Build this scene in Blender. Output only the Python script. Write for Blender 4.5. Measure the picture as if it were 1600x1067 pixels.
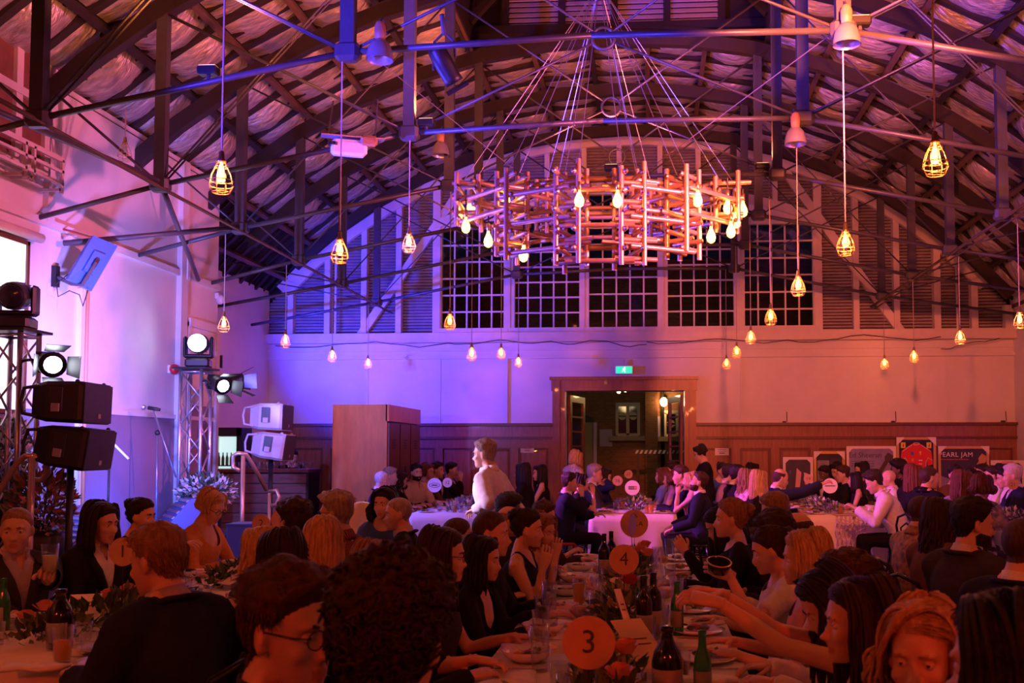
import bpy, bmesh, math, random
import numpy as np
from mathutils import Vector, Matrix, Euler
for o in list(bpy.data.objects): bpy.data.objects.remove(o)
SC = bpy.context.scene
COL = SC.collection
PI = math.pi
rnd = random.Random(11)

# ------------------------------------------------------------------ camera
CAM = np.array([0.0, 0.0, 1.58])
FPX = 1556.0
YAW, PITCH = math.radians(4.0), math.radians(3.0)
Fv = np.array([-math.sin(YAW)*math.cos(PITCH), math.cos(YAW)*math.cos(PITCH), math.sin(PITCH)])
Rv = np.array([math.cos(YAW), math.sin(YAW), 0.0])
Uv = np.cross(Rv, Fv)
VPX, VPY = 1017.0, 705.0            # where the length of the hall vanishes in the photograph
CX = VPX - FPX*Rv[1]/Fv[1]
CY = VPY + FPX*Uv[1]/Fv[1]
cd = bpy.data.cameras.new('camera'); cam = bpy.data.objects.new('camera', cd); COL.objects.link(cam)
cam.location = CAM; cam.rotation_euler = (PI/2+PITCH, 0, YAW)
cd.sensor_fit = 'HORIZONTAL'; cd.sensor_width = 36.0; cd.lens = FPX*36.0/1600.0
cd.shift_x = -(CX-800.0)/1600.0; cd.shift_y = (CY-533.5)/1600.0
cd.clip_start = 0.05; cd.clip_end = 200
cd.dof.use_dof = True; cd.dof.focus_distance = 7.5; cd.dof.aperture_fstop = 6.3
SC.camera = cam
SC.cycles.transparent_max_bounces = 40
def ray(px, py): return Fv + Rv*(px-CX)/FPX + Uv*(CY-py)/FPX
def at(px, py, Y):                  # point of the plane y = Y seen at a pixel
    d = ray(px, py); return CAM + d*(Y/d[1])
def atx(px, py, X):
    d = ray(px, py); return CAM + d*((X-CAM[0])/d[0])
def atz(px, py, z):
    d = ray(px, py); return CAM + d*((z-CAM[2])/d[2])
def pix(p):
    d = np.asarray(p, float)-CAM; k = d@Fv
    return (CX+FPX*(d@Rv)/k, CY-FPX*(d@Uv)/k)

# ------------------------------------------------------------------ world, exposure, lamps of the room and added lamps
SC.view_settings.view_transform = 'Standard'; SC.view_settings.look = 'None'
SC.view_settings.gamma = 1.0; SC.view_settings.exposure = 0.0
SC.view_settings.use_curve_mapping = False
w = bpy.data.worlds.new('night'); SC.world = w; w.use_nodes = True
w.node_tree.nodes['Background'].inputs[0].default_value = (0.010, 0.010, 0.022, 1)
w.node_tree.nodes['Background'].inputs[1].default_value = 0.4

def spot(name, loc, target, color, watts, size_deg, blend=0.6, radius=0.08):
    l = bpy.data.lights.new(name, 'SPOT'); l.color = color; l.energy = watts
    l.spot_size = math.radians(size_deg); l.spot_blend = blend; l.shadow_soft_size = radius
    o = bpy.data.objects.new(name, l); COL.objects.link(o); o.location = loc
    o.rotation_euler = (Vector(target)-Vector(loc)).to_track_quat('-Z', 'Y').to_euler()
    return o
def bulb_light(loc, color, watts, radius=0.035, name='bulb_light'):
    l = bpy.data.lights.new(name, 'POINT'); l.color = color; l.energy = watts; l.shadow_soft_size = radius
    o = bpy.data.objects.new(name, l); COL.objects.link(o); o.location = loc
    return o
WARM = (1.0, 0.19, 0.045)
# stage-side lanterns by the towers, mixed with unseen added lamps
BLUE = (0.06, 0.04, 1.0)
spot('stage_spot', (-4.9, 8.5, 2.45), (-6.35, 12.4, 3.2), (0.27, 0.20, 1.0), 900, 95, 0.9, 0.10)
spot('stage_spot', (-5.35, 8.9, 1.2), (-6.3, 11.2, 2.2), (0.10, 0.22, 1.0), 300, 105, 0.9, 0.12)
spot('stage_spot', (-5.3, 10.6, 0.75), (-6.2, 11.4, 0.9), (0.01, 0.10, 1.0), 120, 130, 0.9, 0.10)
spot('stage_spot', (-6.75, 14.85, 2.95), (-4.7, 18.3, 3.9), (0.03, 0.035, 1.0), 2200, 84, 0.7, 0.10)  # unseen lamp added in the recess to turn the far wall blue
spot('stage_spot', (-5.35, 8.5, 2.9), (1.6, 9.6, 5.4), BLUE, 4500, 50, 0.8, 0.08)
spot('stage_spot', (-5.0, 3.4, 2.6), (-1.9, 8.4, 5.8), BLUE, 8000, 32, 0.8, 0.10)  # unseen lamp added off frame for the blue on the truss posts
spot('stage_spot', (-5.0, 3.2, 2.6), (2.9, 9.2, 6.3), BLUE, 4500, 28, 0.8, 0.10)  # second unseen lamp off frame, added for blue on the right trusses
spot('stage_spot', (-5.4, 12.5, 2.95), (3.6, 13.0, 0.9), (0.85, 0.10, 0.90), 3000, 40, 0.8, 0.08)
spot('stage_spot', (-5.3, 12.3, 2.6), (-2.7, 14.0, 0.8), (0.12, 0.10, 1.0), 900, 44, 0.8, 0.08)
spot('stage_spot', (-5.2, 8.3, 2.6), (-1.6, 8.6, 1.0), (0.80, 0.50, 1.0), 2600, 24, 0.8, 0.08)
spot('wash_spot', (3.2, 7.4, 4.1), (-6.2, 11.4, 4.0), (1.0, 0.17, 0.40), 2700, 58, 0.9, 0.12)  # wash without a fixture, added to lift the stage wall
spot('wash_spot', (-2.9, -3.2, 3.6), (-0.6, 8.5, 0.6), (1.0, 0.030, 0.006), 300, 75, 0.9, 0.10)  # unseen red lamp added behind the camera to redden the near guests
spot('wash_spot', (3.0, -3.0, 3.6), (0.4, 9.0, 0.7), (1.0, 0.035, 0.008), 340, 75, 0.9, 0.10)  # its added partner behind the camera, unseen too
spot('wash_spot', (1.4, 5.6, 4.5), (2.2, 18.3, 4.3), (1.0, 0.17, 0.08), 2900, 74, 0.9, 0.10)  # wash without a fixture, added to warm the right of the far wall

# ------------------------------------------------------------------ mesh helpers
class MB:
    def __init__(s): s.v = []; s.f = []; s.m = []; s.mi = 0
    def add(s, verts, faces):
        b = len(s.v); s.v.extend([tuple(map(float, p)) for p in verts])
        for f in faces: s.f.append(tuple(b+i for i in f)); s.m.append(s.mi)
        return s
    def box(s, lo, hi):
        x0, y0, z0 = lo; x1, y1, z1 = hi
        return s.add([(x0,y0,z0),(x1,y0,z0),(x1,y1,z0),(x0,y1,z0),(x0,y0,z1),(x1,y0,z1),(x1,y1,z1),(x0,y1,z1)],
                     [(0,3,2,1),(4,5,6,7),(0,1,5,4),(1,2,6,5),(2,3,7,6),(3,0,4,7)])
    def cbox(s, c, d, R=None, bev=0.0):
        c = np.array(c, float); h = np.array(d, float)/2
        if bev > 0:
            b = min(bev, 0.45*min(d)); rings = []
            for zz, ins in ((-h[2], b), (-h[2]+b, 0), (h[2]-b, 0), (h[2], b)):
                X, Y = h[0]-ins, h[1]-ins; q = b if ins == 0 else b*0.6
                rings.append([(X-q,-Y,zz),(X,-Y+q,zz),(X,Y-q,zz),(X-q,Y,zz),(-X+q,Y,zz),(-X,Y-q,zz),(-X,-Y+q,zz),(-X+q,-Y,zz)])
            P = [np.array(p) for r in rings for p in r]; F = []
            for k in range(3):
                for i in range(8): F.append((k*8+i, k*8+(i+1)%8, k*8+8+(i+1)%8, k*8+8+i))
            F.append(tuple(range(7, -1, -1))); F.append(tuple(range(24, 32)))
        else:
            P = [np.array((sx*h[0], sy*h[1], sz*h[2])) for sz in (-1,1) for sx, sy in ((-1,-1),(1,-1),(1,1),(-1,1))]
            F = [(0,3,2,1),(4,5,6,7),(0,1,5,4),(1,2,6,5),(2,3,7,6),(3,0,4,7)]
        if R is not None: P = [R@p for p in P]
        return s.add([p+c for p in P], F)
    def loft(s, rings, cap=True, closed=False):
        n = len(rings[0]); V = [p for r in rings for p in r]; F = []
        m = len(rings)
        for k in range(m-1 if not closed else m):
            a = k*n; b = ((k+1) % m)*n
            for i in range(n): F.append((a+i, a+(i+1)%n, b+(i+1)%n, b+i))
        if cap and not closed: F.append(tuple(range(n-1,-1,-1))); F.append(tuple(range((m-1)*n, m*n)))
        return s.add(V, F)
    def tube(s, pts, r, n=8, cap=True, flat=1.0, ref=None, closed=False):
        pts = [np.array(p, float) for p in pts]; m = len(pts)
        rs = r if hasattr(r, '__len__') else [r]*m
        rings = []; prev = None
        for i, p in enumerate(pts):
            a = pts[i-1] if (i > 0 or closed) else p; b = pts[(i+1) % m] if (i < m-1 or closed) else p
            t = b-a; L = np.linalg.norm(t); t = t/L if L > 1e-9 else np.array((0,0,1.0))
            if prev is None:
                u = np.array(ref, float) if ref is not None else (np.array((0,0,1.0)) if abs(t[2]) < 0.9 else np.array((0,1.0,0)))
            else: u = prev
            u = u-t*(u@t); L = np.linalg.norm(u)
            if L < 1e-6: u = np.array((1.0,0,0)); u = u-t*(u@t); L = np.linalg.norm(u)
            u = u/L; prev = u; v = np.cross(t, u)
            rings.append([p+rs[i]*(math.cos(2*PI*k/n)*u*flat+math.sin(2*PI*k/n)*v) for k in range(n)])
        return s.loft(rings, cap, closed)
    def cyl(s, a, b, r, n=10, r2=None): return s.tube([a, b], [r, r if r2 is None else r2], n)
    def bar(s, a, b, wx, wy, ref=(0,0,1)):     # rectangular bar from a to b
        a = np.array(a, float); b = np.array(b, float); t = b-a; t /= np.linalg.norm(t)
        u = np.array(ref, float)
        if abs(u@t) > 0.98: u = np.array((0,1.0,0)) if abs(t[1]) < 0.9 else np.array((1.0,0,0))
        u = u-t*(u@t); u /= np.linalg.norm(u); v = np.cross(t, u)
        rg = [[p+u*sy*wy/2+v*sx*wx/2 for sx, sy in ((-1,-1),(1,-1),(1,1),(-1,1))] for p in (a, b)]
        return s.loft(rg)
    def lathe(s, prof, n=16, c=(0,0,0), cap=True):
        c = np.array(c, float)
        return s.loft([[c+np.array((r*math.cos(2*PI*k/n), r*math.sin(2*PI*k/n), z)) for k in range(n)] for r, z in prof], cap)
    def ell(s, c, rad, R=None, nu=14, nv=9):
        c = np.array(c, float); rings = []
        for j in range(1, nv):
            ph = -PI/2+PI*j/nv; rr = []
            for k in range(nu):
                p = np.array((rad[0]*math.cos(ph)*math.cos(2*PI*k/nu), rad[1]*math.cos(ph)*math.sin(2*PI*k/nu), rad[2]*math.sin(ph)))
                rr.append(c+(R@p if R is not None else p))
            rings.append(rr)
        b = len(s.v); s.loft(rings, False)
        p0 = np.array((0,0,-rad[2])); p1 = np.array((0,0,rad[2]))
        if R is not None: p0 = R@p0; p1 = R@p1
        i0 = len(s.v); s.v.append(tuple(c+p0)); s.v.append(tuple(c+p1))
        for k in range(nu):
            s.f.append((i0, b+(k+1)%nu, b+k)); s.m.append(s.mi)
            t = b+(nv-2)*nu; s.f.append((i0+1, t+k, t+(k+1)%nu)); s.m.append(s.mi)
        return s
    def prism(s, poly, n, depth):               # planar polygon (3-D points) pushed along n
        n = np.array(n, float)*depth; P = [np.array(p, float) for p in poly]; k = len(P)
        F = [tuple(range(k-1,-1,-1)), tuple(range(k, 2*k))]+[(i, (i+1)%k, k+(i+1)%k, k+i) for i in range(k)]
        return s.add(P+[p+n for p in P], F)
    def mesh(s, name, mats, smooth=False, org=(0,0,0)):
        me = bpy.data.meshes.new(name)
        ox, oy, oz = org
        me.from_pydata([(x-ox, y-oy, z-oz) for x, y, z in s.v], [], s.f)
        for m in (mats if isinstance(mats, (list, tuple)) else [mats]): me.materials.append(m)
        if any(s.m): me.polygons.foreach_set('material_index', s.m)
        if smooth: me.polygons.foreach_set('use_smooth', [True]*len(me.polygons))
        return me
    def build(s, name, mats, parent=None, smooth=False, local=False):
        org = tuple(parent.matrix_basis.translation) if parent is not None and not local else (0,0,0)
        if not local and parent is not None and parent.parent is not None:
            org = tuple(np.array(org)+np.array(parent.parent.matrix_basis.translation))
        return link(name, s.mesh(name, mats, smooth, org), parent)
def link(name, me, parent=None):
    o = bpy.data.objects.new(name, me); COL.objects.link(o)
    if parent is not None: o.parent = parent
    return o
def tag(o, label=None, cat=None, group=None, kind=None):
    if label: o['label'] = label
    if cat: o['category'] = cat
    if group: o['group'] = group
    if kind: o['kind'] = kind
    return o
def thing(name, label, cat, loc=(0,0,0), rz=0.0, group=None):
    o = bpy.data.objects.new(name, None); COL.objects.link(o); o.empty_display_size = 0.1
    o.location = loc; o.rotation_euler = (0,0,rz); tag(o, label, cat, group); return o
def struct(name, mb, mats, smooth=False):
    o = mb.build(name, mats, None, smooth); o['kind'] = 'structure'; return o
def copy_tree(o, parent=None):
    c = o.copy(); COL.objects.link(c); c.parent = parent
    for ch in o.children: copy_tree(ch, c)
    return c
def rotm(ax, a):
    c, s = math.cos(a), math.sin(a)
    return np.array({'x': ((1,0,0),(0,c,-s),(0,s,c)), 'y': ((c,0,s),(0,1,0),(-s,0,c)), 'z': ((c,-s,0),(s,c,0),(0,0,1))}[ax], float)

# ------------------------------------------------------------------ materials
MATS = {}
def mat(name, col, rough=0.5, metal=0.0, var=0.0, scale=8.0, bump=0.0, bscale=None, col2=None, stretch=None, spec=0.5, coat=0.0, trans=0.0, emit=None, estr=0.0, kind='noise', sheen=0.0, dist=0.02):
    if name in MATS: return MATS[name]
    m = bpy.data.materials.new(name); m.use_nodes = True; nt = m.node_tree; N = nt.nodes; L = nt.links
    b = N['Principled BSDF']; b.inputs['Base Color'].default_value = (*col, 1); b.inputs['Roughness'].default_value = rough
    b.inputs['Metallic'].default_value = metal; b.inputs['Specular IOR Level'].default_value = spec
    b.inputs['Coat Weight'].default_value = coat; b.inputs['Transmission Weight'].default_value = trans
    if sheen: b.inputs['Sheen Weight'].default_value = sheen
    if emit: b.inputs['Emission Color'].default_value = (*emit, 1); b.inputs['Emission Strength'].default_value = estr
    if var or bump:
        tc = N.new('ShaderNodeTexCoord'); mp = N.new('ShaderNodeMapping'); L.new(tc.outputs['Object'], mp.inputs[0])
        if stretch: mp.inputs['Scale'].default_value = stretch
        if kind == 'wave':
            t = N.new('ShaderNodeTexWave'); t.inputs['Scale'].default_value = scale; t.inputs['Distortion'].default_value = 6; t.inputs['Detail'].default_value = 3
            out = t.outputs['Fac']
        elif kind == 'voronoi':
            t = N.new('ShaderNodeTexVoronoi'); t.inputs['Scale'].default_value = scale; out = t.outputs['Distance']
        else:
            t = N.new('ShaderNodeTexNoise'); t.inputs['Scale'].default_value = scale; t.inputs['Detail'].default_value = 5; t.inputs['Roughness'].default_value = 0.6
            out = t.outputs['Fac']
        L.new(mp.outputs[0], t.inputs['Vector'])
        if var:
            cr = N.new('ShaderNodeValToRGB'); c2 = col2 if col2 else tuple(max(0, c*(1-var)) for c in col)
            cr.color_ramp.elements[0].color = (*c2, 1); cr.color_ramp.elements[0].position = 0.3
            cr.color_ramp.elements[1].color = (*col, 1); cr.color_ramp.elements[1].position = 0.68
            L.new(out, cr.inputs[0]); L.new(cr.outputs[0], b.inputs['Base Color'])
        if bump:
            if bscale:
                t2 = N.new('ShaderNodeTexNoise'); t2.inputs['Scale'].default_value = bscale; t2.inputs['Detail'].default_value = 4
                L.new(mp.outputs[0], t2.inputs['Vector']); out = t2.outputs['Fac']
            bp = N.new('ShaderNodeBump'); bp.inputs['Strength'].default_value = bump; bp.inputs['Distance'].default_value = dist
            L.new(out, bp.inputs['Height']); L.new(bp.outputs[0], b.inputs['Normal'])
    MATS[name] = m; return m
def glassy(name, tint=(1,1,1), clear=0.82, rough=0.03):
    if name in MATS: return MATS[name]
    m = bpy.data.materials.new(name); m.use_nodes = True; nt = m.node_tree; N = nt.nodes; L = nt.links
    N.remove(N['Principled BSDF']); out = N['Material Output']
    t = N.new('ShaderNodeBsdfTransparent'); t.inputs[0].default_value = (*tint, 1)
    g = N.new('ShaderNodeBsdfGlossy'); g.inputs['Roughness'].default_value = rough
    fr = N.new('ShaderNodeLayerWeight'); fr.inputs['Blend'].default_value = 0.5
    pw = N.new('ShaderNodeMath'); pw.operation = 'POWER'; pw.inputs[1].default_value = 3.0; L.new(fr.outputs['Facing'], pw.inputs[0])
    mt = N.new('ShaderNodeMath'); mt.operation = 'MULTIPLY_ADD'; mt.inputs[1].default_value = 0.7; mt.inputs[2].default_value = (1-clear)*0.35
    L.new(pw.outputs[0], mt.inputs[0])
    mx = N.new('ShaderNodeMixShader'); L.new(mt.outputs[0], mx.inputs[0]); L.new(t.outputs[0], mx.inputs[1]); L.new(g.outputs[0], mx.inputs[2])
    L.new(mx.outputs[0], out.inputs[0]); MATS[name] = m; return m
def emis(name, col, s):
    if name in MATS: return MATS[name]
    m = bpy.data.materials.new(name); m.use_nodes = True; N = m.node_tree.nodes
    b = N['Principled BSDF']; b.inputs['Base Color'].default_value = (*col, 1); b.inputs['Emission Color'].default_value = (*col, 1); b.inputs['Emission Strength'].default_value = s
    MATS[name] = m; return m
def text_mesh(txt, size, mat_, extrude=0.0015, align='CENTER', spacing=1.0):
    cu = bpy.data.curves.new('lettering', 'FONT'); cu.body = txt; cu.size = size; cu.extrude = extrude
    cu.align_x = align; cu.align_y = 'CENTER'; cu.space_character = spacing; cu.resolution_u = 3
    o = bpy.data.objects.new('lettering_tmp', cu); COL.objects.link(o)
    dg = bpy.context.evaluated_depsgraph_get(); me = bpy.data.meshes.new_from_object(o.evaluated_get(dg))
    bpy.data.objects.remove(o); me.materials.clear(); me.materials.append(mat_); return me
def gauss_noise(p, f, seed=0.0):               # cheap smooth pseudo noise on an (n,3) array, about -1..1
    x, y, z = p[:,0]*f, p[:,1]*f, p[:,2]*f
    return (np.sin(1.7*x+2.1*y+0.3*z+seed)+np.sin(-1.1*x+0.7*y+2.3*z+1.3*seed+2)+np.sin(2.3*x-1.9*y+1.1*z+0.7*seed+4)+np.sin(0.6*x+2.9*y-1.7*z+2.1*seed))/4.0

plaster = mat('plaster', (0.72,0.69,0.66), 0.75, var=0.10, scale=2.5, bump=0.10, bscale=60)
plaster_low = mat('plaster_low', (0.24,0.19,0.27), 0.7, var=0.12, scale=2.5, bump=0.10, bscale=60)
cream = mat('cream_paint', (0.70,0.63,0.56), 0.5, var=0.10, scale=6, bump=0.08)
siding_m = mat('siding_paint', (0.55,0.48,0.48), 0.6, var=0.25, scale=5)
wood = mat('wainscot_wood', (0.32,0.12,0.07), 0.34, var=0.35, scale=5, stretch=(6,6,0.7), bump=0.10, coat=0.5)
wood_d = mat('dark_wood', (0.15,0.055,0.025), 0.4, var=0.3, scale=5, stretch=(6,6,0.7))
brown_board = mat('brown_board', (0.10,0.045,0.028), 0.6, var=0.35, scale=5, stretch=(8,8,0.6))
steel = mat('painted_steel', (0.10,0.095,0.11), 0.42, metal=0.35, var=0.2, scale=9)
timber = mat('roof_timber', (0.13,0.075,0.045), 0.6, var=0.35, scale=6, stretch=(4,1,4), bump=0.1)
timber_d = mat('roof_timber_dark', (0.026,0.016,0.013), 0.65, var=0.3, scale=6)
foil = mat('foil_sheet', (0.74,0.67,0.64), 0.36, metal=0.40, var=0.62, scale=4.5, stretch=(1.0,3.4,1), bump=0.8, bscale=7, dist=0.06)
black_paint = mat('black_paint', (0.012,0.012,0.013), 0.45)
black_gloss = mat('black_gloss', (0.010,0.009,0.009), 0.18)
grey_plastic = mat('grey_plastic', (0.30,0.30,0.32), 0.4)
white_plastic = mat('white_plastic', (0.75,0.75,0.76), 0.35)
alu = mat('aluminium', (0.66,0.66,0.68), 0.3, metal=0.85, var=0.1, scale=20)
brass = mat('brass', (0.75,0.52,0.22), 0.28, metal=0.9)
copper_pipe = mat('copper_pipe', (0.72,0.45,0.28), 0.32, metal=0.55, var=0.25, scale=20)
bulb_m = emis('warm_bulb', (1.0,0.50,0.10), 8.0)
led_m = emis('lantern_lens', (0.80,0.84,1.0), 30.0)
floor_m = mat('floor_boards', (0.10,0.05,0.03), 0.35, var=0.4, scale=4, stretch=(8,0.5,1))
# ------------------------------------------------------------------ the hall
YW = 18.3                                   # far wall
XL, XR = -6.2, 6.5                          # stage wall, right wall
X0, RA, ZTOP = -0.45, 9.0, 7.55             # barrel roof: centre line, radius, crown
ZC = ZTOP-RA
def roof_z(x, off=0.0): return ZC+math.sqrt(max(0.01, (RA+off)**2-(x-X0)**2))
def W(px, py, Y=YW): p = at(px, py, Y); return p[0], p[2]
def wz(py): return W(980, py)[1]

struct('floor', MB().box((-8.2,-7.2,-0.12), (6.8,18.6,0.0)), floor_m)
# far wall in pieces round the doorway and below the gable
zl = wz(530); dx0, dtop = W(884, 611); dx1 = W(1069, 611)[0]
m = MB(); XB0, XB1 = -7.45, 6.75
m.box((XB0, YW, 0), (dx0, YW+0.3, zl)); m.box((dx1, YW, 0), (XB1, YW+0.3, zl)); m.box((dx0, YW, dtop), (dx1, YW+0.3, zl))
wall_back = struct('wall_back', m, plaster)
# door casing and the two open leaves
m = MB(); ox0, otop = W(864, 592); ox1 = W(1087, 592)[0]
for a, b in ((ox0, dx0), (dx1, ox1)):
    m.box((a, YW-0.10, 0), (b, YW+0.01, otop)); mid = (a+b)/2; m.box((mid-0.02, YW-0.14, 0), (mid+0.02, YW-0.09, otop-0.05))
m.box((ox0-0.02, YW-0.12, dtop), (ox1+0.02, YW+0.01, otop)); m.box((ox0-0.05, YW-0.16, otop-0.03), (ox1+0.05, YW-0.10, otop+0.03))
struct('trim_1', m, wood)
door_1 = bpy.data.objects.new('door_1', None); COL.objects.link(door_1); door_1['kind'] = 'structure'
for s_, xh in ((1, dx0), (-1, dx1)):
    a = np.array((xh+0.02*s_, YW+0.30, 0)); dr = np.array((0.22*s_, 0.95, 0)); dr /= np.linalg.norm(dr); ww = 0.95
    def dp(u, z, t=0.0): return a+dr*u+np.array((0,0,z))+np.array((dr[1]*s_, -dr[0]*s_, 0))*t
    lf = MB(); H = dtop-0.06
    for u0, u1 in ((0, 0.12), (ww-0.12, ww)): lf.prism([dp(u0,0.02),dp(u1,0.02),dp(u1,H),dp(u0,H)], (dr[1]*s_,-dr[0]*s_,0), 0.045)
    for z0, z1 in ((0.02,0.25),(H-0.12,H),(1.0,1.12)): lf.prism([dp(0.12,z0),dp(ww-0.12,z0),dp(ww-0.12,z1),dp(0.12,z1)], (dr[1]*s_,-dr[0]*s_,0), 0.045)
    nb = 5
    for k in range(1, nb): z = 1.12+(H-0.12-1.12)*k/nb; lf.prism([dp(0.12,z-0.015),dp(ww-0.12,z-0.015),dp(ww-0.12,z+0.015),dp(0.12,z+0.015)], (dr[1]*s_,-dr[0]*s_,0), 0.045)
    leaf = lf.build('door_leaf', wood, door_1)
    for k in range(nb):
        z0 = 1.12+(H-0.12-1.12)*k/nb+0.015; z1 = 1.12+(H-0.12-1.12)*(k+1)/nb-0.015
        MB().prism([dp(0.12,z0,0.02),dp(ww-0.12,z0,0.02),dp(ww-0.12,z1,0.02),dp(0.12,z1,0.02)], (dr[1]*s_,-dr[0]*s_,0), 0.005).build('pane', glassy('pane_glass', (0.75,0.75,0.8), 0.86), leaf)
    MB().prism([dp(0.12,0.25,0.015),dp(ww-0.12,0.25,0.015),dp(ww-0.12,1.0,0.015),dp(0.12,1.0,0.015)], (dr[1]*s_,-dr[0]*s_,0), 0.02).build('panel', wood_d, leaf)
    MB().ell(dp(ww-0.06, 1.06, 0.07), (0.03,0.03,0.03)).build('handle', brass, leaf, True)
# wainscot: cap, frieze, rails, stiles and raised panels, each a piece
zcap, zfr, zrl, zpt = wz(661), wz(668), wz(682), wz(690)
wains = bpy.data.objects.new('trim_2', None); COL.objects.link(wains); wains['kind'] = 'structure'
for (xa, xb) in ((XB0, ox0), (ox1, XR)):
    MB().box((xa, YW-0.14, zcap-0.05), (xb, YW, zcap)).build('cap_rail', wood_d, wains)
    MB().box((xa, YW-0.075, zrl), (xb, YW, zcap-0.05)).build('frieze', wood, wains)
    MB().box((xa, YW-0.10, zrl-0.045), (xb, YW, zrl)).build('moulding', wood_d, wains)
    MB().box((xa, YW-0.03, 0), (xb, YW, zrl-0.045)).build('back_board', wood_d, wains)
    MB().box((xa, YW-0.07, 0), (xb, YW-0.03, 0.25)).build('skirting', wood_d, wains)
    n = max(1, round((xb-xa)/0.72)); st = (xb-xa)/n
    for k in range(n+1):
        x = xa+st*k; MB().box((max(xa,x-0.075), YW-0.062, 0.25), (min(xb,x+0.075), YW-0.03, zrl-0.045)).build('stile', wood, wains)
    for k in range(n):
        x = xa+st*k; MB().box((x+0.075, YW-0.062, zpt-0.12), (x+st-0.075, YW-0.03, zrl-0.045)).build('rail', wood, wains)
        MB().box((x+0.075, YW-0.062, 0.25), (x+st-0.075, YW-0.03, 0.40)).build('rail', wood, wains)
        q = MB(); q.loft([[(x+0.10,YW-0.032,0.43),(x+st-0.10,YW-0.032,0.43),(x+st-0.10,YW-0.032,zpt-0.15),(x+0.10,YW-0.032,zpt-0.15)],
                          [(x+0.13,YW-0.05,0.46),(x+st-0.13,YW-0.05,0.46),(x+st-0.13,YW-0.05,zpt-0.18),(x+0.13,YW-0.05,zpt-0.18)]]); q.build('panel', wood, wains)
# ledge beam, string moulding, conduit
m = MB(); zb = wz(519); m.box((XB0, YW-0.16, zl-0.02), (XB1, YW+0.05, zb)); m.box((XB0, YW-0.19, zl-0.05), (XB1, YW, zl-0.01)); struct('trim_3', m, cream)
m = MB(); z2 = wz(557); m.box((XB0, YW-0.07, z2-0.03), (XB1, YW, z2+0.03)); m.box((XB0, YW-0.04, z2+0.12), (XB1, YW, z2+0.16)); struct('trim_4', m, plaster)
m = MB()
for px in (792, 1158): x = W(px, 600)[0]; m.box((x-0.02, YW-0.05, zcap), (x+0.02, YW, z2))
for px in (688, 575, 1135, 1480): x = W(px, 600)[0]; m.box((x-0.008, YW-0.012, zcap), (x+0.008, YW, z2))
struct('trim_5', m, plaster)

# gable of studs and lapped boards
def arc_z(x): return roof_z(x, -0.05)
gable = bpy.data.objects.new('wall_gable', None); COL.objects.link(gable); gable['kind'] = 'structure'
wins = [(688,790),(802,908),(918,1030),(1041,1149),(1161,1273)]
wx = [(W(a, 500)[0], W(b, 500)[0]) for a, b in wins]; WX0, WX1 = wx[0][0], wx[-1][1]; wcx = (WX0+WX1)/2
zs = wz(514)
def head_z(x): return wz(352)+(wz(300)-wz(352))*(1-((x-wcx)/((WX1-WX0)/2))**2)
m = MB(); z = zb; hb = 0.058
while z < ZTOP-0.1:
    half = math.sqrt(max(0, (RA-0.05)**2-(z+hb-ZC)**2)); xa, xb = X0-half, X0+half
    xa = max(xa, XB0); xb = min(xb, XB1)
    segs = []
    if z < head_z(WX0): segs = [(xa, WX0-0.02), (WX1+0.02, xb)]
    else:
        k = (wz(300)-z)/(wz(300)-wz(352))
        if k > 0: q = math.sqrt(k)*(WX1-WX0)/2; segs = [(xa, wcx-q), (wcx+q, xb)]
        else: segs = [(xa, xb)]
    for a, b in segs:
        if b-a > 0.05: m.add([(a,YW+0.035,z),(b,YW+0.035,z),(b,YW+0.085,z+hb-0.014),(a,YW+0.085,z+hb-0.014),(a,YW+0.12,z),(b,YW+0.12,z),(b,YW+0.12,z+hb-0.014),(a,YW+0.12,z+hb-0.014)], [(0,1,2,3),(0,4,5,1),(3,2,6,7)])
    z += hb
o = m.build('lapped_boards', siding_m, gable); o['kind'] = 'stuff'
MB().box((XB0, YW+0.13, zl), (WX0, YW+0.2, 7.3)).build('backing', timber_d, gable); MB().box((WX1, YW+0.13, zl), (XB1, YW+0.2, 7.3)).build('backing', timber_d, gable)
MB().box((WX0, YW+0.13, wz(300)), (WX1, YW+0.2, 8.0)).build('backing', timber_d, gable)
def stud(pxs, wpx, ztop=None, zbot=None, y=0.0):
    x = W(pxs, 500)[0]; hw = wpx*18.3/FPX/2
    zt = min(arc_z(x-hw), arc_z(x+hw))-0.05 if ztop is None else ztop
    MB().box((x-hw, YW-0.10+y, zb-0.01 if zbot is None else zbot), (x+hw, YW+0.06+y, zt)).build('stud', cream, gable)
for px, wp in ((409,9),(456,9),(513,9),(570,9),(624,9),(683,12),(1278,12),(1337,9),(1400,9),(1463,10),(1521,10),(1573,10)): stud(px, wp)
for px, wp in ((734,8),(855,8),(913,8),(968,8),(1032,8),(1092,8),(1212,8)): x = W(px, 300)[0]; stud(px, wp, None, head_z(x)+0.1)
for (p0, p1) in (((561,528),(744,262)), ((1412,524),(1222,262))):
    a = at(*p0, YW-0.02); b = at(*p1, YW-0.02); MB().bar(a, b, 0.15, 0.10, (0,1,0)).build('brace', cream, gable)
px = W(527, 500)[0]; MB().cyl((px, YW-0.12, zb), (px, YW-0.12, arc_z(px)-0.1), 0.022).build('downpipe', cream, gable)
px = W(1493, 500)[0]; MB().cyl((px, YW-0.12, zb), (px, YW-0.12, arc_z(px)-0.1), 0.022).build('downpipe', cream, gable)
N_ARC = 17
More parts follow.
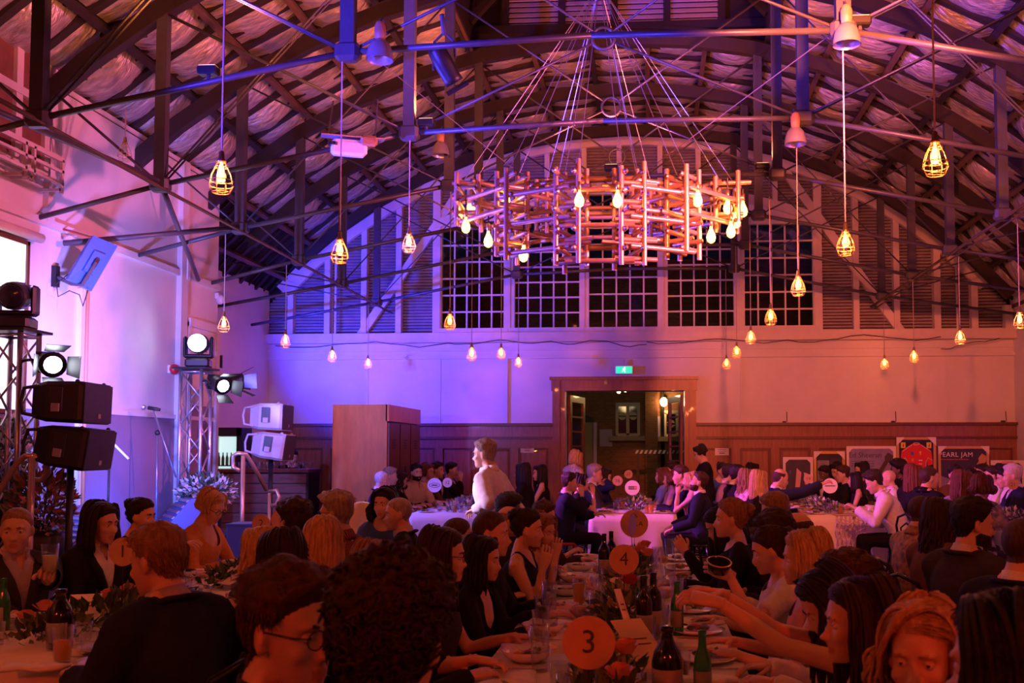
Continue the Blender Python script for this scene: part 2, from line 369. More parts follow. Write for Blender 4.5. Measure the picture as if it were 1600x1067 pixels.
for k in range(N_ARC):                       # arched rib of straight boards under the roof
    t0, t1 = (-1+2*k/N_ARC)*0.82, (-1+2*(k+1)/N_ARC)*0.82
    pts = [(X0+r*math.sin(t), YW-0.13, ZC+r*math.cos(t)) for r, t in ((RA-0.30,t0),(RA-0.30,t1),(RA-0.02,t1),(RA-0.02,t0))]
    MB().prism(pts, (0,1,0), 0.10).build('rib_board', cream, gable)
for s_, pxa in ((-1, 409), (1, 1573)):
    x = W(pxa, 480)[0]; MB().bar((x, YW-0.08, zb), (x, YW-0.08, arc_z(x)-0.2), 0.14, 0.1, (0,1,0)).build('stud', cream, gable)
# header over the windows, an arched band
NH = 10; m = MB()
for k in range(NH):
    xa = WX0-0.1+(WX1-WX0+0.2)*k/NH; xb = WX0-0.1+(WX1-WX0+0.2)*(k+1)/NH
    m.prism([(xa,YW-0.12,head_z(xa)),(xb,YW-0.12,head_z(xb)),(xb,YW-0.12,head_z(xb)+0.17),(xa,YW-0.12,head_z(xa)+0.17)], (0,1,0), 0.2)
m.build('header', cream, gable)
pane_g = glassy('pane_glass', (0.75,0.75,0.8), 0.86)
for i, (xa, xb) in enumerate(wx):
    wn = bpy.data.objects.new('window_%d' % (i+1), None); COL.objects.link(wn); wn['kind'] = 'structure'
    zt = min(head_z(xa), head_z(xb)); fr = MB(); t = 0.05
    fr.box((xa-t, YW-0.06, zs), (xa+t*0.6, YW+0.08, zt+0.05)); fr.box((xb-t*0.6, YW-0.06, zs), (xb+t, YW+0.08, zt+0.05))
    fr.box((xa-t, YW-0.09, zs-0.06), (xb+t, YW+0.08, zs+0.03)); fr.box((xa, YW-0.05, zt-0.02), (xb, YW+0.08, zt+0.05))
    fr.build('window_frame', cream, wn)
    MB().prism([(xa-t,YW-0.02,zt+0.04),(xb+t,YW-0.02,zt+0.04),(xb+t,YW-0.02,head_z(xb)+0.1),((xa+xb)/2,YW-0.02,head_z((xa+xb)/2)+0.1),(xa-t,YW-0.02,head_z(xa)+0.1)], (0,1,0), 0.08).build('window_head', cream, wn)
    if i < 4:
        nx = wx[i+1][0]; MB().box((xb+t, YW-0.08, zb), (nx-t, YW+0.1, head_z(xb)+0.02)).build('mullion', cream, wn)
    nc = 5; cw = (xb-xa-0.06)/nc; ch = 26.0*18.3/FPX; nr = max(4, round((zt-zs)/ch)); ch = (zt-zs-0.05)/nr
    x_ = xa+0.03; z_ = zs+0.03
    for c in range(1, nc): MB().box((x_+cw*c-0.014, YW-0.005, z_), (x_+cw*c+0.014, YW+0.035, zt-0.02)).build('muntin', cream, wn)
    for r in range(1, nr): MB().box((xa+0.03, YW-0.01, z_+ch*r-0.014), (xb-0.03, YW+0.035, z_+ch*r+0.014)).build('muntin', cream, wn)
    gm = MB().box((0.004-cw/2, 0.0, 0.004-ch/2), (cw/2-0.004, 0.006, ch/2-0.004)).mesh('pane', pane_g)
    for r in range(nr):
        for c in range(nc):
            g = link('pane', gm, wn); g.location = (x_+cw*(c+0.5), YW+0.012, z_+ch*(r+0.5)); g.rotation_euler = (rnd.uniform(-.012,.012), 0, rnd.uniform(-.012,.012))

# stage wall (left), its recess, right wall, wall behind
YE = atx(340, 480, XL)[1]
m = MB(); m.box((XL-1.3, -7.2, 0), (XL, YE, roof_z(XL)-0.02)); struct('wall_left', m, plaster)
m = MB(); m.box((-7.6, YE, 0), (-7.2, YW, roof_z(-7.2)+0.1)); struct('wall_recess', m, plaster)
m = MB(); m.box((XR, -7.2, 0), (XR+0.3, YW+0.3, roof_z(XR)+0.1)); struct('wall_right', m, plaster)
m = MB(); m.box((-7.6,-7.4,0), (6.8,-7.1,7.6)); struct('wall_front', m, plaster)
m = MB(); zd = atx(275, 651, XL)[2]; m.box((XL, 0.0, zd-0.03), (XL+0.03, YE, zd+0.02)); struct('trim_6', m, plaster)
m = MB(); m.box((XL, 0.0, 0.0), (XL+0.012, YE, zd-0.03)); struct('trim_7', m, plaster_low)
m = MB(); zz = atx(282, 427, XL)[2]; m.box((XL, 0, zz-0.05), (XL+0.05, YE, zz+0.03)); struct('trim_8', m, plaster)
m = MB(); zz2 = zz-0.0; 
for pxx, r_ in ((281, 0.05),):
    y = atx(pxx, 450, XL)[1]; m.box((XL, y-0.09, 0), (XL+0.07, y+0.09, roof_z(XL)-0.05))
y = atx(121, 540, XL)[1]; m.box((XL, y-0.035, 1.0), (XL+0.06, y+0.035, atx(121, 450, XL)[2]))
struct('trim_9', m, plaster)
cond = MB(); y = atx(131, 540, XL)[1]; cond.cyl((XL+0.03, y, 1.0), (XL+0.03, y, zz), 0.02); struct('trim_10', cond, mat('orange_conduit', (0.75,0.32,0.16), 0.5), True)
# door frame at the end of the stage wall
m = MB(); ya, yb = atx(287, 600, XL)[1], YE-0.03; zt = atx(310, 508, XL)[2]
m.box((XL, ya, zt-0.06), (XL+0.08, yb, zt+0.05)); m.box((XL, ya, 0), (XL+0.06, ya+0.08, zt)); m.box((XL, yb-0.08, 0), (XL+0.06, yb, zt)); m.box((XL, ya+0.08, 2.2), (XL+0.03, yb-0.08, zt-0.06))
struct('trim_11', m, plaster)
m = MB().box((XL, ya+0.08, 0), (XL+0.02, yb-0.08, 2.2)); d2 = struct('door_2', m, plaster_low)
MB().ell((XL+0.06, yb-0.2, 1.0), (0.03,0.03,0.03)).build('door_handle', brass, d2, True)
# dormer with tall window high on the stage wall
YD = atx(84, 100, XL)[1]
m = MB(); zdt = 6.75
m.box((XL-1.3, 4.0, roof_z(XL)-0.05), (XL, YD, zdt)); struct('wall_dormer', m, plaster)
m = MB(); m.box((XL-1.3, YD, roof_z(XL)-0.05), (XL+0.02, YD+0.12, zdt)); m.box((XL-1.3, 4.0, zdt), (XL+1.6, YD+0.15, zdt+0.1))
dc = struct('trim_12', m, brown_board)
for k in range(9):
    MB().box((XL+0.02+0.16*k, YD+0.02, roof_z(XL+0.16*k+0.2)-0.3), (XL+0.17+0.16*k, YD+0.055+0.012*(k%2), zdt)).build('cheek_board', brown_board, dc)
y = atx(77, 150, XL)[1]; MB().box((XL, y-0.06, zz), (XL+0.06, y+0.06, 6.3)).build('pilaster', plaster, dc)
wn = bpy.data.objects.new('window_6', None); COL.objects.link(wn); wn['kind'] = 'structure'
ya, yb = atx(-60, 150, XL)[1], atx(68, 150, XL)[1]; za, zb_ = atx(40, 262, XL)[2], atx(20, 22, XL)[2]
fr = MB(); ym = atx(22, 150, XL)[1]
for yy in (ya, ym, yb): fr.box((XL, yy-0.05, za), (XL+0.06, yy+0.05, zb_))
for z_ in (za, atx(40, 150, XL)[2], zb_): fr.box((XL, ya, z_-0.04), (XL+0.07, yb, z_+0.04))
fr.build('window_frame', cream, wn)
zc_ = [za, atx(40,150,XL)[2], zb_]
for (y0, y1) in ((ya,ym),(ym,yb)):
    for q in range(2): MB().box((XL, y0+0.05, zc_[q]+0.04), (XL+0.02, y1-0.05, zc_[q+1]-0.04)).build('shutter_panel', mat('shutter_brown', (0.22,0.09,0.05), 0.6, var=0.3, scale=6), wn)
rl = tag(thing('balcony_rail', 'cream painted balcony rail under the tall brown window high on the wall', 'railing', (XL+0.2, (ya+yb)/2, za)))
zr0 = atx(40, 222, XL+0.22)[2]; zr1 = atx(40, 262, XL+0.22)[2]
for k in range(3):
    z_ = zr1+(zr0-zr1)*k/2; MB().bar((XL+0.22, ya-0.3, z_), (XL+0.22, yb+0.02, z_), 0.03, 0.05 if k == 2 else 0.03).build('rail', cream, rl)
for yy in (ya, (ya+yb)/2, ym, yb): MB().bar((XL+0.22, yy, zr1-0.1), (XL+0.22, yy, zr0), 0.03, 0.03).build('baluster', cream, rl); MB().bar((XL, yy, zr1-0.06), (XL+0.22, yy, zr1-0.06), 0.03, 0.03).build('bracket', cream, rl)

# ------------------------------------------------------------------ roof: deck, purlins, battens, foil sheets, lantern
ceil = bpy.data.objects.new('ceiling', None); COL.objects.link(ceil); ceil['kind'] = 'structure'
AM = math.radians(51); NP = 20; dA = 2*AM/(NP-1); LAN = 1.72; YLAN = 14.1
def arc_pt(t, r): return X0+r*math.sin(t), ZC+r*math.cos(t)
m = MB()
for k in range(NP-1):
    t0, t1 = -AM+dA*k, -AM+dA*(k+1); (xa, za), (xb, zb2) = arc_pt(t0, RA+0.12), arc_pt(t1, RA+0.12)
    y0 = -7.3
    if abs((xa+xb)/2-X0) < LAN: y0 = YLAN
    m.add([(xa,y0,za),(xb,y0,zb2),(xb,YW+0.3,zb2),(xa,YW+0.3,za),(xa,y0,za+0.05),(xb,y0,zb2+0.05),(xb,YW+0.3,zb2+0.05),(xa,YW+0.3,za+0.05)],
          [(0,1,2,3),(7,6,5,4),(0,4,5,1),(1,5,6,2),(2,6,7,3),(3,7,4,0)])
m.build('deck', timber_d, ceil)
for k in range(NP):
    t = -AM+dA*k; x, z = arc_pt(t, RA-0.02); y0 = 4.0 if abs(x-X0) > LAN-0.25 else YLAN
    MB().bar((x, y0, z), (x, YW+0.05, z), 0.07, 0.11, (math.sin(t),0,math.cos(t))).build('purlin', timber if k % 3 else timber_d, ceil)
ROWS = [YW-0.34-0.683*i for i in range(20)]
bat = MB()
for k in range(NP-1):
    t0, t1 = -AM+dA*k, -AM+dA*(k+1)
    xm = X0+RA*math.sin((t0+t1)/2)
    for i, y in enumerate(ROWS):
        yb2 = y+0.34
        if abs(xm-X0) < LAN and yb2 < YLAN: continue
        for oy, ww, rr in ((0, 0.10, 0.05), (-0.30, 0.04, 0.07)):
            (xa, za), (xb, zb2) = arc_pt(t0, RA+rr), arc_pt(t1, RA+rr)
            bat.bar((xa, yb2+oy, za), (xb, yb2+oy, zb2), ww, 0.05, (0,0,1))
bo = bat.build('batten', timber_d, ceil); bo['kind'] = 'stuff'
def sheet_mesh(seed):
    q = MB(); nx, ny = 9, 8; L = RA*dA-0.06; Dp = 0.60; V = []; F = []
    P = np.array([(-L/2+L*i/(nx-1), -Dp/2+Dp*j/(ny-1), 0) for j in range(ny) for i in range(nx)])
    ux = (P[:,0]/(L/2)); uy = (P[:,1]/(Dp/2))
    P[:,2] = 0.05-0.15*(1-ux**2)*(1-0.75*uy**2)*(0.8+0.35*math.sin(seed*2.1))+0.022*gauss_noise(P, 9.0, seed*3.3)*(1-ux**4)
    for j in range(ny-1):
        for i in range(nx-1): a = j*nx+i; F.append((a, a+nx, a+nx+1, a+1))
    return MB().add(P, F).mesh('foil_sheet', foil, True)
SH = [sheet_mesh(s) for s in range(6)]
extra = MB(); nsh = 0; cells = []
for k in range(NP-1):
    t = -AM+dA*(k+0.5); x, z = arc_pt(t, RA+0.03)
    for i, y in enumerate(ROWS):
        if abs(x-X0) < LAN and y-0.3 < YLAN: continue
        u, v = pix((x, y, z))
        if y > 5 and -40 < u < 1640 and -40 < v < 560 and x > XL-0.2: cells.append((y, k, t, x, z))
cells.sort()
for j, (y, k, t, x, z) in enumerate(cells[:300]):
    s = link('foil_sheet', SH[rnd.randrange(6)], ceil); s.location = (x, y, z); s.rotation_euler = (0, t, 0); s.scale = (rnd.choice((-1,1)), rnd.choice((-1,1)), 1)
if len(cells) > 300:
    for (y, k, t, x, z) in cells[300:]:
        R = rotm('y', t); me = SH[k % 6]; b = [R@np.array(v.co)+np.array((x,y,z)) for v in me.vertices]
        extra.add(b, [tuple(p.vertices) for p in me.polygons])
    e = extra.build('foil_sheeting', foil, ceil, True); e['kind'] = 'stuff'
# raised lantern over the middle with louvred end
LW = 2.08
m = MB(); zL = roof_z(X0+LW)
m.box((X0-LW-0.05, -7.3, zL-0.1), (X0-LW, YLAN+0.1, 9.3)); m.box((X0+LW, -7.3, zL-0.1), (X0+LW+0.05, YLAN+0.1, 9.3)); m.box((X0-LW-0.1, -7.3, 9.3), (X0+LW+0.1, YLAN+0.2, 9.4)); m.box((X0-LW, YLAN+0.08, ZTOP-0.12), (X0+LW, YLAN+0.12, 9.3))
lan = m.build('lantern_shell', timber_d, ceil)
zsl = at(960, 40, YLAN)[2]
MB().box((X0-LW, YLAN-0.12, zsl-0.12), (X0+LW, YLAN+0.08, zsl)).build('sill', timber_d, lan)
edges = [at(px, 20, YLAN)[0] for px in (790, 878, 960, 1042, 1127)]
for x in edges: MB().box((x-0.05, YLAN-0.06, zsl), (x+0.05, YLAN+0.06, 9.3)).build('mullion', timber_d, lan)
lv = mat('louvre_paint', (0.62,0.50,0.46), 0.6, var=0.12, scale=4)
for a, b in zip(edges[:-1], edges[1:]):
    for k in range(9):
        z_ = zsl+0.006+0.078*k
        MB().add([(a+.05,YLAN-0.02,z_),(b-.05,YLAN-0.02,z_),(b-.05,YLAN+0.035,z_+0.075),(a+.05,YLAN+0.035,z_+0.075),(a+.05,YLAN-0.01,z_-.004),(b-.05,YLAN-0.01,z_-.004),(b-.05,YLAN+0.045,z_+0.071),(a+.05,YLAN+0.045,z_+0.071)],
                 [(0,1,2,3),(7,6,5,4),(0,4,5,1),(1,5,6,2),(2,6,7,3),(3,7,4,0)]).build('louvre', lv, lan)
for sx in (-1, 1):
    MB().bar((X0+sx*LW, YLAN-0.5, zsl-0.1+0.0), (X0+sx*0.9, YLAN-0.5, 8.9), 0.1, 0.12, (0,1,0)).build('strut', timber_d, lan)

# ------------------------------------------------------------------ courtyard seen through the doorway
YC = 25.5
brick_m = bpy.data.materials.new('brick'); brick_m.use_nodes = True; nt = brick_m.node_tree; N = nt.nodes; L = nt.links; b = N['Principled BSDF']
tc = N.new('ShaderNodeTexCoord'); mp = N.new('ShaderNodeMapping'); mp.inputs['Rotation'].default_value = (PI/2,0,0); bt = N.new('ShaderNodeTexBrick'); bt.inputs['Scale'].default_value = 4.2
bt.inputs['Color1'].default_value = (0.30,0.12,0.06,1); bt.inputs['Color2'].default_value = (0.20,0.08,0.045,1); bt.inputs['Mortar'].default_value = (0.22,0.17,0.13,1); bt.inputs['Mortar Size'].default_value = 0.018
L.new(tc.outputs['Object'], mp.inputs[0]); L.new(mp.outputs[0], bt.inputs['Vector']); L.new(bt.outputs['Color'], b.inputs['Base Color'])
bp = N.new('ShaderNodeBump'); bp.inputs['Strength'].default_value = 0.4; bp.inputs['Distance'].default_value = 0.02; L.new(bt.outputs['Fac'], bp.inputs['Height']); L.new(bp.outputs[0], b.inputs['Normal']); b.inputs['Roughness'].default_value = 0.8
struct('ground', MB().box((-9,18.6,-0.14), (9,YC+1,-0.02)), mat('paving', (0.10,0.09,0.085), 0.7, var=0.3, scale=3))
house = thing('brick_building', 'dark brick building across the courtyard beyond the open doorway', 'building', (0, YC, -0.02))
MB().box((-9, YC, -0.02), (9, YC+0.4, 6.5)).build('wall', brick_m, house)
x = at(1018, 650, YC)[0]; MB().box((x-0.16, YC-0.25, -0.02), (x+0.16, YC, 6.3)).build('pier', brick_m, house)
MB().cyl((x+0.28, YC-0.06, 0), (x+0.28, YC-0.06, 6.3), 0.05).build('drainpipe', black_paint, house, True)
winwood = mat('window_trim', (0.55,0.50,0.45), 0.5); dglass = mat('dark_pane', (0.012,0.012,0.02), 0.08)
for (a, b_, t_, bt_, two) in ((965, 997, 633, 680, True), (1040, 1057, 645, 681, False)):
    xa, zt = at(a, t_, YC)[[0,2]]; xb, zb3 = at(b_, bt_, YC)[[0,2]]
    q = MB(); q.box((xa-0.05,YC-0.08,zb3),(xa+0.02,YC,zt)); q.box((xb-0.02,YC-0.08,zb3),(xb+0.05,YC,zt)); q.box((xa-0.05,YC-0.08,zt-0.03),(xb+0.05,YC,zt+0.06)); q.box((xa,YC-0.07,zb3-0.02),(xb,YC,zb3+0.05))
    if two: q.box(((xa+xb)/2-0.04,YC-0.07,zb3),((xa+xb)/2+0.04,YC,zt))
    wf = q.build('window', winwood, house)
    hs = [(xa+0.02,(xa+xb)/2-0.04),((xa+xb)/2+0.04,xb-0.02)] if two else [(xa+0.02,xb-0.02)]
    for p0, p1 in hs:
        MB().box((p0,YC-0.03,zb3+0.05),(p1,YC-0.012,zt-0.03)).build('pane', dglass, wf)
        cx_ = (p0+p1)/2; zc2 = zt-0.28; MB().loft([[(cx_+0.10*math.cos(2*PI*k/20), y_, zc2+0.10*math.sin(2*PI*k/20)) for k in range(20)] for y_ in (YC-0.035, YC-0.03)]).build('round_sticker', mat('sticker', (0.55,0.47,0.35), 0.5), wf)
        MB().box((cx_-0.115,YC-0.04,zc2-0.02),(cx_+0.115,YC-0.034,zc2+0.02)).build('sticker_bar', dglass, wf)
    MB().box((xa-0.2,YC-0.16,zb3-0.14),(xb+0.2,YC,zb3-0.02)).build('window_sill', mat('sill_stone', (0.34,0.29,0.24), 0.7), wf)
# arched passage with a blue door
xa, zt = at(884, 645, YC)[[0,2]]; xb, z0 = at(934, 662, YC)[[0,2]]
q = MB(); pts = [(xa-1.2, YC-0.3, 0), (xb, YC-0.3, 0), (xb, YC-0.3, z0-0.15)]+[(xb-0.35+0.35*math.cos(t), YC-0.3, z0-0.15+0.38*math.sin(t)) for t in np.linspace(0, PI/2, 6)]+[(xa-1.2, YC-0.3, z0+0.23)]
q.prism(pts, (0,1,0), 0.32).build('porch', black_paint, house)
a, b_ = at(884, 662, YC-0.35), at(911, 662, YC-0.35)
blue_d = mat('blue_door', (0.05,0.06,0.45), 0.3); MB().box((a[0], YC-0.36, 0), (b_[0], YC-0.31, a[2])).build('door', blue_d, house)
a2, b2 = at(912, 660, YC-0.35), at(927, 660, YC-0.35); MB().box((a2[0], YC-0.345, 0), (b2[0], YC-0.31, a2[2])).build('side_panel', mat('porch_cream', (0.30,0.26,0.20), 0.6), house)
a3 = at(930, 660, YC-0.4); MB().box((a3[0]-0.04, YC-0.42, 0), (a3[0]+0.04, YC-0.36, a3[2])).build('porch_post', mat('lilac_post', (0.5,0.42,0.7), 0.4), house)
for (px_, py_, w_, h_) in ((947, 684, 0.16, 0.22), (1033, 669, 0.22, 0.3)):
    p = at(px_, py_, YC); MB().box((p[0]-w_, YC-0.02, p[2]-h_), (p[0]+w_, YC-0.005, p[2]+h_)).build('notice', mat('lilac_notice', (0.42,0.34,0.62), 0.5), house)
p = at(1037, 628, YC-0.15); wl = thing('wall_lamp', 'glowing bulkhead lamp on the brick wall beyond the doorway', 'lamp', tuple(p))
MB().ell((0,0,0), (0.09,0.07,0.11)).build('bulb', emis('yard_bulb', (1.0,0.62,0.22), 45.0), wl, True, True)
MB().cbox((0,0.1,0.05), (0.16,0.1,0.2), bev=0.02).build('back_plate', black_paint, wl, local=True)
bulb_light((p[0], p[1]-0.15, p[2]-0.02), (1.0,0.5,0.15), 22, 0.06)
fes = thing('festoon_lights', 'string of small round festoon bulbs hung above the courtyard', 'string lights', tuple(at(980, 600, 21.0)))
pts = [(942,603),(950,603),(957,607),(967,611),(977,609),(987,603),(997,603.5),(1007,604),(1018,604),(1031,604),(1042,604),(1053,604),(1065,604)]
wp = []
fb = MB().ell((0,0,0), (0.045,0.045,0.05), nu=10, nv=7).mesh('bulb', emis('festoon_bulb', (1.0,0.80,0.45), 14.0), True)
for i, q in enumerate(pts):
    p = at(q[0], q[1], 20.6+0.18*i); c = link('bulb', fb, fes); c.location = p-np.array(fes.location); wp.append(p+np.array((0,0,0.06)))
wp = [np.array((dx0-0.6, YW+0.32, 3.0))]+wp+[np.array((2.2, YC, wp[-1][2]+0.5))]
MB().tube(wp, 0.008, 5).build('cable', black_paint, fes)
bulb_light(tuple(at(960,612,21.2)), (1.0,0.62,0.25), 10, 0.1); bulb_light(tuple(at(1050,612,22.2)), (1.0,0.62,0.25), 6, 0.1)
cr = thing('crowd_barrier', 'low striped barrier standing in the dark courtyard', 'barrier', tuple(at(1020, 750, 22.5)*np.array((1,1,0))+np.array((0,0,-0.02))))
y_ = 22.5; xa, xb = at(990, 706, y_)[0], at(1075, 706, y_)[0]; zt = at(1020, 706, y_)[2]
MB().box((xa, y_-0.02, zt-0.05), (xb, y_+0.02, zt+0.05)).build('board', mat('barrier_dark', (0.03,0.03,0.03), 0.5), cr)
for k in range(12): x = xa+(xb-xa)*(k+0.3)/12; MB().prism([(x,y_-0.025,zt-0.04),(x+0.05,y_-0.025,zt-0.04),(x+0.09,y_-0.025,zt+0.04),(x+0.04,y_-0.025,zt+0.04)], (0,-1,0), 0.004).build('stripe', mat('barrier_white', (0.6,0.58,0.55), 0.5), cr)
for x in (xa+0.1, xb-0.1): MB().bar((x, y_, -0.02), (x, y_, zt), 0.05, 0.05).build('leg', black_paint, cr)
# ------------------------------------------------------------------ roof trusses
TY = [17.45, 15.45, 13.5, 11.5, 9.55, 7.55, 5.5]
NODE = [(-6.75,3.86),(-4.45,4.25),(-1.92,4.72),(0.0,4.80),(1.92,4.78),(4.45,4.27),(6.9,3.9)]
ORD = ['touching the far gable windows','next to the one by the gable','over the aisle end of the far tables','behind the pipe chandelier','carrying the white projector','carrying the blue lit spotlight','over the near tables']
for i, Y in enumerate(TY):
    tr = thing('roof_truss', 'curved dark steel roof truss with rods, '+ORD[i], 'truss', (X0, Y, 3.86), group='roof trusses')
    for k in range(16):
        t0, t1 = -0.86+1.72*k/16, -0.86+1.72*(k+1)/16
        r0, r1 = RA-0.36, RA-0.18
        q = [(X0+r*math.sin(t), Y-0.06, ZC+r*math.cos(t)) for r, t in ((r0,t0),(r0,t1),(r1,t1),(r1,t0))]
        if q[0][0] < XL-0.1 and q[1][0] < XL: continue
        if q[1][0] > XR: continue
        MB().prism(q, (0,1,0), 0.12).build('top_chord', timber_d, tr)
    P = [(X0+a, Y, z) for a, z in NODE]
    if i >= 2: P[0] = (XL, Y, 3.93)
    for k in range(6): MB().cyl(P[k], P[k+1], 0.027, 8).build('bottom_chord', steel, tr, True)
    for k in (1, 2, 4, 5):
        x = P[k][0]; zt = roof_z(x)-0.35
        MB().bar((x, Y, P[k][2]-0.06), (x, Y, zt), 0.11, 0.09, (0,1,0)).build('post', steel, tr)
        MB().cbox(P[k], (0.20,0.13,0.15), bev=0.03).build('gusset', steel, tr)
    def top(a, d=0.36): return (X0+a, Y, roof_z(X0+a)-d)
    for a, b in (((1),(-1.92)), (1,-6.3), (2,-4.45), (4,4.45), (5,1.92), (5,6.2)):
        if b < -6 and i >= 2: b = -5.6
        for oy in ((-0.03, 0.03) if i in (4, 5) else (0,)):
            p = np.array(P[a]); q = np.array(top(b)); MB().cyl(p+(0,oy,0), q+(0,oy,0), 0.011, 6).build('rod', steel, tr, True)
    c = np.array((X0, Y, 5.62))
    MB().tube([c+np.array((0.11*math.cos(t), 0, 0.11*math.sin(t))) for t in np.linspace(0, 2*PI, 21)[:-1]], 0.018, 6, closed=True).build('ring', steel, tr, True)
    for p in (P[2], P[4], top(-1.92), top(1.92)):
        d = np.array(p)-c; d /= np.linalg.norm(d); MB().cyl(c+d*0.10, p, 0.013, 6).build('rod', steel, tr, True)
for s_, nm in ((-4.45, 'stage side'), (4.45, 'right side')):
    ti = MB(); x = X0+s_; ti.cyl((x, 4.0, 4.24), (x, YW, 4.20), 0.022, 6); ti.cyl((x+0.07, 4.0, 4.20), (x+0.07, YW, 4.17), 0.012, 5)
    tag(ti.build('tie_pipe', timber, None, True), 'long rusty tie pipe linking the truss nodes along the '+nm, 'pipe')
for k, (a, b) in enumerate((((XL+.04, 5.6, 4.6), (X0-4.45, 9.5, 4.28)), ((X0-4.45, 9.6, 4.22), (XL+.09, 13.0, 3.90)), ((X0-4.45, 11.45, 4.25), (XL+.09, 9.9, 3.75)))):
    tag(MB().cyl(a, b, 0.03, 8).build('brace_pipe', steel, None, True), ['steel brace pipe running from stage wall up to a truss node','steel brace pipe from truss node down to the stage wall trim','steel brace pipe with taped cables beside the wall monitor'][k], 'pipe')

# ------------------------------------------------------------------ caged pendant lamps
def cage_mesh():
    q = MB()
    ring = lambda r, z: q.tube([(r*math.cos(t), r*math.sin(t), z) for t in np.linspace(0, 2*PI, 17)[:-1]], 0.0035, 4, closed=True)
    for r, z in ((0.045,-0.03),(0.082,-0.13),(0.086,-0.165),(0.062,-0.215)): ring(r, z)
    for k in range(8):
        t = 2*PI*k/8; q.tube([(r*math.cos(t), r*math.sin(t), z) for r, z in ((0.03,0.0),(0.045,-0.03),(0.068,-0.08),(0.082,-0.13),(0.086,-0.165),(0.062,-0.215))], 0.003, 4)
    for t in (0, PI/2): q.tube([(0.062*math.cos(t),0.062*math.sin(t),-0.215),(-0.062*math.cos(t),-0.062*math.sin(t),-0.215)], 0.003, 4)
    return q.mesh('cage', mat('cage_wire', (0.75,0.55,0.25), 0.4, metal=0.4), True)
CAGE = cage_mesh()
BULB = MB().lathe([(0.008,0.0),(0.014,-0.02),(0.020,-0.045),(0.030,-0.075),(0.034,-0.10),(0.028,-0.128),(0.012,-0.142),(0.002,-0.145)], 12).mesh('bulb', bulb_m, True)
SOCK = MB().lathe([(0.006,0.09),(0.018,0.08),(0.022,0.03),(0.033,0.02),(0.033,0.0),(0.012,-0.005)], 12).mesh('socket', brass, True)
def pendant(X, Y, z, ztop, label, watts=16.0, lit=True, group='caged pendant bulbs'):
    t = thing('pendant_lamp', label, 'lamp', (X, Y, z), group=group)
    link('cage', CAGE, t); link('bulb', BULB if lit else BULB_OFF, t); link('socket', SOCK, t)
    MB().cyl((0,0,0.08), (0,0,ztop-z), 0.006, 5).build('flex', mat('lamp_flex', (0.45,0.36,0.34), 0.6), t, local=True)
    for ch_ in t.children:
        if ch_.name[:4] != 'flex': ch_.scale = (0.8,0.8,0.8)
    if lit: bulb_light((X, Y, z-0.075), WARM, watts)
    return t
BULB_OFF = MB().lathe([(0.008,0.0),(0.014,-0.02),(0.020,-0.045),(0.030,-0.075),(0.034,-0.10),(0.028,-0.128),(0.012,-0.142),(0.002,-0.145)], 12).mesh('bulb', glassy('bulb_glass', (0.9,0.9,0.85), 0.6), True)
HANG = {17.45:'closest to the far wall', 15.45:'second from the far wall', 13.5:'over the aisle end tables', 11.5:'hung over the empty aisle', 9.55:'hung level with the chandelier', 7.55:'hung just before the chandelier', 5.5:'hung over the near tables'}
rows = {'inner stage row': [((346,278),5.5),((531,393),7.55),((639,380),9.55),((703,503),11.5),((737,553),13.5),((783,552),15.45),((810,566),17.45)],
        'inner right row': [((1461,248),5.5),((1321,380),7.55),((1247,447),9.55),((1204,495),11.5),((1173,527),13.5),((1151,550),15.45),((1135,568),17.45)],
        'outer stage wall row': [((350,507),11.5),((446,533),13.5),((519,556),15.45),((575,568),17.45)],
        'outer right wall row': [((1593,500),11.5),((1500,527),13.5),((1428,557),15.45),((1382,568),17.45)]}
for nm, L_ in rows.items():
    for (px_, py_), Y in L_:
        p = at(px_, py_-16*8/Y, Y); x = p[0]
        zt = float(np.interp(x-X0, [a for a, z in NODE], [z for a, z in NODE]))
        pendant(x, Y, p[2], zt, 'lit caged bulb of the '+nm+', '+HANG[Y], 42.0 if Y > 9.6 else 95.0 if Y < 8 else 60.0, group='pendants of the '+nm)
for X in (-5.0, -2.9, 1.35, 4.1):          # the same rows go on over the tables behind the camera
    for Y in ((9.55, 7.55, 5.5, 3.4, 1.3, -0.9, -3.0) if abs(X) > 3 else (3.4, 1.3, -0.9, -3.0)):
        if abs(X) > 3 and Y >= 5: continue
        nm = {-5.0:'outer stage wall row', -2.9:'inner stage row', 1.35:'inner right row', 4.1:'outer right wall row'}[X]
        zt = 4.6; pendant(X, Y, 3.05, zt, 'lit caged bulb over the rear tables, '+nm, 55.0, group='rear pendants of the '+nm)
for Y in (3.4, 1.3, -0.9, -3.0):
    b = MB(); b.cyl((-6.19, Y, 4.6), (6.5, Y, 4.6), 0.03, 6); tag(b.build('lamp_rail', steel, None, True), 'steel pipe carrying pendant lamps over the rear tables', 'pipe', 'lamp rails over the rear tables')
p = at(195, 240, 9.55); pendant(p[0], 9.55, p[2]+0.1, p[2]+0.45, 'unlit bulb in a wire cage above the stage', lit=False, group=None)

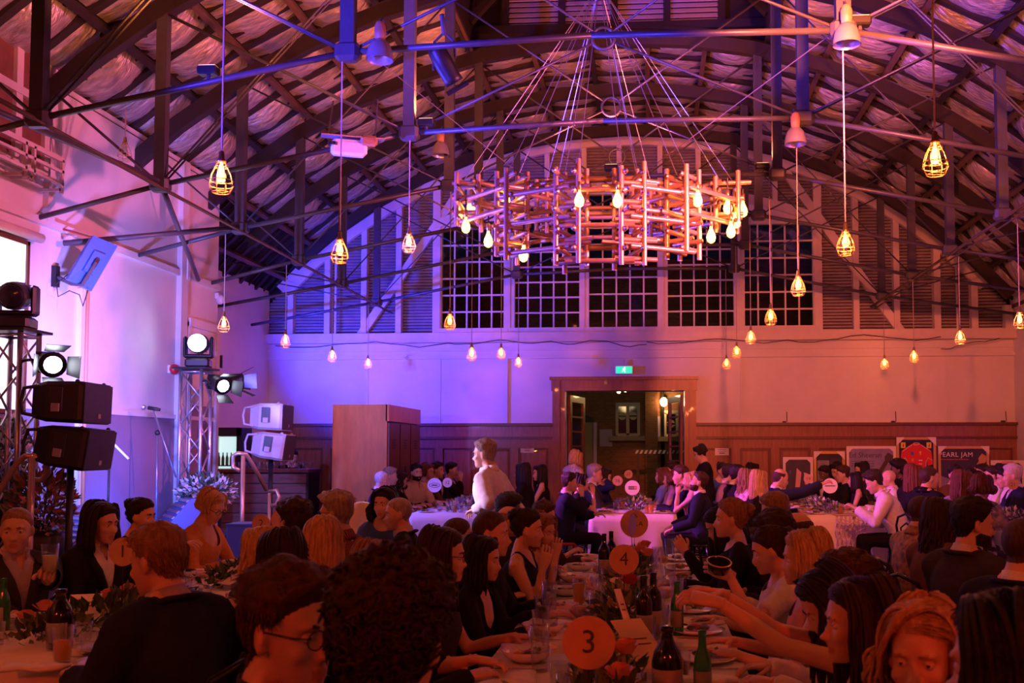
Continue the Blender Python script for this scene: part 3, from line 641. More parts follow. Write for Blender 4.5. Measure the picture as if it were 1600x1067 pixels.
# ------------------------------------------------------------------ pipe chandelier
CHY = 10.0
ch = thing('chandelier', 'ring chandelier built of stacked copper pipes with bare glowing bulbs', 'chandelier', tuple(at(942, 340, CHY)))
CO = np.array(ch.location)
PIPE = MB().cyl((0,0,-0.5), (0,0,0.5), 1.0, 10).mesh('pipe', copper_pipe, True)
def pipe(a, b, r=0.025):
    a = np.array(a, float); b = np.array(b, float); d = b-a
    o = link('pipe', PIPE, ch); o.location = (a+b)/2-CO; o.rotation_euler = Vector(d).to_track_quat('Z', 'Y').to_euler(); o.scale = (r, r, np.linalg.norm(d)); return o
mods = [(733,9.95,283,358,3),(800,9.45,275,408,6),(893,9.15,268,420,7),(983,9.15,268,420,7),(1067,9.45,272,405,6),(1135,9.95,283,362,3),(1010,10.8,292,375,5),(860,10.8,292,375,5)]
MC = []
for (px_, Y, y0, y1, n) in mods:
    top_ = at(px_, y0, Y); bot = at(px_, y1, Y); c = top_[:2]; MC.append((top_, bot))
    q = 0.125; ang = math.atan2(c[1]-10.0, c[0]-CO[0])+PI/4
    cs = [np.array((c[0]+q*1.25*math.cos(ang+k*PI/2), c[1]+q*1.25*math.sin(ang+k*PI/2))) for k in range(4)]
    H = top_[2]-bot[2]
    for k, p in enumerate(cs):
        j = rnd.uniform(-0.04, 0.04); pipe((*p, bot[2]+j+0.05*(k%2)), (*p, top_[2]+0.05+j))
    lv_ = n+3
    for l in range(lv_):
        z = bot[2]+0.08+(H-0.12)*l/(lv_-1)
        for k in ((0,2) if l % 2 else (1,3)):
            a, b = cs[k], cs[(k+1)%4]; d = (b-a)/np.linalg.norm(b-a); ex = 0.05+0.08*(rnd.random() < 0.25)
            off = np.array((-d[1], d[0]))*0.03
            pipe((*(a-d*0.05+off), z), (*(b+d*ex+off), z), 0.023)
for k in range(8):
    (t0, b0), (t1, b1) = MC[k], MC[(k+1)%8]
    n = 6 if k in (1,2,3) else 4
    lo = max(b0[2], b1[2])+0.05; hi = min(t0[2], t1[2])-0.03
    for l in range(n):
        z = lo+(hi-lo)*l/(n-1); d = t1[:2]-t0[:2]; d = d/np.linalg.norm(d); nn = np.array((-d[1], d[0]))*(0.12 if l % 2 else -0.12)
        pipe((*(t0[:2]+nn-d*0.05), z), (*(t1[:2]+nn+d*0.05), z), 0.023)
EB = MB().lathe([(0.012,0.03),(0.014,0.0),(0.022,-0.02),(0.040,-0.06),(0.045,-0.09),(0.036,-0.125),(0.014,-0.142),(0.002,-0.145)], 12).mesh('bulb', emis('chandelier_bulb', (1.0,0.48,0.09), 9.0), True)
EC = MB().lathe([(0.008,0.10),(0.018,0.09),(0.018,0.02),(0.010,0.015)], 10).mesh('bulb_holder', brass, True)
for (px_, py_, Y) in ((716,333,9.9),(736,320,10.1),(728,350,9.75),(763,372,9.6),(790,308,9.5),(818,394,9.4),(905,308,9.0),(965,308,9.0),(1090,308,9.4),(1137,320,9.8),(1161,325,10.0),(1150,342,9.85),(1142,357,9.7),(1111,365,9.6)):
    p = at(px_, py_-8, Y); o = link('bulb', EB, ch); o.location = p-CO; o2 = link('bulb_holder', EC, ch); o2.location = p-CO
    MB().cyl(p+(0,0,0.08), p+(0,0,0.22), 0.008, 5).build('flex', black_paint, ch)
    bulb_light((p[0], p[1]-0.01, p[2]-0.08), (1.0,0.28,0.05), 36.0, 0.04)
apex = np.array((CO[0]-0.03, CHY, at(936, -25, CHY)[2]))
wire = mat('wire', (0.5,0.45,0.5), 0.3, metal=0.8)
for k in range(8):
    t = MC[k][0]
    for s_ in (-0.06, 0.06): MB().cyl((t[0]+s_, t[1], t[2]), apex, 0.004, 4).build('suspension_wire', wire, ch)
MB().cyl(apex, (apex[0], apex[1], 9.3), 0.008, 5).build('suspension_chain', wire, ch)
for a, b in (((1017,262),(1310,45)), ((800,262),(560,70))):
    p = at(*a, 9.6); q = at(*b, 7.6); MB().cyl(p, q, 0.005, 4).build('guy_wire', wire, ch)

# ------------------------------------------------------------------ things hung in the roof
for (px_, py_, Y, lab) in ((600,92,7.55,'dented metal bell lamp under the sixth truss, above the white projector box'), (1318,68,7.55,'metal bell lamp lit blue under the sixth truss'), (1240,222,9.55,'metal bell lamp under the fifth truss beside the chandelier'), (692,240,11.5,'metal bell lamp in shade behind the chandelier wires')):
    p = at(px_, py_, Y); s_ = 0.105*7.55/7.55
    t = thing('bell_lamp', lab, 'lamp', (p[0], Y-0.12, p[2]))
    MB().lathe([(0.105,-0.06),(0.098,0.0),(0.080,0.06),(0.050,0.095),(0.02,0.10),(0.02,0.095),(0.048,0.088),(0.076,0.055),(0.094,0.0),(0.101,-0.06)], 24, cap=False).build('shade', mat('lamp_shade', (0.55,0.50,0.50), 0.3, metal=0.7), t, True, True)
    MB().lathe([(0.02,0.09),(0.04,0.10),(0.045,0.16),(0.045,0.20),(0.03,0.24),(0.01,0.25)], 14).build('ballast', mat('ballast_rust', (0.5,0.25,0.12), 0.5, var=0.4), t, True, True)
    zt = float(np.interp(p[0]-X0, [a for a, z in NODE], [z for a, z in NODE]))
    MB().tube([(0,0,0.24),(0,0.06,max(0.3, zt-p[2]-0.02)),(0,0.12,max(0.3, zt-p[2]))], 0.010, 5).build('hanger', steel, t, local=True)
c = at(545, 232, 9.4); t = thing('projector', 'white ceiling projector under a metal plate beside the truss node', 'projector', tuple(c))
R = rotm('z', 0.35)@rotm('x', 0.22)
MB().cbox((0,0,0), (0.34,0.30,0.15), R, 0.03).build('body', mat('projector_white', (0.85,0.85,0.88), 0.35), t, local=True)
MB().cbox((0.03,0.02,0.11), (0.60,0.40,0.012), R).build('shelf_plate', alu, t, local=True)
MB().cbox((0.20,-0.02,0.06), (0.16,0.2,0.10), R, 0.02).build('cable_bundle', mat('ochre_cable', (0.55,0.28,0.10), 0.6, var=0.4, scale=20), t, local=True)
MB().lathe([(0.05,0),(0.055,0.03),(0.04,0.035)], 14, (0,0,0)).build('lens', black_gloss, t, local=True).location = (-0.1,-0.16,-0.02)
for x in (-0.2, 0.25): MB().cyl(R@np.array((x,0.02,0.11)), (x, 0.12, 0.52), 0.008, 5).build('hanger', steel, t, local=True)
c = at(694, 100, 7.7); t = thing('truss_spotlight', 'blue lit theatre spotlight clamped to the sixth truss', 'spotlight', tuple(c))
R = rotm('y', -0.5)@rotm('x', 0.5)
MB().tube([R@np.array((0,0,z)) for z in (0.16,0.12,0.0,-0.12,-0.16)], [0.05,0.075,0.08,0.075,0.08], 12).build('housing', black_paint, t, True, True)
MB().cbox(R@np.array((0,0,-0.21)), (0.19,0.19,0.02), R).build('barn_door', black_paint, t, local=True)
MB().tube([R@np.array((-0.1,0,0)),(-0.08,0,0.18),(0,0,0.26),(0.08,0,0.18),R@np.array((0.1,0,0))], 0.012, 5).build('yoke', steel, t, local=True)
MB().cyl((0,0,0.24), (0,-0.1,0.36), 0.02, 6).build('clamp', steel, t, local=True)

# ------------------------------------------------------------------ stage side
ZS = 0.55
stg = thing('stage', 'low dark stage platform along the plaster wall', 'stage', (-5.6, 11.0, 0))
MB().box((XL+0.03, 8.1, ZS-0.05), (-5.2, 13.1, ZS)).build('deck', mat('stage_top', (0.03,0.03,0.035), 0.5), stg)
MB().box((XL+0.03, 8.1, 0), (-5.25, 13.05, ZS-0.05)).build('skirt', mat('stage_skirt', (0.10,0.12,0.35), 0.6), stg)
def tower(x, y, z0, h, lab, w=0.27):
    t = thing('lighting_tower', lab, 'truss tower', (x, y, z0)); r = 0.024
    cs = [(-w/2,-w/2),(w/2,-w/2),(w/2,w/2),(-w/2,w/2)]
    for a in cs: MB().cyl((*a,0), (*a,h), r, 8).build('leg', alu, t, True, True)
    n = int(h/0.30)
    for k in range(n):
        z0_, z1_ = 0.04+(h-0.08)*k/n, 0.04+(h-0.08)*(k+1)/n
        for i in range(4):
            a, b = cs[i], cs[(i+1)%4]
            if k % 2: a, b = b, a
            MB().cyl((*a,z0_), (*b,z1_), 0.011, 5).build('lacing', alu, t, True, True)
    for z in (0.03, h-0.03):
        for i in range(4): MB().cyl((*cs[i],z), (*cs[(i+1)%4],z), 0.014, 6).build('ring_tube', alu, t, True, True)
    MB().cbox((0,0,h+0.012), (w+0.16,w+0.16,0.024)).build('top_plate', black_paint, t, local=True)
    MB().cbox((0,0,0.006), (w+0.2,w+0.2,0.012)).build('base_plate', black_paint, t, local=True)
    return t
YA = 8.5
pA = at(22, 600, YA); hA = at(22, 520, YA)[2]; tower(pA[0], YA, ZS, hA-ZS, 'silver lattice lighting tower behind the black loudspeakers')
YB = 12.3
pB = at(306, 600, YB); hB = at(306, 578, YB)[2]; tower(pB[0], YB, ZS, hB-ZS, 'silver lattice lighting tower beside the white flowers, lamp blazing on top')
def moving_head(x, y, z, tilt, rz, lab, lit):
    t = thing('moving_head_light', lab, 'stage light', (x, y, z), rz)
    MB().cbox((0,0,0.06), (0.30,0.24,0.12), bev=0.025).build('base', black_paint, t, local=True)
    yk = MB()
    for s_ in (-1, 1): yk.cbox((s_*0.16,0,0.27), (0.045,0.13,0.26), bev=0.02)
    yk.cbox((0,0,0.15), (0.36,0.13,0.05), bev=0.02); yk.cyl((0,0,0.11), (0,0,0.15), 0.05, 12); yk.build('yoke', black_paint, t, local=True)
    R = rotm('x', tilt); c = np.array((0,0,0.31))
    hd = MB(); hd.tube([c+R@np.array((0,0,q)) for q in (-0.13,-0.10,0.0,0.10,0.12)], [0.07,0.115,0.13,0.125,0.115], 18)
    for k in range(14):
        a = 2*PI*k/14; hd.cbox(c+R@np.array((0.118*math.cos(a),0.118*math.sin(a),-0.07)), (0.012,0.012,0.1), R)
    hd.build('head', mat('stage_plastic', (0.05,0.045,0.045), 0.4), t, local=True)
    ln = MB(); ln.tube([c+R@np.array((0,0,q)) for q in (0.121,0.135)], [0.112,0.09], 20); ln.build('lens', led_m if lit else mat('dark_lens', (0.02,0.02,0.03), 0.1), t, True, True)
    if not lit:
        MB().tube([c+R@np.array((0.05*math.cos(a),0.05*math.sin(a),-0.135)) for a in np.linspace(0,2*PI,17)[:-1]], 0.008, 5, closed=True).build('vent_ring', brass, t, True, True)
    return t
moving_head(pA[0], YA, hA+0.024, PI*0.55, 0.2, 'dark moving head light seen from behind on the tower by the screen', False)
moving_head(pB[0]+0.03, YB, hB+0.024, PI*0.5, 0.25, 'moving head light blazing white on top of the lattice tower', True)
def par(c, aim, lab, anchor):
    c = np.array(c, float); t = thing('par_lantern', lab, 'stage light', tuple(c)); d = np.array(aim, float)-c; d /= np.linalg.norm(d)
    MB().tube([-d*0.20,-d*0.17,-d*0.05,d*0.06,d*0.10], [0.05,0.085,0.105,0.11,0.115], 16).build('can', black_paint, t, True, True)
    MB().tube([d*0.085,d*0.103], [0.098,0.07], 18).build('lens', led_m, t, True, True)
    u = np.cross(d, (0,0,1)); u /= np.linalg.norm(u); v = np.cross(u, d)
    for s_, ax, bx in ((1,u,v),(-1,u,v),(1,v,u),(-1,v,u)):
        a = d*0.10+ax*s_*0.115; q = ax*s_*0.07+d*0.14
        MB().prism([a-bx*0.08, a+bx*0.08, a+q+bx*0.10, a+q-bx*0.10], d*0.2+ax*0.98, 0.004).build('barn_door', black_paint, t, local=True)
    MB().tube([u*0.12, u*0.13-d*0.05+v*0.02, (np.array(anchor)-c)*0.8+v*0.02, np.array(anchor)-c], 0.014, 6).build('bracket', black_paint, t, local=True)
    for k in range(5): MB().cbox(-d*(0.10+0.02*k)+v*0.0, (0.19-0.01*k,0.19-0.01*k,0.008), np.array([u, v, d]).T).build('fin', black_paint, t, local=True)
par(at(78, 568, 8.4), (-3.4, 6.6, 1.9), 'par lantern with barn doors aimed right from the tower by the screen', (pA[0]+0.13, 8.37, at(60,566,8.4)[2]))
par(at(343, 600, 12.15), (-4.3, 11.3, 2.0), 'lower par lantern glowing on the right side of the blazing tower', (pB[0]+0.13, 12.17, at(330,596,12.15)[2]))
par(at(366, 597, 12.5), (-3.6, 13.7, 2.6), 'par lantern turned away behind the glowing one on the tower', (pB[0]+0.13, 12.43, at(335,596,12.45)[2]))

par((-6.85, 14.75, 2.95), (-3.6, 18.3, 3.0), 'added unseen par lantern in the recess behind the stage wall end', (-7.2, 14.7, 3.1))  # lantern added out of view to house the recess lamp
def speaker_stack(c, rz, lab, pole_to, s=1.0, skin=None):
    t = thing('speaker_pole', lab.replace('pair of line array loudspeakers', 'pole and round base').replace('black ', 'black '), 'stand', (c[0], c[1], pole_to))
    hgt = c[2]-0.37*s-pole_to
    MB().cyl((0,0,0.02), (0,0,hgt+0.01), 0.03, 10).build('pole', black_paint, t, True, True)
    MB().lathe([(0.26,0),(0.26,0.02),(0.05,0.035),(0.04,0.1)], 20).build('base', black_paint, t, True, True)
    for k, dz in enumerate((0.19, -0.19)):
        u = thing('loudspeaker', lab+(', upper box' if k == 0 else ', lower box'), 'loudspeaker', (c[0], c[1], c[2]+dz*s), rz)
        tilt = rotm('x', 0.03 if k == 0 else 0.14); off = np.array((0,0 if k == 0 else -0.03,0)); D, Wd, H = 0.42*s, 0.60*s, 0.355*s
        q = MB(); rings = []
        for y, hw, hh in ((-D/2, Wd/2*0.96, H/2*0.99), (-D/2+0.03, Wd/2, H/2), (D/2-0.12, Wd/2, H/2*0.96), (D/2, Wd/2*0.88, H/2*0.80)):
            b = 0.03; rings.append([tilt@np.array(p)+off for p in ((hw-b,y,-hh),(hw,y,-hh+b),(hw,y,hh-b),(hw-b,y,hh),(-hw+b,y,hh),(-hw,y,hh-b),(-hw,y,-hh+b),(-hw+b,y,-hh))])
        q.loft(rings); q.build('cabinet', skin or black_paint, u, local=True)
        MB().prism([tilt@np.array(p)+off for p in ((-Wd/2*0.92,-D/2-0.002,-H/2*0.93),(Wd/2*0.92,-D/2-0.002,-H/2*0.93),(Wd/2*0.92,-D/2-0.002,H/2*0.93),(-Wd/2*0.92,-D/2-0.002,H/2*0.93))], tilt@np.array((0,-1,0)), 0.012).build('grille', mat('grille_black', (0.03,0.022,0.022), 0.5, var=0.5, scale=260, bump=0.5), u, local=True)
        MB().prism([tilt@np.array(p)+off for p in ((0.0,-D/2-0.014,-H*0.36),(0.05,-D/2-0.014,-H*0.36),(0.05,-D/2-0.014,-H*0.25),(0.0,-D/2-0.014,-H*0.25))], tilt@np.array((0,-1,0)), 0.004).build('badge', mat('badge_grey', (0.35,0.25,0.22), 0.4), u, local=True)
        for sx in (-1, 1):
            hx = sx*Wd/2
            MB().cbox(tilt@np.array((hx+sx*0.004, 0.0, 0.02))+off, (0.012,0.11,0.20), tilt, 0.004).build('rigging_plate', mat('rig_dark', (0.02,0.02,0.025), 0.4), u, local=True)
            MB().cbox(tilt@np.array((hx+sx*0.012, 0.0, -0.05))+off, (0.012,0.07,0.07), tilt, 0.004).build('latch', skin or grey_plastic, u, local=True)
            MB().tube([tilt@np.array(p)+off for p in ((hx-sx*0.03,D/2-0.05,H*0.36),(hx-sx*0.03,D/2+0.07,H*0.30),(hx-sx*0.03,D/2+0.09,0),(hx-sx*0.03,D/2+0.07,-H*0.30),(hx-sx*0.03,D/2-0.05,-H*0.36))], 0.016, 8).build('handle', skin or black_paint, u, True, True)
            MB().ell(tilt@np.array((hx-sx*0.04,-D/2+0.06,H/2))+off, (0.02,0.02,0.02), nu=8, nv=6).build('rigging_pin', skin or black_paint, u, True, True)
cA = at(112, 664, 8.3); speaker_stack(cA, math.radians(97), 'black pair of line array loudspeakers beside the screen', 0.0, 1.0)
cB = at(424, 674, 13.0); speaker_stack(cB, math.radians(97), 'pale lit pair of line array loudspeakers by the bar', 0.0, 1.0, mat('speaker_grey', (0.42,0.45,0.52), 0.4))  # pale cabinet colour stands for the stage light on these boxes

# wall monitor on its swing arm, screen, sensors, siren
c = atx(146, 411, XL+0.42); mon = thing('wall_monitor', 'flat monitor seen from behind on a wall arm over the stage', 'monitor', tuple(c))
ca = [np.array(at(px_, py_, c[1]+dy)) for (px_, py_), dy in (((146,368),0.05),((184,384),0.30),((143,455),0.10),((106,436),-0.15))]
n = np.cross(ca[1]-ca[0], ca[3]-ca[0]); n /= np.linalg.norm(n); n = n if n[1] > 0 else -n
mon_b = mat('monitor_back', (0.05,0.14,0.50), 0.30)  # blue stage light on the casing is put into its colour
MB().prism(ca, n, 0.05).build('casing', mon_b, mon)
cen = sum(ca)/4
inner = [cen+(p-cen)*0.86 for p in ca]; MB().prism([p+n*0.051 for p in [cen+(q-cen)*0.96 for q in ca]], n, 0.012).build('screen', mat('dark_lens', (0.02,0.02,0.03), 0.1), mon)
MB().prism([cen+(p-cen)*0.45-n*0.03 for p in ca], n, 0.035).build('back_hump', mon_b, mon)
MB().prism([cen+(p-cen)*0.16-n*0.06 for p in ca], n, 0.05).build('mount_plate', black_paint, mon)
e = (ca[2]+ca[3])/2; wb = atx(84, 432, XL+0.01)
MB().tube([wb+(0.03,0,0), wb*0.4+e*0.6+(0.02,0,-0.02), e-n*0.04, cen-n*0.05], 0.022, 6).build('swing_arm', steel, mon)
MB().cbox(wb+(0.02,0,0), (0.05,0.07,0.22)).build('wall_plate', black_paint, mon)
MB().tube([ca[3]+(0,0,0.05), ca[3]+(-0.12,0,-0.05), ca[3]+(-0.10,0,-0.18), ca[3]+(0.02,0,-0.12), e+(0,0,-0.10), e+(0.04,0,-0.22), e+(0.09,0,-0.05)], 0.006, 5).build('cable', black_paint, mon)
MB().tube([ca[0]+(-0.02,0,-0.02), ca[0]+(-0.25,0,0.05), ca[0]+(-0.45,0,0.10), ca[0]+(-0.8,-0.2,0.22)], 0.012, 5).build('cable', mat('red_cable', (0.35,0.06,0.04), 0.5), mon)
ya, yb = atx(-60, 440, XL)[1], atx(37, 440, XL)[1]; zt = atx(20, 372, XL)[2]; zb4 = atx(20, 640, XL)[2]
scr = thing('lit_screen', 'glowing white projection screen in a dark frame on the plaster wall', 'screen', (XL+0.03, (ya+yb)/2, zb4))
MB().box((XL+0.02, ya, zb4), (XL+0.04, yb-0.04, zt-0.04)).build('screen', emis('screen_white', (0.95,0.93,1.0), 1.5), scr)
q = MB(); q.box((XL, yb-0.04, zb4-0.04), (XL+0.06, yb, zt)); q.box((XL, ya, zt-0.04), (XL+0.06, yb, zt)); q.box((XL, ya, zb4-0.04), (XL+0.06, yb, zb4)); q.build('frame', wood_d, scr)
MB().cyl((XL+0.09, ya, zt+0.06), (XL+0.09, yb+0.12, zt+0.06), 0.05, 10).build('roller', cream, scr, True)
p = atx(343, 470, XL+0.0); q = thing('alarm_sensor', 'small white sensor at the top corner of the stage wall', 'sensor', (XL+0.06, YE-0.05, p[2]))
MB().ell((0,0,0), (0.06,0.05,0.07)).build('dome', white_plastic, q, True, True); MB().cbox((-0.04,0,0.05), (0.06,0.08,0.08)).build('bracket', white_plastic, q, local=True)
p = atx(272, 577, XL+0.06); q = thing('alarm_siren', 'round red fire alarm bell on the wall pilaster', 'alarm', tuple(p))
MB().ell((0,0,0), (0.06,0.07,0.07)).build('bell', mat('alarm_red', (0.6,0.03,0.03), 0.3), q, True, True); MB().cbox((-0.05,0,0), (0.05,0.1,0.1)).build('back_plate', white_plastic, q, local=True)
p = atx(291, 420, XL+0.04); q = thing('junction_box', 'tall white junction box on the stage wall', 'box', tuple(p)); MB().cbox((0,0,0), (0.07,0.1,0.32), bev=0.01).build('case', white_plastic, q, local=True); MB().cbox((0.037,0,0), (0.01,0.08,0.28)).build('cover', white_plastic, q, local=True)
p = at(340, 655, 14.2); 

# uplights added on the truss pipes to brighten the roof
for (x, Y, e, col) in ((-3.5,7.55,300,(1.0,0.24,0.05)),(-2.2,9.55,220,(1.0,0.20,0.07)),(-2.6,13.5,110,(1.0,0.20,0.09)),(1.3,11.5,150,(1.0,0.17,0.10)),(1.6,7.55,110,(0.30,0.08,1.0)),(4.2,9.55,120,(1.0,0.22,0.06)),(-0.45,11.5,340,(1.0,0.20,0.14))):
    z = float(np.interp(x-X0, [a for a, zz_ in NODE], [zz_ for a, zz_ in NODE]))+0.06
    t = thing('uplight', 'small black floodlight added on a truss pipe to brighten the roof', 'light', (x, Y, z), group='added roof uplights')
    MB().cbox((0,0,0.03), (0.16,0.10,0.07), bev=0.012).build('case', black_paint, t, local=True); MB().cbox((0,0,0.067), (0.13,0.075,0.004)).build('lens', emis('uplight_lens', (1.0,0.5,0.2), 2.0), t, local=True); MB().cyl((0,0,-0.07), (0,0,0.0), 0.015, 6).build('clamp', steel, t, local=True)
    spot('uplight_beam', (x, Y, z+0.08), (x*0.97, Y+0.9, z+3), col, e*1.5, 160, 0.6, 0.05)
# microphone stand, wedges, rails, flowers
p = at(245, 760, 11.3); t = thing('microphone_stand', 'microphone on a boom stand standing on the stage', 'microphone stand', (p[0], 11.3, ZS))
b0 = np.array((p[0], 11.3, ZS)); def_ = lambda px_, py_: at(px_, py_, 11.3)-b0
for a in (0.3, 2.4, 4.5): MB().tube([(0,0,0.12), (0.28*math.cos(a), 0.28*math.sin(a), 0.012)], 0.010, 6).build('leg', black_paint, t, True, True)
MB().cyl((0,0,0.05), def_(246,676), 0.014, 8).build('pole', mat('stand_grey', (0.25,0.25,0.3), 0.3, metal=0.7), t, True, True)
MB().cyl(def_(275,746), def_(240,642), 0.010, 8).build('boom', mat('stand_grey', (0.25,0.25,0.3)), t, True, True)
MB().ell(def_(246,676), (0.03,0.03,0.035)).build('clutch', black_paint, t, True, True)
mic = MB().tube([def_(250,640), def_(232,637)], [0.018,0.024], 10).build('microphone', black_paint, t, True, True)
MB().ell(def_(224,636)-def_(0,0)+def_(0,0), (0.034,0.034,0.034)).build('mesh_head', alu, t, True, True)
p = at(187, 712, 10.2); t = thing('boom_arm', 'white lit boom pole leaning out behind the black loudspeakers', 'stand', (p[0], 10.2, ZS)); b0 = np.array((p[0], 10.2, ZS))
MB().cyl(at(201,717,10.2)-b0, at(160,676,10.2)-b0, 0.014, 8).build('boom', white_plastic, t, True, True); MB().cyl((-0.12,0,0), at(172,688,10.2)-b0, 0.012, 8).build('pole', black_paint, t, True, True)
for a in (0.3, 2.4, 4.5): MB().tube([(-0.12,0,0.12), (-0.12+0.25*math.cos(a), 0.25*math.sin(a), 0.012)], 0.010, 6).build('leg', black_paint, t, True, True)
def wedge(px_, py_, Y, zb_, s, rz, lab):
    p = at(px_, py_, Y); t = thing('stage_monitor', lab, 'loudspeaker', (p[0], Y, zb_), rz)
    prof = [(-0.25,0),(0.25,0),(0.25,0.12),(0.02,0.40),(-0.14,0.40),(-0.25,0.25)]
    MB().prism([(-0.3*s,a*s,b*s) for a, b in prof], (1,0,0), 0.6*s).build('cabinet', mat('wedge_blue', (0.10,0.13,0.30), 0.45), t, local=True)
    for k in range(5):
        f = (k+0.5)/5; a = np.array((0, 0.25-0.23*f, 0.12+0.28*f))*s
        MB().cbox((0, a[1]+0.006, a[2]+0.005), (0.56*s,0.012,0.035*s), rotm('x', 0.88)).build('grille_bar', alu, t, local=True)
wedge(292, 812, 11.9, ZS, 1.15, 2.2, 'blue lit stage monitor wedge with pale grille bars on the stage')
wedge(128, 822, 9.9, ZS, 0.9, 2.6, 'stage monitor wedge behind the dark haired woman')
p = at(386, 850, 10.4); t = thing('flight_case', 'bright blue box standing at the stage edge', 'box', (p[0], 10.4, 0)); zt = at(386, 818, 10.4)[2]
MB().cbox((0,0,zt/2), (0.32,0.34,zt), bev=0.015).build('case', mat('blue_box', (0.06,0.13,0.62), 0.45), t, local=True); MB().cbox((0,0,zt), (0.33,0.35,0.02)).build('lid', mat('blue_box', (0.06,0.13,0.62)), t, local=True)
def hand_rail(pts, Y, lab):
    P = [at(a, b, Y+dy) for a, b, dy in pts]; base = np.array((P[0][0], P[0][1], 0)); t = thing('hand_rail', lab, 'railing', tuple(base))
    rm = mat('rail_metal', (0.62,0.45,0.33), 0.3, metal=0.6)
    MB().tube([p-base for p in P], 0.026, 8).build('rail', rm, t, True, True)
    return t, P, base, rm
t, P, base, rm = hand_rail([(-40,800,0),(0,765,0),(28,722,0),(40,712,0),(52,712,0)], 8.0, 'curved metal stair rail in front of the lattice tower')
q = at(50, 714, 8.0); MB().cyl((q[0]-base[0], q[1]-base[1], 0), q-base, 0.028, 8).build('post', rm, t, True, True)
MB().tube([at(52,712,8.0)-base, at(72,722,8.1)-base, at(75,738,8.2)-base, at(66,750,8.2)-base, at(52,750,8.2)-base], 0.026, 8).build('return_bend', rm, t, True, True)
t, P, base, rm = hand_rail([(375,735,0),(364,730,0),(364,712,0),(372,708,0),(384,709,0),(400,735,0.3),(416,765,0.6)], 11.8, 'metal stair rail with curled end in front of the bar')
q = at(380, 712, 11.8); MB().cyl((q[0]-base[0], q[1]-base[1], 0), q-base, 0.028, 8).build('post', rm, t, True, True)
t, P, base, rm = hand_rail([(420,768,0),(432,766,0),(436,776,0),(432,788,0),(424,790,0)], 12.6, 'short curled rail end beside the bar front')
q = at(421, 770, 12.6); MB().cyl((q[0]-base[0], q[1]-base[1], 0), q-base, 0.022, 8).build('post', rm, t, True, True)
LEAF = {}
def leaf_cluster(t, c, rad, n, lsize, mats, seed, name='foliage', flat=0.0, up=0.3):
    r = random.Random(seed); q = MB()
    for k in range(n):
        while True:
            d = np.array((r.uniform(-1,1), r.uniform(-1,1), r.uniform(-1,1)))
            if 0.05 < d@d < 1: break
        p = np.array(c)+d*np.array(rad); d = d/np.linalg.norm(d)
        ax = d+np.array((r.uniform(-.6,.6), r.uniform(-.6,.6), r.uniform(-.5,.6)+up)); ax /= np.linalg.norm(ax)
        sd = np.cross(ax, (r.uniform(-1,1), r.uniform(-1,1), r.uniform(-1,1))); sd /= (np.linalg.norm(sd)+1e-9)
        L = lsize*r.uniform(0.7, 1.3); w = L*0.28; nn = np.cross(ax, sd)*L*0.08
        q.mi = r.randrange(len(mats)); q.add([p, p+ax*L*0.45+sd*w+nn, p+ax*L, p+ax*L*0.45-sd*w+nn, p+ax*L*0.5], [(0,1,4),(1,2,4),(2,3,4),(3,0,4)])
    o = q.build(name, mats, t, local=True); o['kind'] = 'stuff'; return o
lf1 = mat('leaf_green', (0.10,0.16,0.07), 0.45); lf2 = mat('leaf_olive', (0.22,0.22,0.10), 0.5); lf3 = mat('leaf_russet', (0.42,0.20,0.12), 0.5); lf4 = mat('petal_white', (0.72,0.70,0.68), 0.5); lf5 = mat('leaf_dark', (0.035,0.06,0.035), 0.45)
def flower_bank(px_, py_, Y, rad, lab, mats, seed, n=900):
    p = at(px_, py_, Y); z0 = ZS if p[0] < -5.0 else 0.0; t = thing('flower_arrangement', lab, 'flowers', (p[0], Y, z0)); h = p[2]-z0
    MB().lathe([(0.14,0),(0.18,0.02),(0.2,h*0.5),(0.16,h*0.62)], 16).build('urn', black_paint, t, True, True)
    leaf_cluster(t, (0,0,h), rad, n, 0.07, mats, seed)
    q = MB(); r = random.Random(seed)
    for k in range(24): a = r.uniform(0, 2*PI); q.tube([(0,0,h*0.5), (rad[0]*0.7*math.cos(a), rad[1]*0.7*math.sin(a), h+rad[2]*r.uniform(-0.4,0.8))], 0.005, 4)
    q.build('stems', lf5, t, local=True)
flower_bank(66, 790, 8.4, (0.27,0.22,0.32), 'russet leafy arrangement behind the pole of the black loudspeakers', [lf3, lf2, lf1, lf3], 5)
flower_bank(322, 768, 12.2, (0.36,0.25,0.20), 'white flower arrangement at the foot of the blazing tower', [lf4, lf4, lf1, lf5], 6)
flower_bank(16, 712, 8.85, (0.14,0.2,0.36), 'white blossom arrangement seen through the tower by the screen', [lf4, lf4, lf1, lf5], 7)

# bar, fridge, lockers
p0, p1 = at(372, 733, 15.0), at(481, 733, 15.0); t = thing('bar_counter', 'dark plank fronted bar counter behind the pale loudspeakers', 'counter', (0.5*(p0[0]+p1[0]), 15.0, 0))
hb_ = p0[2]; xa, xb = p0[0]-t.location.x, p1[0]-t.location.x
MB().box((xa-0.6, 0.03, 0), (xb, 0.55, hb_-0.05)).build('carcass', black_paint, t, local=True)
MB().box((xa-0.65, -0.05, hb_-0.05), (xb+0.02, 0.62, hb_)).build('worktop', wood_d, t, local=True)
for k in range(8): MB().box((xa-0.6, -0.004*(k%2), 0.03+(hb_-0.09)*k/8), (xb-0.03, 0.03, 0.03+(hb_-0.09)*(k+1)/8-0.012)).build('plank', mat('bar_plank', (0.20,0.15,0.14), 0.5, var=0.4, scale=5, stretch=(0.6,6,6)), t, local=True)
gl_m = glassy('clear_glass', (0.98,0.98,1.0), 0.80, 0.02)
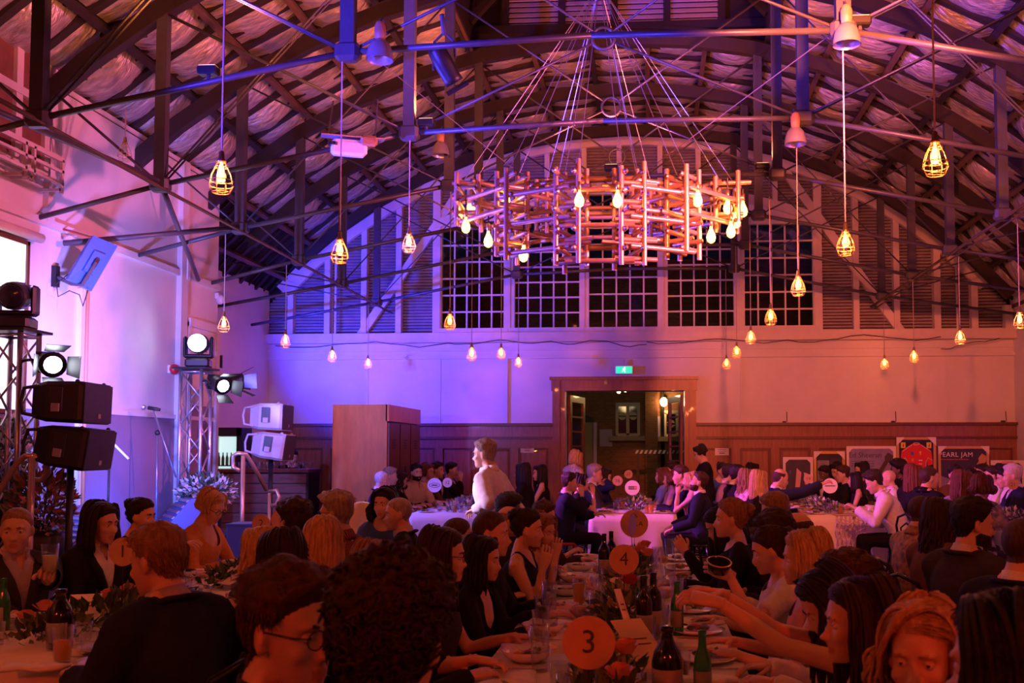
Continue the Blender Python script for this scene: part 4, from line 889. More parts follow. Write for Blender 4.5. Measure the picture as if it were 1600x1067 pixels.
TUMB = MB().lathe([(0.028,0.0),(0.036,0.11),(0.034,0.11),(0.027,0.008)], 12).mesh('tumbler', gl_m, True)
for k in range(22):
    g = link('tumbler', TUMB); g.location = (p0[0]-0.1+0.056*k, 15.08+rnd.uniform(-.02,.02)+0.12*(k%2), hb_); tag(g, 'upturned clear tumbler in the row along the bar top', 'glass', 'tumblers on the bar top')
pf = at(355, 730, 16.2); zf = at(355, 668, 16.2)[2]; t = thing('drinks_fridge', 'tall glass door drinks fridge glowing in the corner by the bar', 'fridge', (pf[0], 16.2, 0))
wf_ = 0.23
MB().box((-wf_,0.02,0), (wf_,0.45,zf)).build('case', black_paint, t, local=True)
MB().box((-wf_+0.05,0.005,0.2), (wf_-0.05,0.02,zf-0.15)).build('lit_interior', emis('fridge_glow', (0.55,0.85,0.80), 1.1), t, local=True)
for k in range(5): MB().box((-wf_+0.05,-0.03,0.25+k*0.27), (wf_-0.05,0.004,0.27+k*0.27)).build('shelf', black_paint, t, local=True)
for k in range(5):
    for j in range(5): MB().lathe([(0.026,0),(0.026,0.12),(0.010,0.17),(0.010,0.21)], 8, (-0.14+0.07*j,-0.012,0.27+k*0.27)).build('bottle', [mat('green_glass', (0.03,0.16,0.05), 0.1), mat('amber_glass', (0.20,0.07,0.01), 0.1), black_gloss][(j+k)%3], t, True, True)
q = MB(); q.box((-wf_,-0.07,0.1),(-wf_+0.05,-0.03,zf)); q.box((wf_-0.05,-0.07,0.1),(wf_,-0.03,zf)); q.box((-wf_,-0.07,zf-0.14),(wf_,-0.03,zf)); q.box((-wf_,-0.07,0.1),(wf_,-0.03,0.2)); q.build('door_frame', black_paint, t, local=True)
MB().box((-wf_+0.05,-0.06,0.2),(wf_-0.05,-0.05,zf-0.14)).build('door_glass', gl_m, t, local=True)
YL_ = 14.7; a, b = at(520, 632, YL_), at(608, 632, YL_); zt = a[2]; xr = b[0]; yb_ = atx(657, 700, xr)[1]
t = thing('locker_cabinet', 'tall orange plywood cabinet with narrow vented doors on its side', 'cabinet', ((a[0]+xr)/2, YL_, 0)); ox = t.location.x
ply = mat('plywood', (0.70,0.29,0.055), 0.42, var=0.30, scale=3.5, stretch=(3,3,0.8), bump=0.05)
dk = mat('locker_door', (0.17,0.06,0.03), 0.4, var=0.3, scale=5, stretch=(5,5,0.6))
MB().box((a[0]-ox, 0, 0), (xr-ox-0.03, 0.03, zt)).build('end_panel', ply, t, local=True)
MB().box((a[0]-ox, 0.03, 0), (xr-ox-0.05, yb_-YL_, zt-0.02)).build('carcass', wood_d, t, local=True)
MB().box((xr-ox-0.05, 0.0, zt-0.25), (xr-ox, yb_-YL_, zt)).build('fascia', ply, t, local=True)
nd = 3; dw = (yb_-YL_)/nd
for k in range(nd):
    d = MB().box((xr-ox-0.05, dw*k+0.04, 0.05), (xr-ox-0.005, dw*(k+1)-0.02, zt-0.28)).build('door', dk, t, local=True)
    MB().prism([(xr-ox-0.004, dw*(k+0.5)+0.07*math.cos(u)*1.0, 1.18+0.17*math.sin(u)) for u in np.linspace(0,2*PI,17)[:-1]], (1,0,0), 0.004).build('hand_slot', black_paint, d, local=True)
    for j in range(4): MB().box((xr-ox-0.004, dw*(k+0.5)-0.10+0.02*(j%2), 1.62+0.04*j), (xr-ox, dw*(k+0.5)+0.06+0.03*(j%2), 1.64+0.04*j)).build('vent', black_paint, d, local=True)
# exit sign, notices, wall cables
p = at(975, 578, YW-0.09); t = thing('exit_sign', 'lit green exit sign with running figure above the doorway', 'sign', tuple(p))
MB().cbox((0,0,0), (0.32,0.06,0.15), bev=0.008).build('case', white_plastic, t, local=True)
MB().cbox((0,-0.033,0), (0.30,0.006,0.13)).build('panel', emis('exit_green', (0.03,0.75,0.40), 1.1), t, local=True)
wht = emis('exit_white', (0.85,1.0,0.92), 1.6); fy = -0.038
fg = MB(); fg.ell((0.015,fy,0.042), (0.012,0.003,0.012), nu=10, nv=6); fg.bar((0.008,fy,0.028),(-0.008,fy,-0.008),0.018,0.004,(0,1,0)); fg.bar((-0.008,fy,-0.005),(0.022,fy,-0.025),0.010,0.004,(0,1,0)); fg.bar((0.022,fy,-0.025),(0.012,fy,-0.05),0.009,0.004,(0,1,0)); fg.bar((-0.008,fy,-0.008),(-0.035,fy,-0.035),0.010,0.004,(0,1,0)); fg.bar((0.005,fy,0.022),(0.032,fy,0.005),0.008,0.004,(0,1,0)); fg.bar((0.005,fy,0.022),(-0.025,fy,0.015),0.008,0.004,(0,1,0))
fg.build('running_figure', wht, t, local=True)
MB().box((-0.003,-0.0,0.07), (0.003,0.05,0.2)).build('hanger', steel, t, local=True)
paper = mat('paper', (0.78,0.74,0.74), 0.6); ink = mat('ink', (0.06,0.05,0.07), 0.6)
for (px_, py_, lab) in ((824,700,'white paper notice taped to the panelling left of the doorway'), (1128,704,'white paper notice taped to the panelling right of the doorway')):
    p = at(px_, py_, YW-0.056); t = thing('paper_notice', lab, 'notice', tuple(p)); MB().cbox((0,0,0), (0.25,0.003,0.17)).build('sheet', paper, t, local=True)
    for k, w_ in enumerate((0.12,0.16,0.14,0.10)): MB().cbox((0,-0.003,0.05-0.032*k), (w_,0.002,0.006 if k < 3 else 0.014)).build('print_line', ink, t, local=True)
cab = MB(); r = random.Random(3)
for (pa, pb, sag) in (((430,540),(700,536),6),((700,536),(860,533),4),((860,533),(1010,538),5),((1010,534),(1230,531),5),((1230,531),(1470,526),6),((1470,545),(1562,528),3)):
    pts = []
    for k in range(13):
        f = k/12; pts.append(at(pa[0]+(pb[0]-pa[0])*f, pa[1]+(pb[1]-pa[1])*f+sag*math.sin(f*PI*3)*r.uniform(0.3,1), YW-0.2))
    cab.tube(pts, 0.008, 5)
tag(cab.build('wall_cable', black_paint, None, True), 'loose dark cable looped along the cream ledge below the gable', 'cable')
# memorabilia leaning on the panelling
fw = mat('frame_corner', (0.78,0.72,0.70), 0.5); gold = mat('gilt_frame', (0.65,0.45,0.12), 0.3, metal=0.7); fb_ = mat('frame_black', (0.02,0.018,0.02), 0.3)
def framed(px0, py0, px1, py1, Y, lab, border, mount, draw=None):
    a = at(px0, py0, Y); b = at(px1, py1, Y); w_ = b[0]-a[0]; zt = a[2]; h_ = max(zt-b[2], 0.3); x = (a[0]+b[0])/2
    zb_ = zt-h_
    t = thing('framed_print', lab, 'framed print', (x, Y, zb_)); 
    bd = 0.045
    MB().box((-w_/2, 0, 0), (w_/2, 0.03, h_)).build('backing', fb_, t, local=True)
    q = MB(); q.box((-w_/2,-0.02,0),(-w_/2+bd,0,h_)); q.box((w_/2-bd,-0.02,0),(w_/2,0,h_)); q.box((-w_/2,-0.02,h_-bd),(w_/2,0,h_)); q.box((-w_/2,-0.02,0),(w_/2,0,bd)); q.build('frame', border, t, local=True)
    MB().box((-w_/2+bd,-0.004,bd), (w_/2-bd,0.0,h_-bd)).build('print', mount, t, local=True)
    for sx in (-1, 1):
        cx_ = sx*w_/2; MB().prism([(cx_,-0.024,h_),(cx_-sx*0.15,-0.024,h_),(cx_,-0.024,h_-0.15)], (0,-1,0), 0.006).build('corner_guard', fw, t, local=True)
    if draw: draw(t, w_, h_)
    return t
def lettering(t, txt, size, m_, loc, sp=1.0, rot=0.0):
    o = link('lettering', text_mesh(txt, size, m_, 0.001, spacing=sp), t); o.location = loc; o.rotation_euler = (PI/2, 0, 0); return o
def quad(t, name, m_, pts, y=-0.008): MB().prism([(a, y, b) for a, b in pts], (0,-1,0), 0.003).build(name, m_, t, local=True)
pk = mat('print_pink', (0.65,0.35,0.40), 0.5); lil = mat('print_lilac', (0.28,0.26,0.50), 0.5, var=0.35, scale=4); yel = mat('print_yellow', (0.75,0.55,0.05), 0.5); rd = mat('jersey_red', (0.62,0.02,0.03), 0.6); wt = mat('print_white', (0.8,0.76,0.76), 0.5); tan = mat('guitar_tan', (0.52,0.30,0.12), 0.4); dkb = mat('guitar_dark', (0.06,0.03,0.03), 0.4); nvy = mat('print_navy', (0.04,0.03,0.09), 0.5, var=0.4, scale=5); bl = mat('print_blue', (0.05,0.12,0.55), 0.5); gry = mat('print_grey', (0.30,0.28,0.36), 0.5, var=0.5, scale=5)
def d_stage(t, w_, h_):
    quad(t, 'figure', pk, [(-0.05,h_*0.45),(0.03,h_*0.45),(0.06,h_*0.72),(-0.02,h_*0.80)]); quad(t, 'figure', pk, [(0.12,h_*0.5),(0.17,h_*0.5),(0.17,h_*0.7),(0.10,h_*0.72)]); quad(t, 'spot', bl, [(-0.15,h_*0.7),(-0.12,h_*0.7),(-0.12,h_*0.76),(-0.15,h_*0.76)]); quad(t, 'glow', yel, [(0.0,h_*0.12),(0.1,h_*0.12),(0.08,h_*0.2),(0.02,h_*0.2)])
def d_pair(t, w_, h_): quad(t, 'photo', gry, [(-w_*0.38,h_*0.35),(0.0,h_*0.35),(0.0,h_*0.85),(-w_*0.38,h_*0.85)]); quad(t, 'photo', nvy, [(0.02,h_*0.3),(w_*0.36,h_*0.3),(w_*0.36,h_*0.88),(0.02,h_*0.88)]); quad(t, 'spot', yel, [(-0.14,h_*0.5),(-0.10,h_*0.5),(-0.10,h_*0.6),(-0.14,h_*0.6)])
def guitar(t, x0, z0, x1, z1, m_, neck=0.035):
    d = np.array((x1-x0, z1-z0)); L = np.linalg.norm(d); d /= L; n = np.array((-d[1], d[0]))
    def pt(u, v): q = np.array((x0,z0))+d*u+n*v; return (q[0], q[1])
    quad(t, 'guitar_neck', m_, [pt(0,-neck),pt(L*0.78,-neck),pt(L*0.78,neck),pt(0,neck)], -0.012)
    quad(t, 'guitar_head', m_, [pt(L*0.78,-neck*1.2),pt(L*0.84,-neck*2.0),pt(L,-neck*1.7),pt(L,neck*1.7),pt(L*0.84,neck*2.0),pt(L*0.78,neck*1.2)], -0.012)
    quad(t, 'guitar_body', m_, [pt(-0.26+0.28*math.cos(u), 0.17*math.sin(u)*(1+0.25*math.cos(2*u))) for u in np.linspace(0,2*PI,21)[:-1]], -0.012)
def d_ed(t, w_, h_):
    lettering(t, 'Ed Sheeran', 0.125, ink, (-0.10, -0.012, h_-0.16)); guitar(t, 0.02, h_*0.42, w_*0.40, h_-0.14, dkb); quad(t, 'hand', mat('print_orange', (0.65,0.22,0.12), 0.5), [(-0.12,h_*0.35),(0.0,h_*0.35),(0.02,h_*0.45),(-0.08,h_*0.48)], -0.016)
    for k in range(3): quad(t, 'print_line', ink, [(-w_*0.40,h_-0.27-0.04*k),(w_*0.05,h_-0.27-0.04*k),(w_*0.05,h_-0.262-0.04*k),(-w_*0.40,h_-0.262-0.04*k)])
def d_pj(t, w_, h_):
    lettering(t, 'PEARL JAM', 0.115, wt, (-0.13, -0.012, h_-0.15), 1.08); guitar(t, 0.02, h_*0.40, w_*0.42, h_-0.16, tan); quad(t, 'red_line', rd, [(-w_*0.44,h_-0.235),(w_*0.1,h_-0.235),(w_*0.1,h_-0.225),(-w_*0.44,h_-0.225)]); quad(t, 'badge', rd, [(w_*0.25,h_*0.48),(w_*0.37,h_*0.48),(w_*0.31,h_*0.34)], -0.016); quad(t, 'badge_centre', lil, [(w_*0.28,h_*0.46),(w_*0.34,h_*0.46),(w_*0.31,h_*0.39)], -0.020); quad(t, 'ground', lil, [(-w_*0.45,0.05),(w_*0.45,0.05),(w_*0.45,h_*0.52),(0.0,h_*0.42),(-w_*0.45,h_*0.55)], -0.005)
def d_jersey(t, w_, h_):
    T = h_; pts = [(-0.15,T-1.0),(0.15,T-1.0),(0.165,T-0.36),(0.19,T-0.50),(0.28,T-0.47),(0.25,T-0.24),(0.11,T-0.14),(0.05,T-0.11),(-0.05,T-0.11),(-0.11,T-0.14),(-0.25,T-0.24),(-0.28,T-0.47),(-0.19,T-0.50),(-0.165,T-0.36)]
    MB().prism([(a,-0.03,b) for a, b in pts], (0,1,0), 0.026).build('jersey', rd, t, local=True)
    MB().tube([(0.05*math.cos(u),-0.034,T-0.115+0.018*math.sin(u)) for u in np.linspace(0,2*PI,15)[:-1]], 0.006, 5, closed=True).build('neckline', wt, t, local=True)
    orm = mat('print_orange', (0.65,0.22,0.12), 0.5)
    for sx in (-1, 1):
        MB().tube([(sx*0.27,-0.034,T-0.40),(sx*0.19,-0.034,T-0.36),(sx*0.16,-0.034,T-0.42),(sx*0.155,-0.034,T-0.62)], 0.005, 4).build('white_piping', wt, t, local=True); MB().tube([(sx*0.07,-0.034,T-0.13),(sx*0.24,-0.034,T-0.245)], 0.005, 4).build('white_piping', wt, t, local=True)
        quad(t, 'yellow_emblem', yel, [(sx*0.22-0.04,T-0.19),(sx*0.22+0.04,T-0.19),(sx*0.22+0.04,T-0.09),(sx*0.22-0.04,T-0.09)]); quad(t, 'emblem_mark', ink, [(sx*0.22-0.012,T-0.17),(sx*0.22+0.014,T-0.16),(sx*0.22+0.004,T-0.105)], -0.013); quad(t, 'yellow_emblem', yel, [(sx*0.23-0.03,T-0.62),(sx*0.23+0.03,T-0.62),(sx*0.23+0.03,T-0.53),(sx*0.23-0.03,T-0.53)])
    quad(t, 'chest_mark', bl, [(-0.10,T-0.31),(-0.05,T-0.31),(-0.045,T-0.26),(-0.10,T-0.25)], -0.034); quad(t, 'chest_mark', yel, [(0.045,T-0.25),(0.085,T-0.25),(0.065,T-0.32)], -0.034); quad(t, 'chest_mark', orm, [(-0.09,T-0.42),(-0.05,T-0.42),(-0.045,T-0.375),(-0.08,T-0.365)], -0.034); quad(t, 'chest_mark', wt, [(0.035,T-0.41),(0.095,T-0.41),(0.095,T-0.395),(0.035,T-0.395)], -0.034); quad(t, 'chest_mark', wt, [(0.035,T-0.47),(0.09,T-0.47),(0.09,T-0.458),(0.035,T-0.458)], -0.034); quad(t, 'chest_mark', wt, [(-0.09,T-0.47),(-0.04,T-0.47),(-0.04,T-0.458),(-0.09,T-0.458)], -0.034)
def d_hat(t, w_, h_): quad(t, 'plate', pk, [(-0.1,h_-0.06),(0.1,h_-0.06),(0.1,h_-0.015),(-0.1,h_-0.015)], -0.026)
YF = 17.75
framed(1223,714,1271,800,YF,'framed concert photograph of lit performers against the panelling', fw, nvy, d_stage)
framed(1271,705,1321,800,YF-0.02,'framed pair of photographs with gilt lit edge against the panelling', gold, fb_, d_pair)
framed(1322,697,1401,800,YF,'framed lilac concert poster with dark guitar', fw, lil, d_ed)
framed(1400,683,1464,800,YF-0.03,'framed red racing jersey with yellow emblems', gold, fb_, d_jersey)
framed(1465,697,1547,800,YF,'framed dark concert poster with tan guitar and red badge', gold, nvy, d_pj)
framed(1547,719,1602,800,YF,'low framed dark display at the end of the panelling', fw, fb_, d_hat)
for (px_, py_, lab) in ((1407,732,'small printed card standing in front of the framed jersey'), (1403,752,'small printed photo card with a tan picture below the framed jersey')):
    p = at(px_, py_, 17.3); t = thing('display_card', lab, 'card', (p[0], 17.3, p[2]-0.11)); MB().cbox((0,0,0.11), (0.14,0.01,0.2)).build('card', paper, t, local=True); MB().cbox((0,-0.007,0.12), (0.10,0.004,0.09)).build('picture', nvy if py_ < 740 else tan, t, local=True); MB().bar((0,0.01,0.1), (0,0.12,-p[2]+0.11), 0.02, 0.02).build('stand', black_paint, t, local=True)
sb = MB().box((W(1200,740)[0], 17.62, 0), (6.2, 18.0, at(1250, 800, 17.7)[2])); o = tag(sb.build('display_bench', wood_d), 'long low dark bench carrying the framed prints along the panelling', 'bench')

for (px_, lab) in ((1225,'iron coat hook above the framed concert photograph'), (1395,'iron coat hook above the framed racing jersey'), (1567,'iron coat hook above the low framed display')):
    p = at(px_, 655, YW-0.05); t = thing('coat_hook', lab, 'hook', (p[0], YW-0.05, zcap)); MB().tube([(0,0,0.02),(0.02,-0.03,0.0),(0.05,-0.03,0.03),(0.05,-0.02,0.07),(0.05,0,0.20)], 0.007, 5).build('wire', black_paint, t, True, True); MB().cbox((0.0,0.0,0.015), (0.05,0.08,0.03)).build('base_plate', black_paint, t, local=True)
# ------------------------------------------------------------------ people
SKIN = [mat('skin_fair', (0.62,0.38,0.28), 0.5, var=0.12, scale=14, bump=0.06, bscale=160, dist=0.004), mat('skin_tan', (0.48,0.27,0.18), 0.5, var=0.12, scale=14, bump=0.06, bscale=160, dist=0.004), mat('skin_deep', (0.13,0.065,0.04), 0.5, var=0.12, scale=14)]
LIPS = mat('lips', (0.50,0.21,0.17), 0.4); EYEW = mat('eye_white', (0.75,0.70,0.68), 0.2); IRIS = mat('iris', (0.03,0.018,0.012), 0.15)
def hairmat(n, c, c2): return mat('hair_'+n, c, 0.48, var=0.5, col2=c2, scale=10, stretch=(9,9,1.2), bump=0.55, bscale=46, dist=0.010, spec=0.3)
HAIR = {'black': hairmat('black', (0.022,0.014,0.012), (0.006,0.004,0.004)), 'brown': hairmat('brown', (0.085,0.040,0.020), (0.025,0.012,0.007)), 'dark': hairmat('dark', (0.045,0.022,0.014), (0.012,0.006,0.005)),
        'blonde': hairmat('blonde', (0.66,0.44,0.22), (0.30,0.17,0.07)), 'sandy': hairmat('sandy', (0.34,0.20,0.10), (0.14,0.075,0.035)), 'grey': hairmat('grey', (0.42,0.38,0.36), (0.18,0.15,0.14)), 'white': hairmat('white', (0.70,0.66,0.64), (0.40,0.36,0.34)), 'auburn': hairmat('auburn', (0.22,0.075,0.03), (0.07,0.025,0.012))}
def cloth(n, c, rough=0.8, var=0.22, scale=30, **k): return mat('cloth_'+n, c, rough, var=var, scale=scale, bump=0.25, bscale=220, dist=0.004, spec=0.12, **k)
CL = {'black': cloth('black', (0.014,0.012,0.014)), 'navy': cloth('navy', (0.020,0.024,0.055)), 'charcoal': cloth('charcoal', (0.045,0.042,0.050)), 'white': cloth('white', (0.78,0.76,0.76)), 'cream': cloth('cream', (0.62,0.52,0.42)), 'lilac': cloth('lilac', (0.45,0.40,0.55)), 'blue': cloth('blue', (0.05,0.10,0.35)), 'pink': cloth('pink', (0.66,0.36,0.38)), 'orange': cloth('orange', (0.62,0.25,0.08)), 'brown': cloth('brown', (0.16,0.08,0.05)), 'olive': cloth('olive', (0.10,0.09,0.05)), 'sequin': mat('cloth_sequin', (0.72,0.55,0.52), 0.3, metal=0.5, var=0.6, scale=90, kind='voronoi', bump=0.8, dist=0.006),
      'plaid': cloth('plaid', (0.30,0.10,0.07), var=0.8, kind='wave'), 'floral': mat('cloth_floral', (0.50,0.28,0.12), 0.7, var=0.9, col2=(0.05,0.03,0.04), scale=26), 'print': mat('cloth_print', (0.70,0.62,0.62), 0.7, var=0.9, col2=(0.02,0.015,0.03), scale=13), 'tan': cloth('tan', (0.42,0.26,0.14))}
def sup(c, R, a, b, n=16, e=2.3):
    out = []
    for k in range(n):
        t = 2*PI*k/n; cx, sx = math.cos(t), math.sin(t)
        out.append(np.array(c)+R@np.array((a*abs(cx)**(2/e)*(1 if cx >= 0 else -1), b*abs(sx)**(2/e)*(1 if sx >= 0 else -1), 0)))
    return out
def ik(S, T, l1, l2, pole):
    d = T-S; L = np.linalg.norm(d); mx = (l1+l2)*0.985
    if L > mx: T = S+d/L*mx; d = T-S; L = mx
    if L < 0.14: T = S+d/L*0.14; d = T-S; L = 0.14
    u = d/L; a = (l1*l1-l2*l2+L*L)/(2*L); h = math.sqrt(max(0, l1*l1-a*a))
    p = np.array(pole, float); p = p-u*(p@u); p /= np.linalg.norm(p)
    return S+u*a+p*h, T
def frame(y, z):
    y = y/np.linalg.norm(y); z = z-y*(z@y); z /= np.linalg.norm(z); x = np.cross(y, z); return np.array([x, y, z]).T
def hand_mb(mb, Wp, F, side, curl, spread=1.0):
    # F columns: lateral, along fingers, back of hand; the thumb leaves the inner edge
    T = lambda p: Wp+F@np.array(p, float)
    s = -side
    rg = []
    for y, a, b in ((-0.025,0.026,0.019),(0.01,0.031,0.017),(0.045,0.038,0.015),(0.075,0.040,0.013),(0.092,0.036,0.010)):
        rg.append([T((a*math.cos(2*PI*k/10), y, b*math.sin(2*PI*k/10)-0.10*max(0,y)*curl)) for k in range(10)])
    mb.loft(rg)
    for i, (x, L, r) in enumerate(((0.030,0.070,0.0085),(0.010,0.080,0.0088),(-0.010,0.074,0.0084),(-0.029,0.058,0.0075))):
        p = np.array((x*s, 0.083, -0.008*curl)); a = 0.18+0.25*curl+0.04*i; pts = [p-np.array((0,0.012,0))]; rr = [r]
        for seg, f in enumerate((0.45,0.32,0.23)):
            d = np.array((x*s*0.9*spread*(1-curl), math.cos(a), -math.sin(a))); p = p+d*L*f; pts.append(p); rr.append(r*(0.96-0.10*seg)); a += 0.25+0.95*curl
        pts.append(p+d*0.004); rr.append(r*0.35)
        mb.tube([T(q) for q in pts], rr, 6)
    p = np.array((0.026*s, 0.012, -0.006)); d = np.array((0.62*s, 0.70, -0.30-0.3*curl)); pts = [p-d*0.01]; rr = [0.012]
    for f in (0.036, 0.030, 0.018):
        d = d/np.linalg.norm(d); p = p+d*f; pts.append(p); rr.append(0.0105 if f > 0.02 else 0.0075); d = d+np.array((-0.30*s*curl-0.12*s, 0.35, -0.22*curl))
    mb.tube([T(q) for q in pts], rr, 6)
JOBS = []; FOLK = []
def job(mb, vox, it):
    me = bpy.data.meshes.new('tmp'); me.from_pydata(mb.v, [], mb.f); o = bpy.data.objects.new('tmp', me); COL.objects.link(o)
    r = o.modifiers.new('r', 'REMESH'); r.mode = 'VOXEL'; r.voxel_size = vox
    s = o.modifiers.new('s', 'SMOOTH'); s.factor = 0.5; s.iterations = it
    JOBS.append(o); return o
PRE = {'table': lambda d: np.array((0.15*d, 0.40, 0.325)), 'lap': lambda d: np.array((0.10*d, 0.28, 0.16)), 'front': lambda d: np.array((0.06*d, 0.36, 0.36)), 'side': lambda d: np.array((0.30*d, 0.02, -0.02)), 'down': lambda d: np.array((0.27*d, 0.04, -0.02)), 'back': lambda d: np.array((0.25*d, -0.24, 0.06)), 'eat': lambda d: np.array((0.07*d, 0.34, 0.42))}
def person(label, px, py, Y, face, hair=('short','brown'), top=('jacket','navy','white'), sex='m', lean=6, side=0, hyaw=0, hpitch=4, hroll=0, L='table', R='table', curl=0.20, skin=0, stand=False, glasses=False, beard=None, legs='charcoal', extra=None, chair=True, build=1.0, ztop=None, tie=None):
    f = sex == 'f'
    hw = at(px, py, Y); Zt = hw[2] if ztop is None else ztop
    Rl = rotm('x', -math.radians(lean))@rotm('y', math.radians(side)); P0 = np.array((0,0,0.09)); C = lambda p: P0+Rl@np.array(p, float)
    Rn = rotm('x', -math.radians(lean*0.5+3)); N = C((0,-0.005,0.50))
    Rh = rotm('z', -math.radians(hyaw))@rotm('x', -math.radians(hpitch))@rotm('y', math.radians(hroll))
    hs = 0.955 if f else 1.0
    H = N+Rn@np.array((0,0.02,0.058))+Rh@np.array((0,0.012,0.085*hs))
    topl = H[2]+0.118*hs*(0.35+0.65*Rh[2,2])+0.012
    ht = H+Rh@np.array((0,-0.01,0.11))
    base_z = 0.0 if stand else 0.46
    hip = 0.86 if stand else 0.0
    s = (Zt-base_z)/(topl+hip)
    if not 0.86 < s < 1.14: print('SCALE', round(s,3), label)
    Rz = rotm('z', -math.radians(face))
    org = np.array((hw[0], Y, 0))-Rz@(ht*s)*np.array((1,1,0)); org[2] = base_z+hip*s
    toL = lambda p: (Rz.T@(np.array(p, float)-org))/s       # world to person frame
    vs, vg = (0.0074,0.012) if Y < 3.1 else (0.0092,0.0145) if Y < 6.2 else (0.011,0.018) if Y < 9 else (0.0145,0.023)
    vs /= s; vg /= s
    sw = (0.158 if f else 0.18)*build
    tor = [(-0.09,0.150,0.115),(0.0,0.168,0.122),(0.11,0.140 if not f else 0.125,0.108),(0.22,0.148 if not f else 0.128,0.112),(0.33,0.165 if not f else 0.145,0.122 if not f else 0.128),(0.41,0.158 if not f else 0.138,0.102),(0.465,0.115 if not f else 0.10,0.076),(0.505,0.062,0.058)]
    def torso(mb, off, z0=-1, z1=9, sc=1.0):
        mb.loft([sup(C((0, 0.006 if z > 0.2 else 0, z)), Rl, (a*build)*sc+off, b*build*sc+off, 18) for z, a, b in tor if z0 <= z <= z1])
    # arms
    arms = []
    for sd, tgt in ((-1, L), (1, R)):
        S = C((sw*sd, -0.005, 0.425)); T = None; opt = {}
        if isinstance(tgt, dict): opt = tgt; tgt = opt['t']
        if isinstance(tgt, str):
            if tgt == 'mouth': T = H+Rh@np.array((0.03*sd, 0.16, -0.13))
            elif tgt == 'head': T = H+Rh@np.array((0.12*sd, 0.05, -0.04))
            else: T = PRE[tgt](sd)*np.array((1,1,1))
            if tgt in ('table','front'): T[2] = (0.745+0.035-0.46)/s if not stand else T[2]
        else: T = toL(at(*tgt))
        E, Wr = ik(S, T, 0.285, 0.25, opt.get('pole', (0.55*sd, -0.35, -1.0)))
        fd = (Wr-E)/np.linalg.norm(Wr-E)
        dirn = opt.get('dir'); hd = fd if dirn is None else Rz.T@np.array(dirn, float)
        pn = opt.get('back'); bk = (Rz.T@np.array(pn, float)) if pn is not None else (np.array((0.25*sd,-0.2,1.0)) if abs(fd[2]) < 0.7 else np.array((0.8*sd, 0.3, 0.2)))
        if isinstance(tgt, str) and tgt in ('table','front','lap'): hd = fd*np.array((1,1,0.25))
        if abs(hd@bk) > 0.97*np.linalg.norm(hd)*np.linalg.norm(bk): bk = bk+np.array((0.4*sd,0.3,0.3))
        arms.append((sd, S, E, Wr, frame(hd, bk), opt.get('curl', curl)))
    k_ = 0.86 if f else 1.0
    def arm(mb, S, E, W_, off, upto=1.0):
        m1 = S*0.5+E*0.5; m2 = E*0.55+W_*0.45
        pts = [S+(C((0,0,0.43))-S)*0.22, S, m1, E, m2, W_+(W_-E)*0.06]; rr = [0.055,0.056*k_,0.047*k_,0.040*k_,0.039*k_,0.027*k_]
        if upto < 1: pts = pts[:3]+[S*0.35+E*0.65]; rr = rr[:3]+[0.047*k_]
        mb.tube(pts, [r+off for r in rr], 12)
        mb.ell(S+(0,0,-0.004), (0.054*k_+off,)*3, nu=12, nv=8)
        if upto == 1.0: mb.ell(E, (0.041*k_+off,)*3, nu=10, nv=7)
    sk = MB(); torso(sk, -0.012, 0.2, 9)
    for sd, S, E, W_, F, cu in arms: arm(sk, S, E, W_, -0.002)
    nr = 0.044 if f else 0.054*build
    nb = H+Rh@np.array((0,-0.022,-0.055))
    sk.tube([N+Rl@np.array((0,-0.012,-0.05)), N*0.6+nb*0.4+Rl@np.array((0,-0.012,0)), nb, nb+Rh@np.array((0,0,0.03))], [nr*1.25, nr, nr, nr*0.95], 14)
    for sd in (-1, 1): sk.tube([N+Rl@np.array((0.02*sd,-0.015,0.045)), C((0.075*sd,-0.012,0.475)), C((sw*0.9*sd,-0.008,0.445))], [0.03,0.040,0.042], 10)
    hx = 0.95 if f else 1.0
    hp = lambda p: H+Rh@(np.array(p, float)*hs*np.array((hx,1,1)))
    he = lambda c, r: sk.ell(hp(c), np.array(r)*hs, Rh, 14, 9)
    he((0,-0.012,0.028), (0.0755*hx,0.097,0.088))
    fl = [(0.06,0.055,0.074,-0.02),(0.025,0.064,0.080,-0.03),(-0.015,0.065,0.081,-0.03),(-0.048,0.059,0.081,-0.03),(-0.078,0.049 if not f else 0.045,0.081,-0.02),(-0.100,0.035 if not f else 0.030,0.078,0.0),(-0.113,0.021,0.068,0.03)]
    sk.loft([[hp((a*math.copysign(abs(math.cos(t))**0.8, math.cos(t)), (yf+yb)/2+(yf-yb)/2*math.copysign(abs(math.sin(t))**0.8, math.sin(t)), z)) for t in np.linspace(0, 2*PI, 19)[:-1]] for z, a, yf, yb in fl])
    for sd in (-1, 1):
        he((0.028*sd,0.077,0.024), (0.025,0.010,0.0075)); he((0.041*sd,0.060,-0.030), (0.021,0.020,0.020)); he((0.0115*sd,0.090,-0.040), (0.0075,0.010,0.0075))
        sk.ell(hp((0.0775*sd,-0.012,-0.006)), np.array((0.0075,0.019,0.031))*hs, Rh@rotm('z', -0.35*sd)@rotm('x', 0.15), 10, 8)
        he((0.0745*sd,-0.008,-0.030), (0.008,0.010,0.012))
    sk.loft([[hp((r*math.cos(t), y+q*math.sin(t), z)) for t in np.linspace(0, 2*PI, 11)[:-1]] for z, y, r, q in ((0.016,0.074,0.007,0.010),(-0.010,0.082,0.0085,0.013),(-0.032,0.090,0.011,0.016),(-0.044,0.088,0.009,0.010))])
    he((0,0.103,-0.036), (0.0115,0.010,0.0095)); he((0,0.0845,-0.0655), (0.022,0.0075,0.0058)); he((0,0.0840,-0.0785), (0.019,0.0078,0.0065)); he((0,0.072,-0.102), (0.022,0.015,0.013))
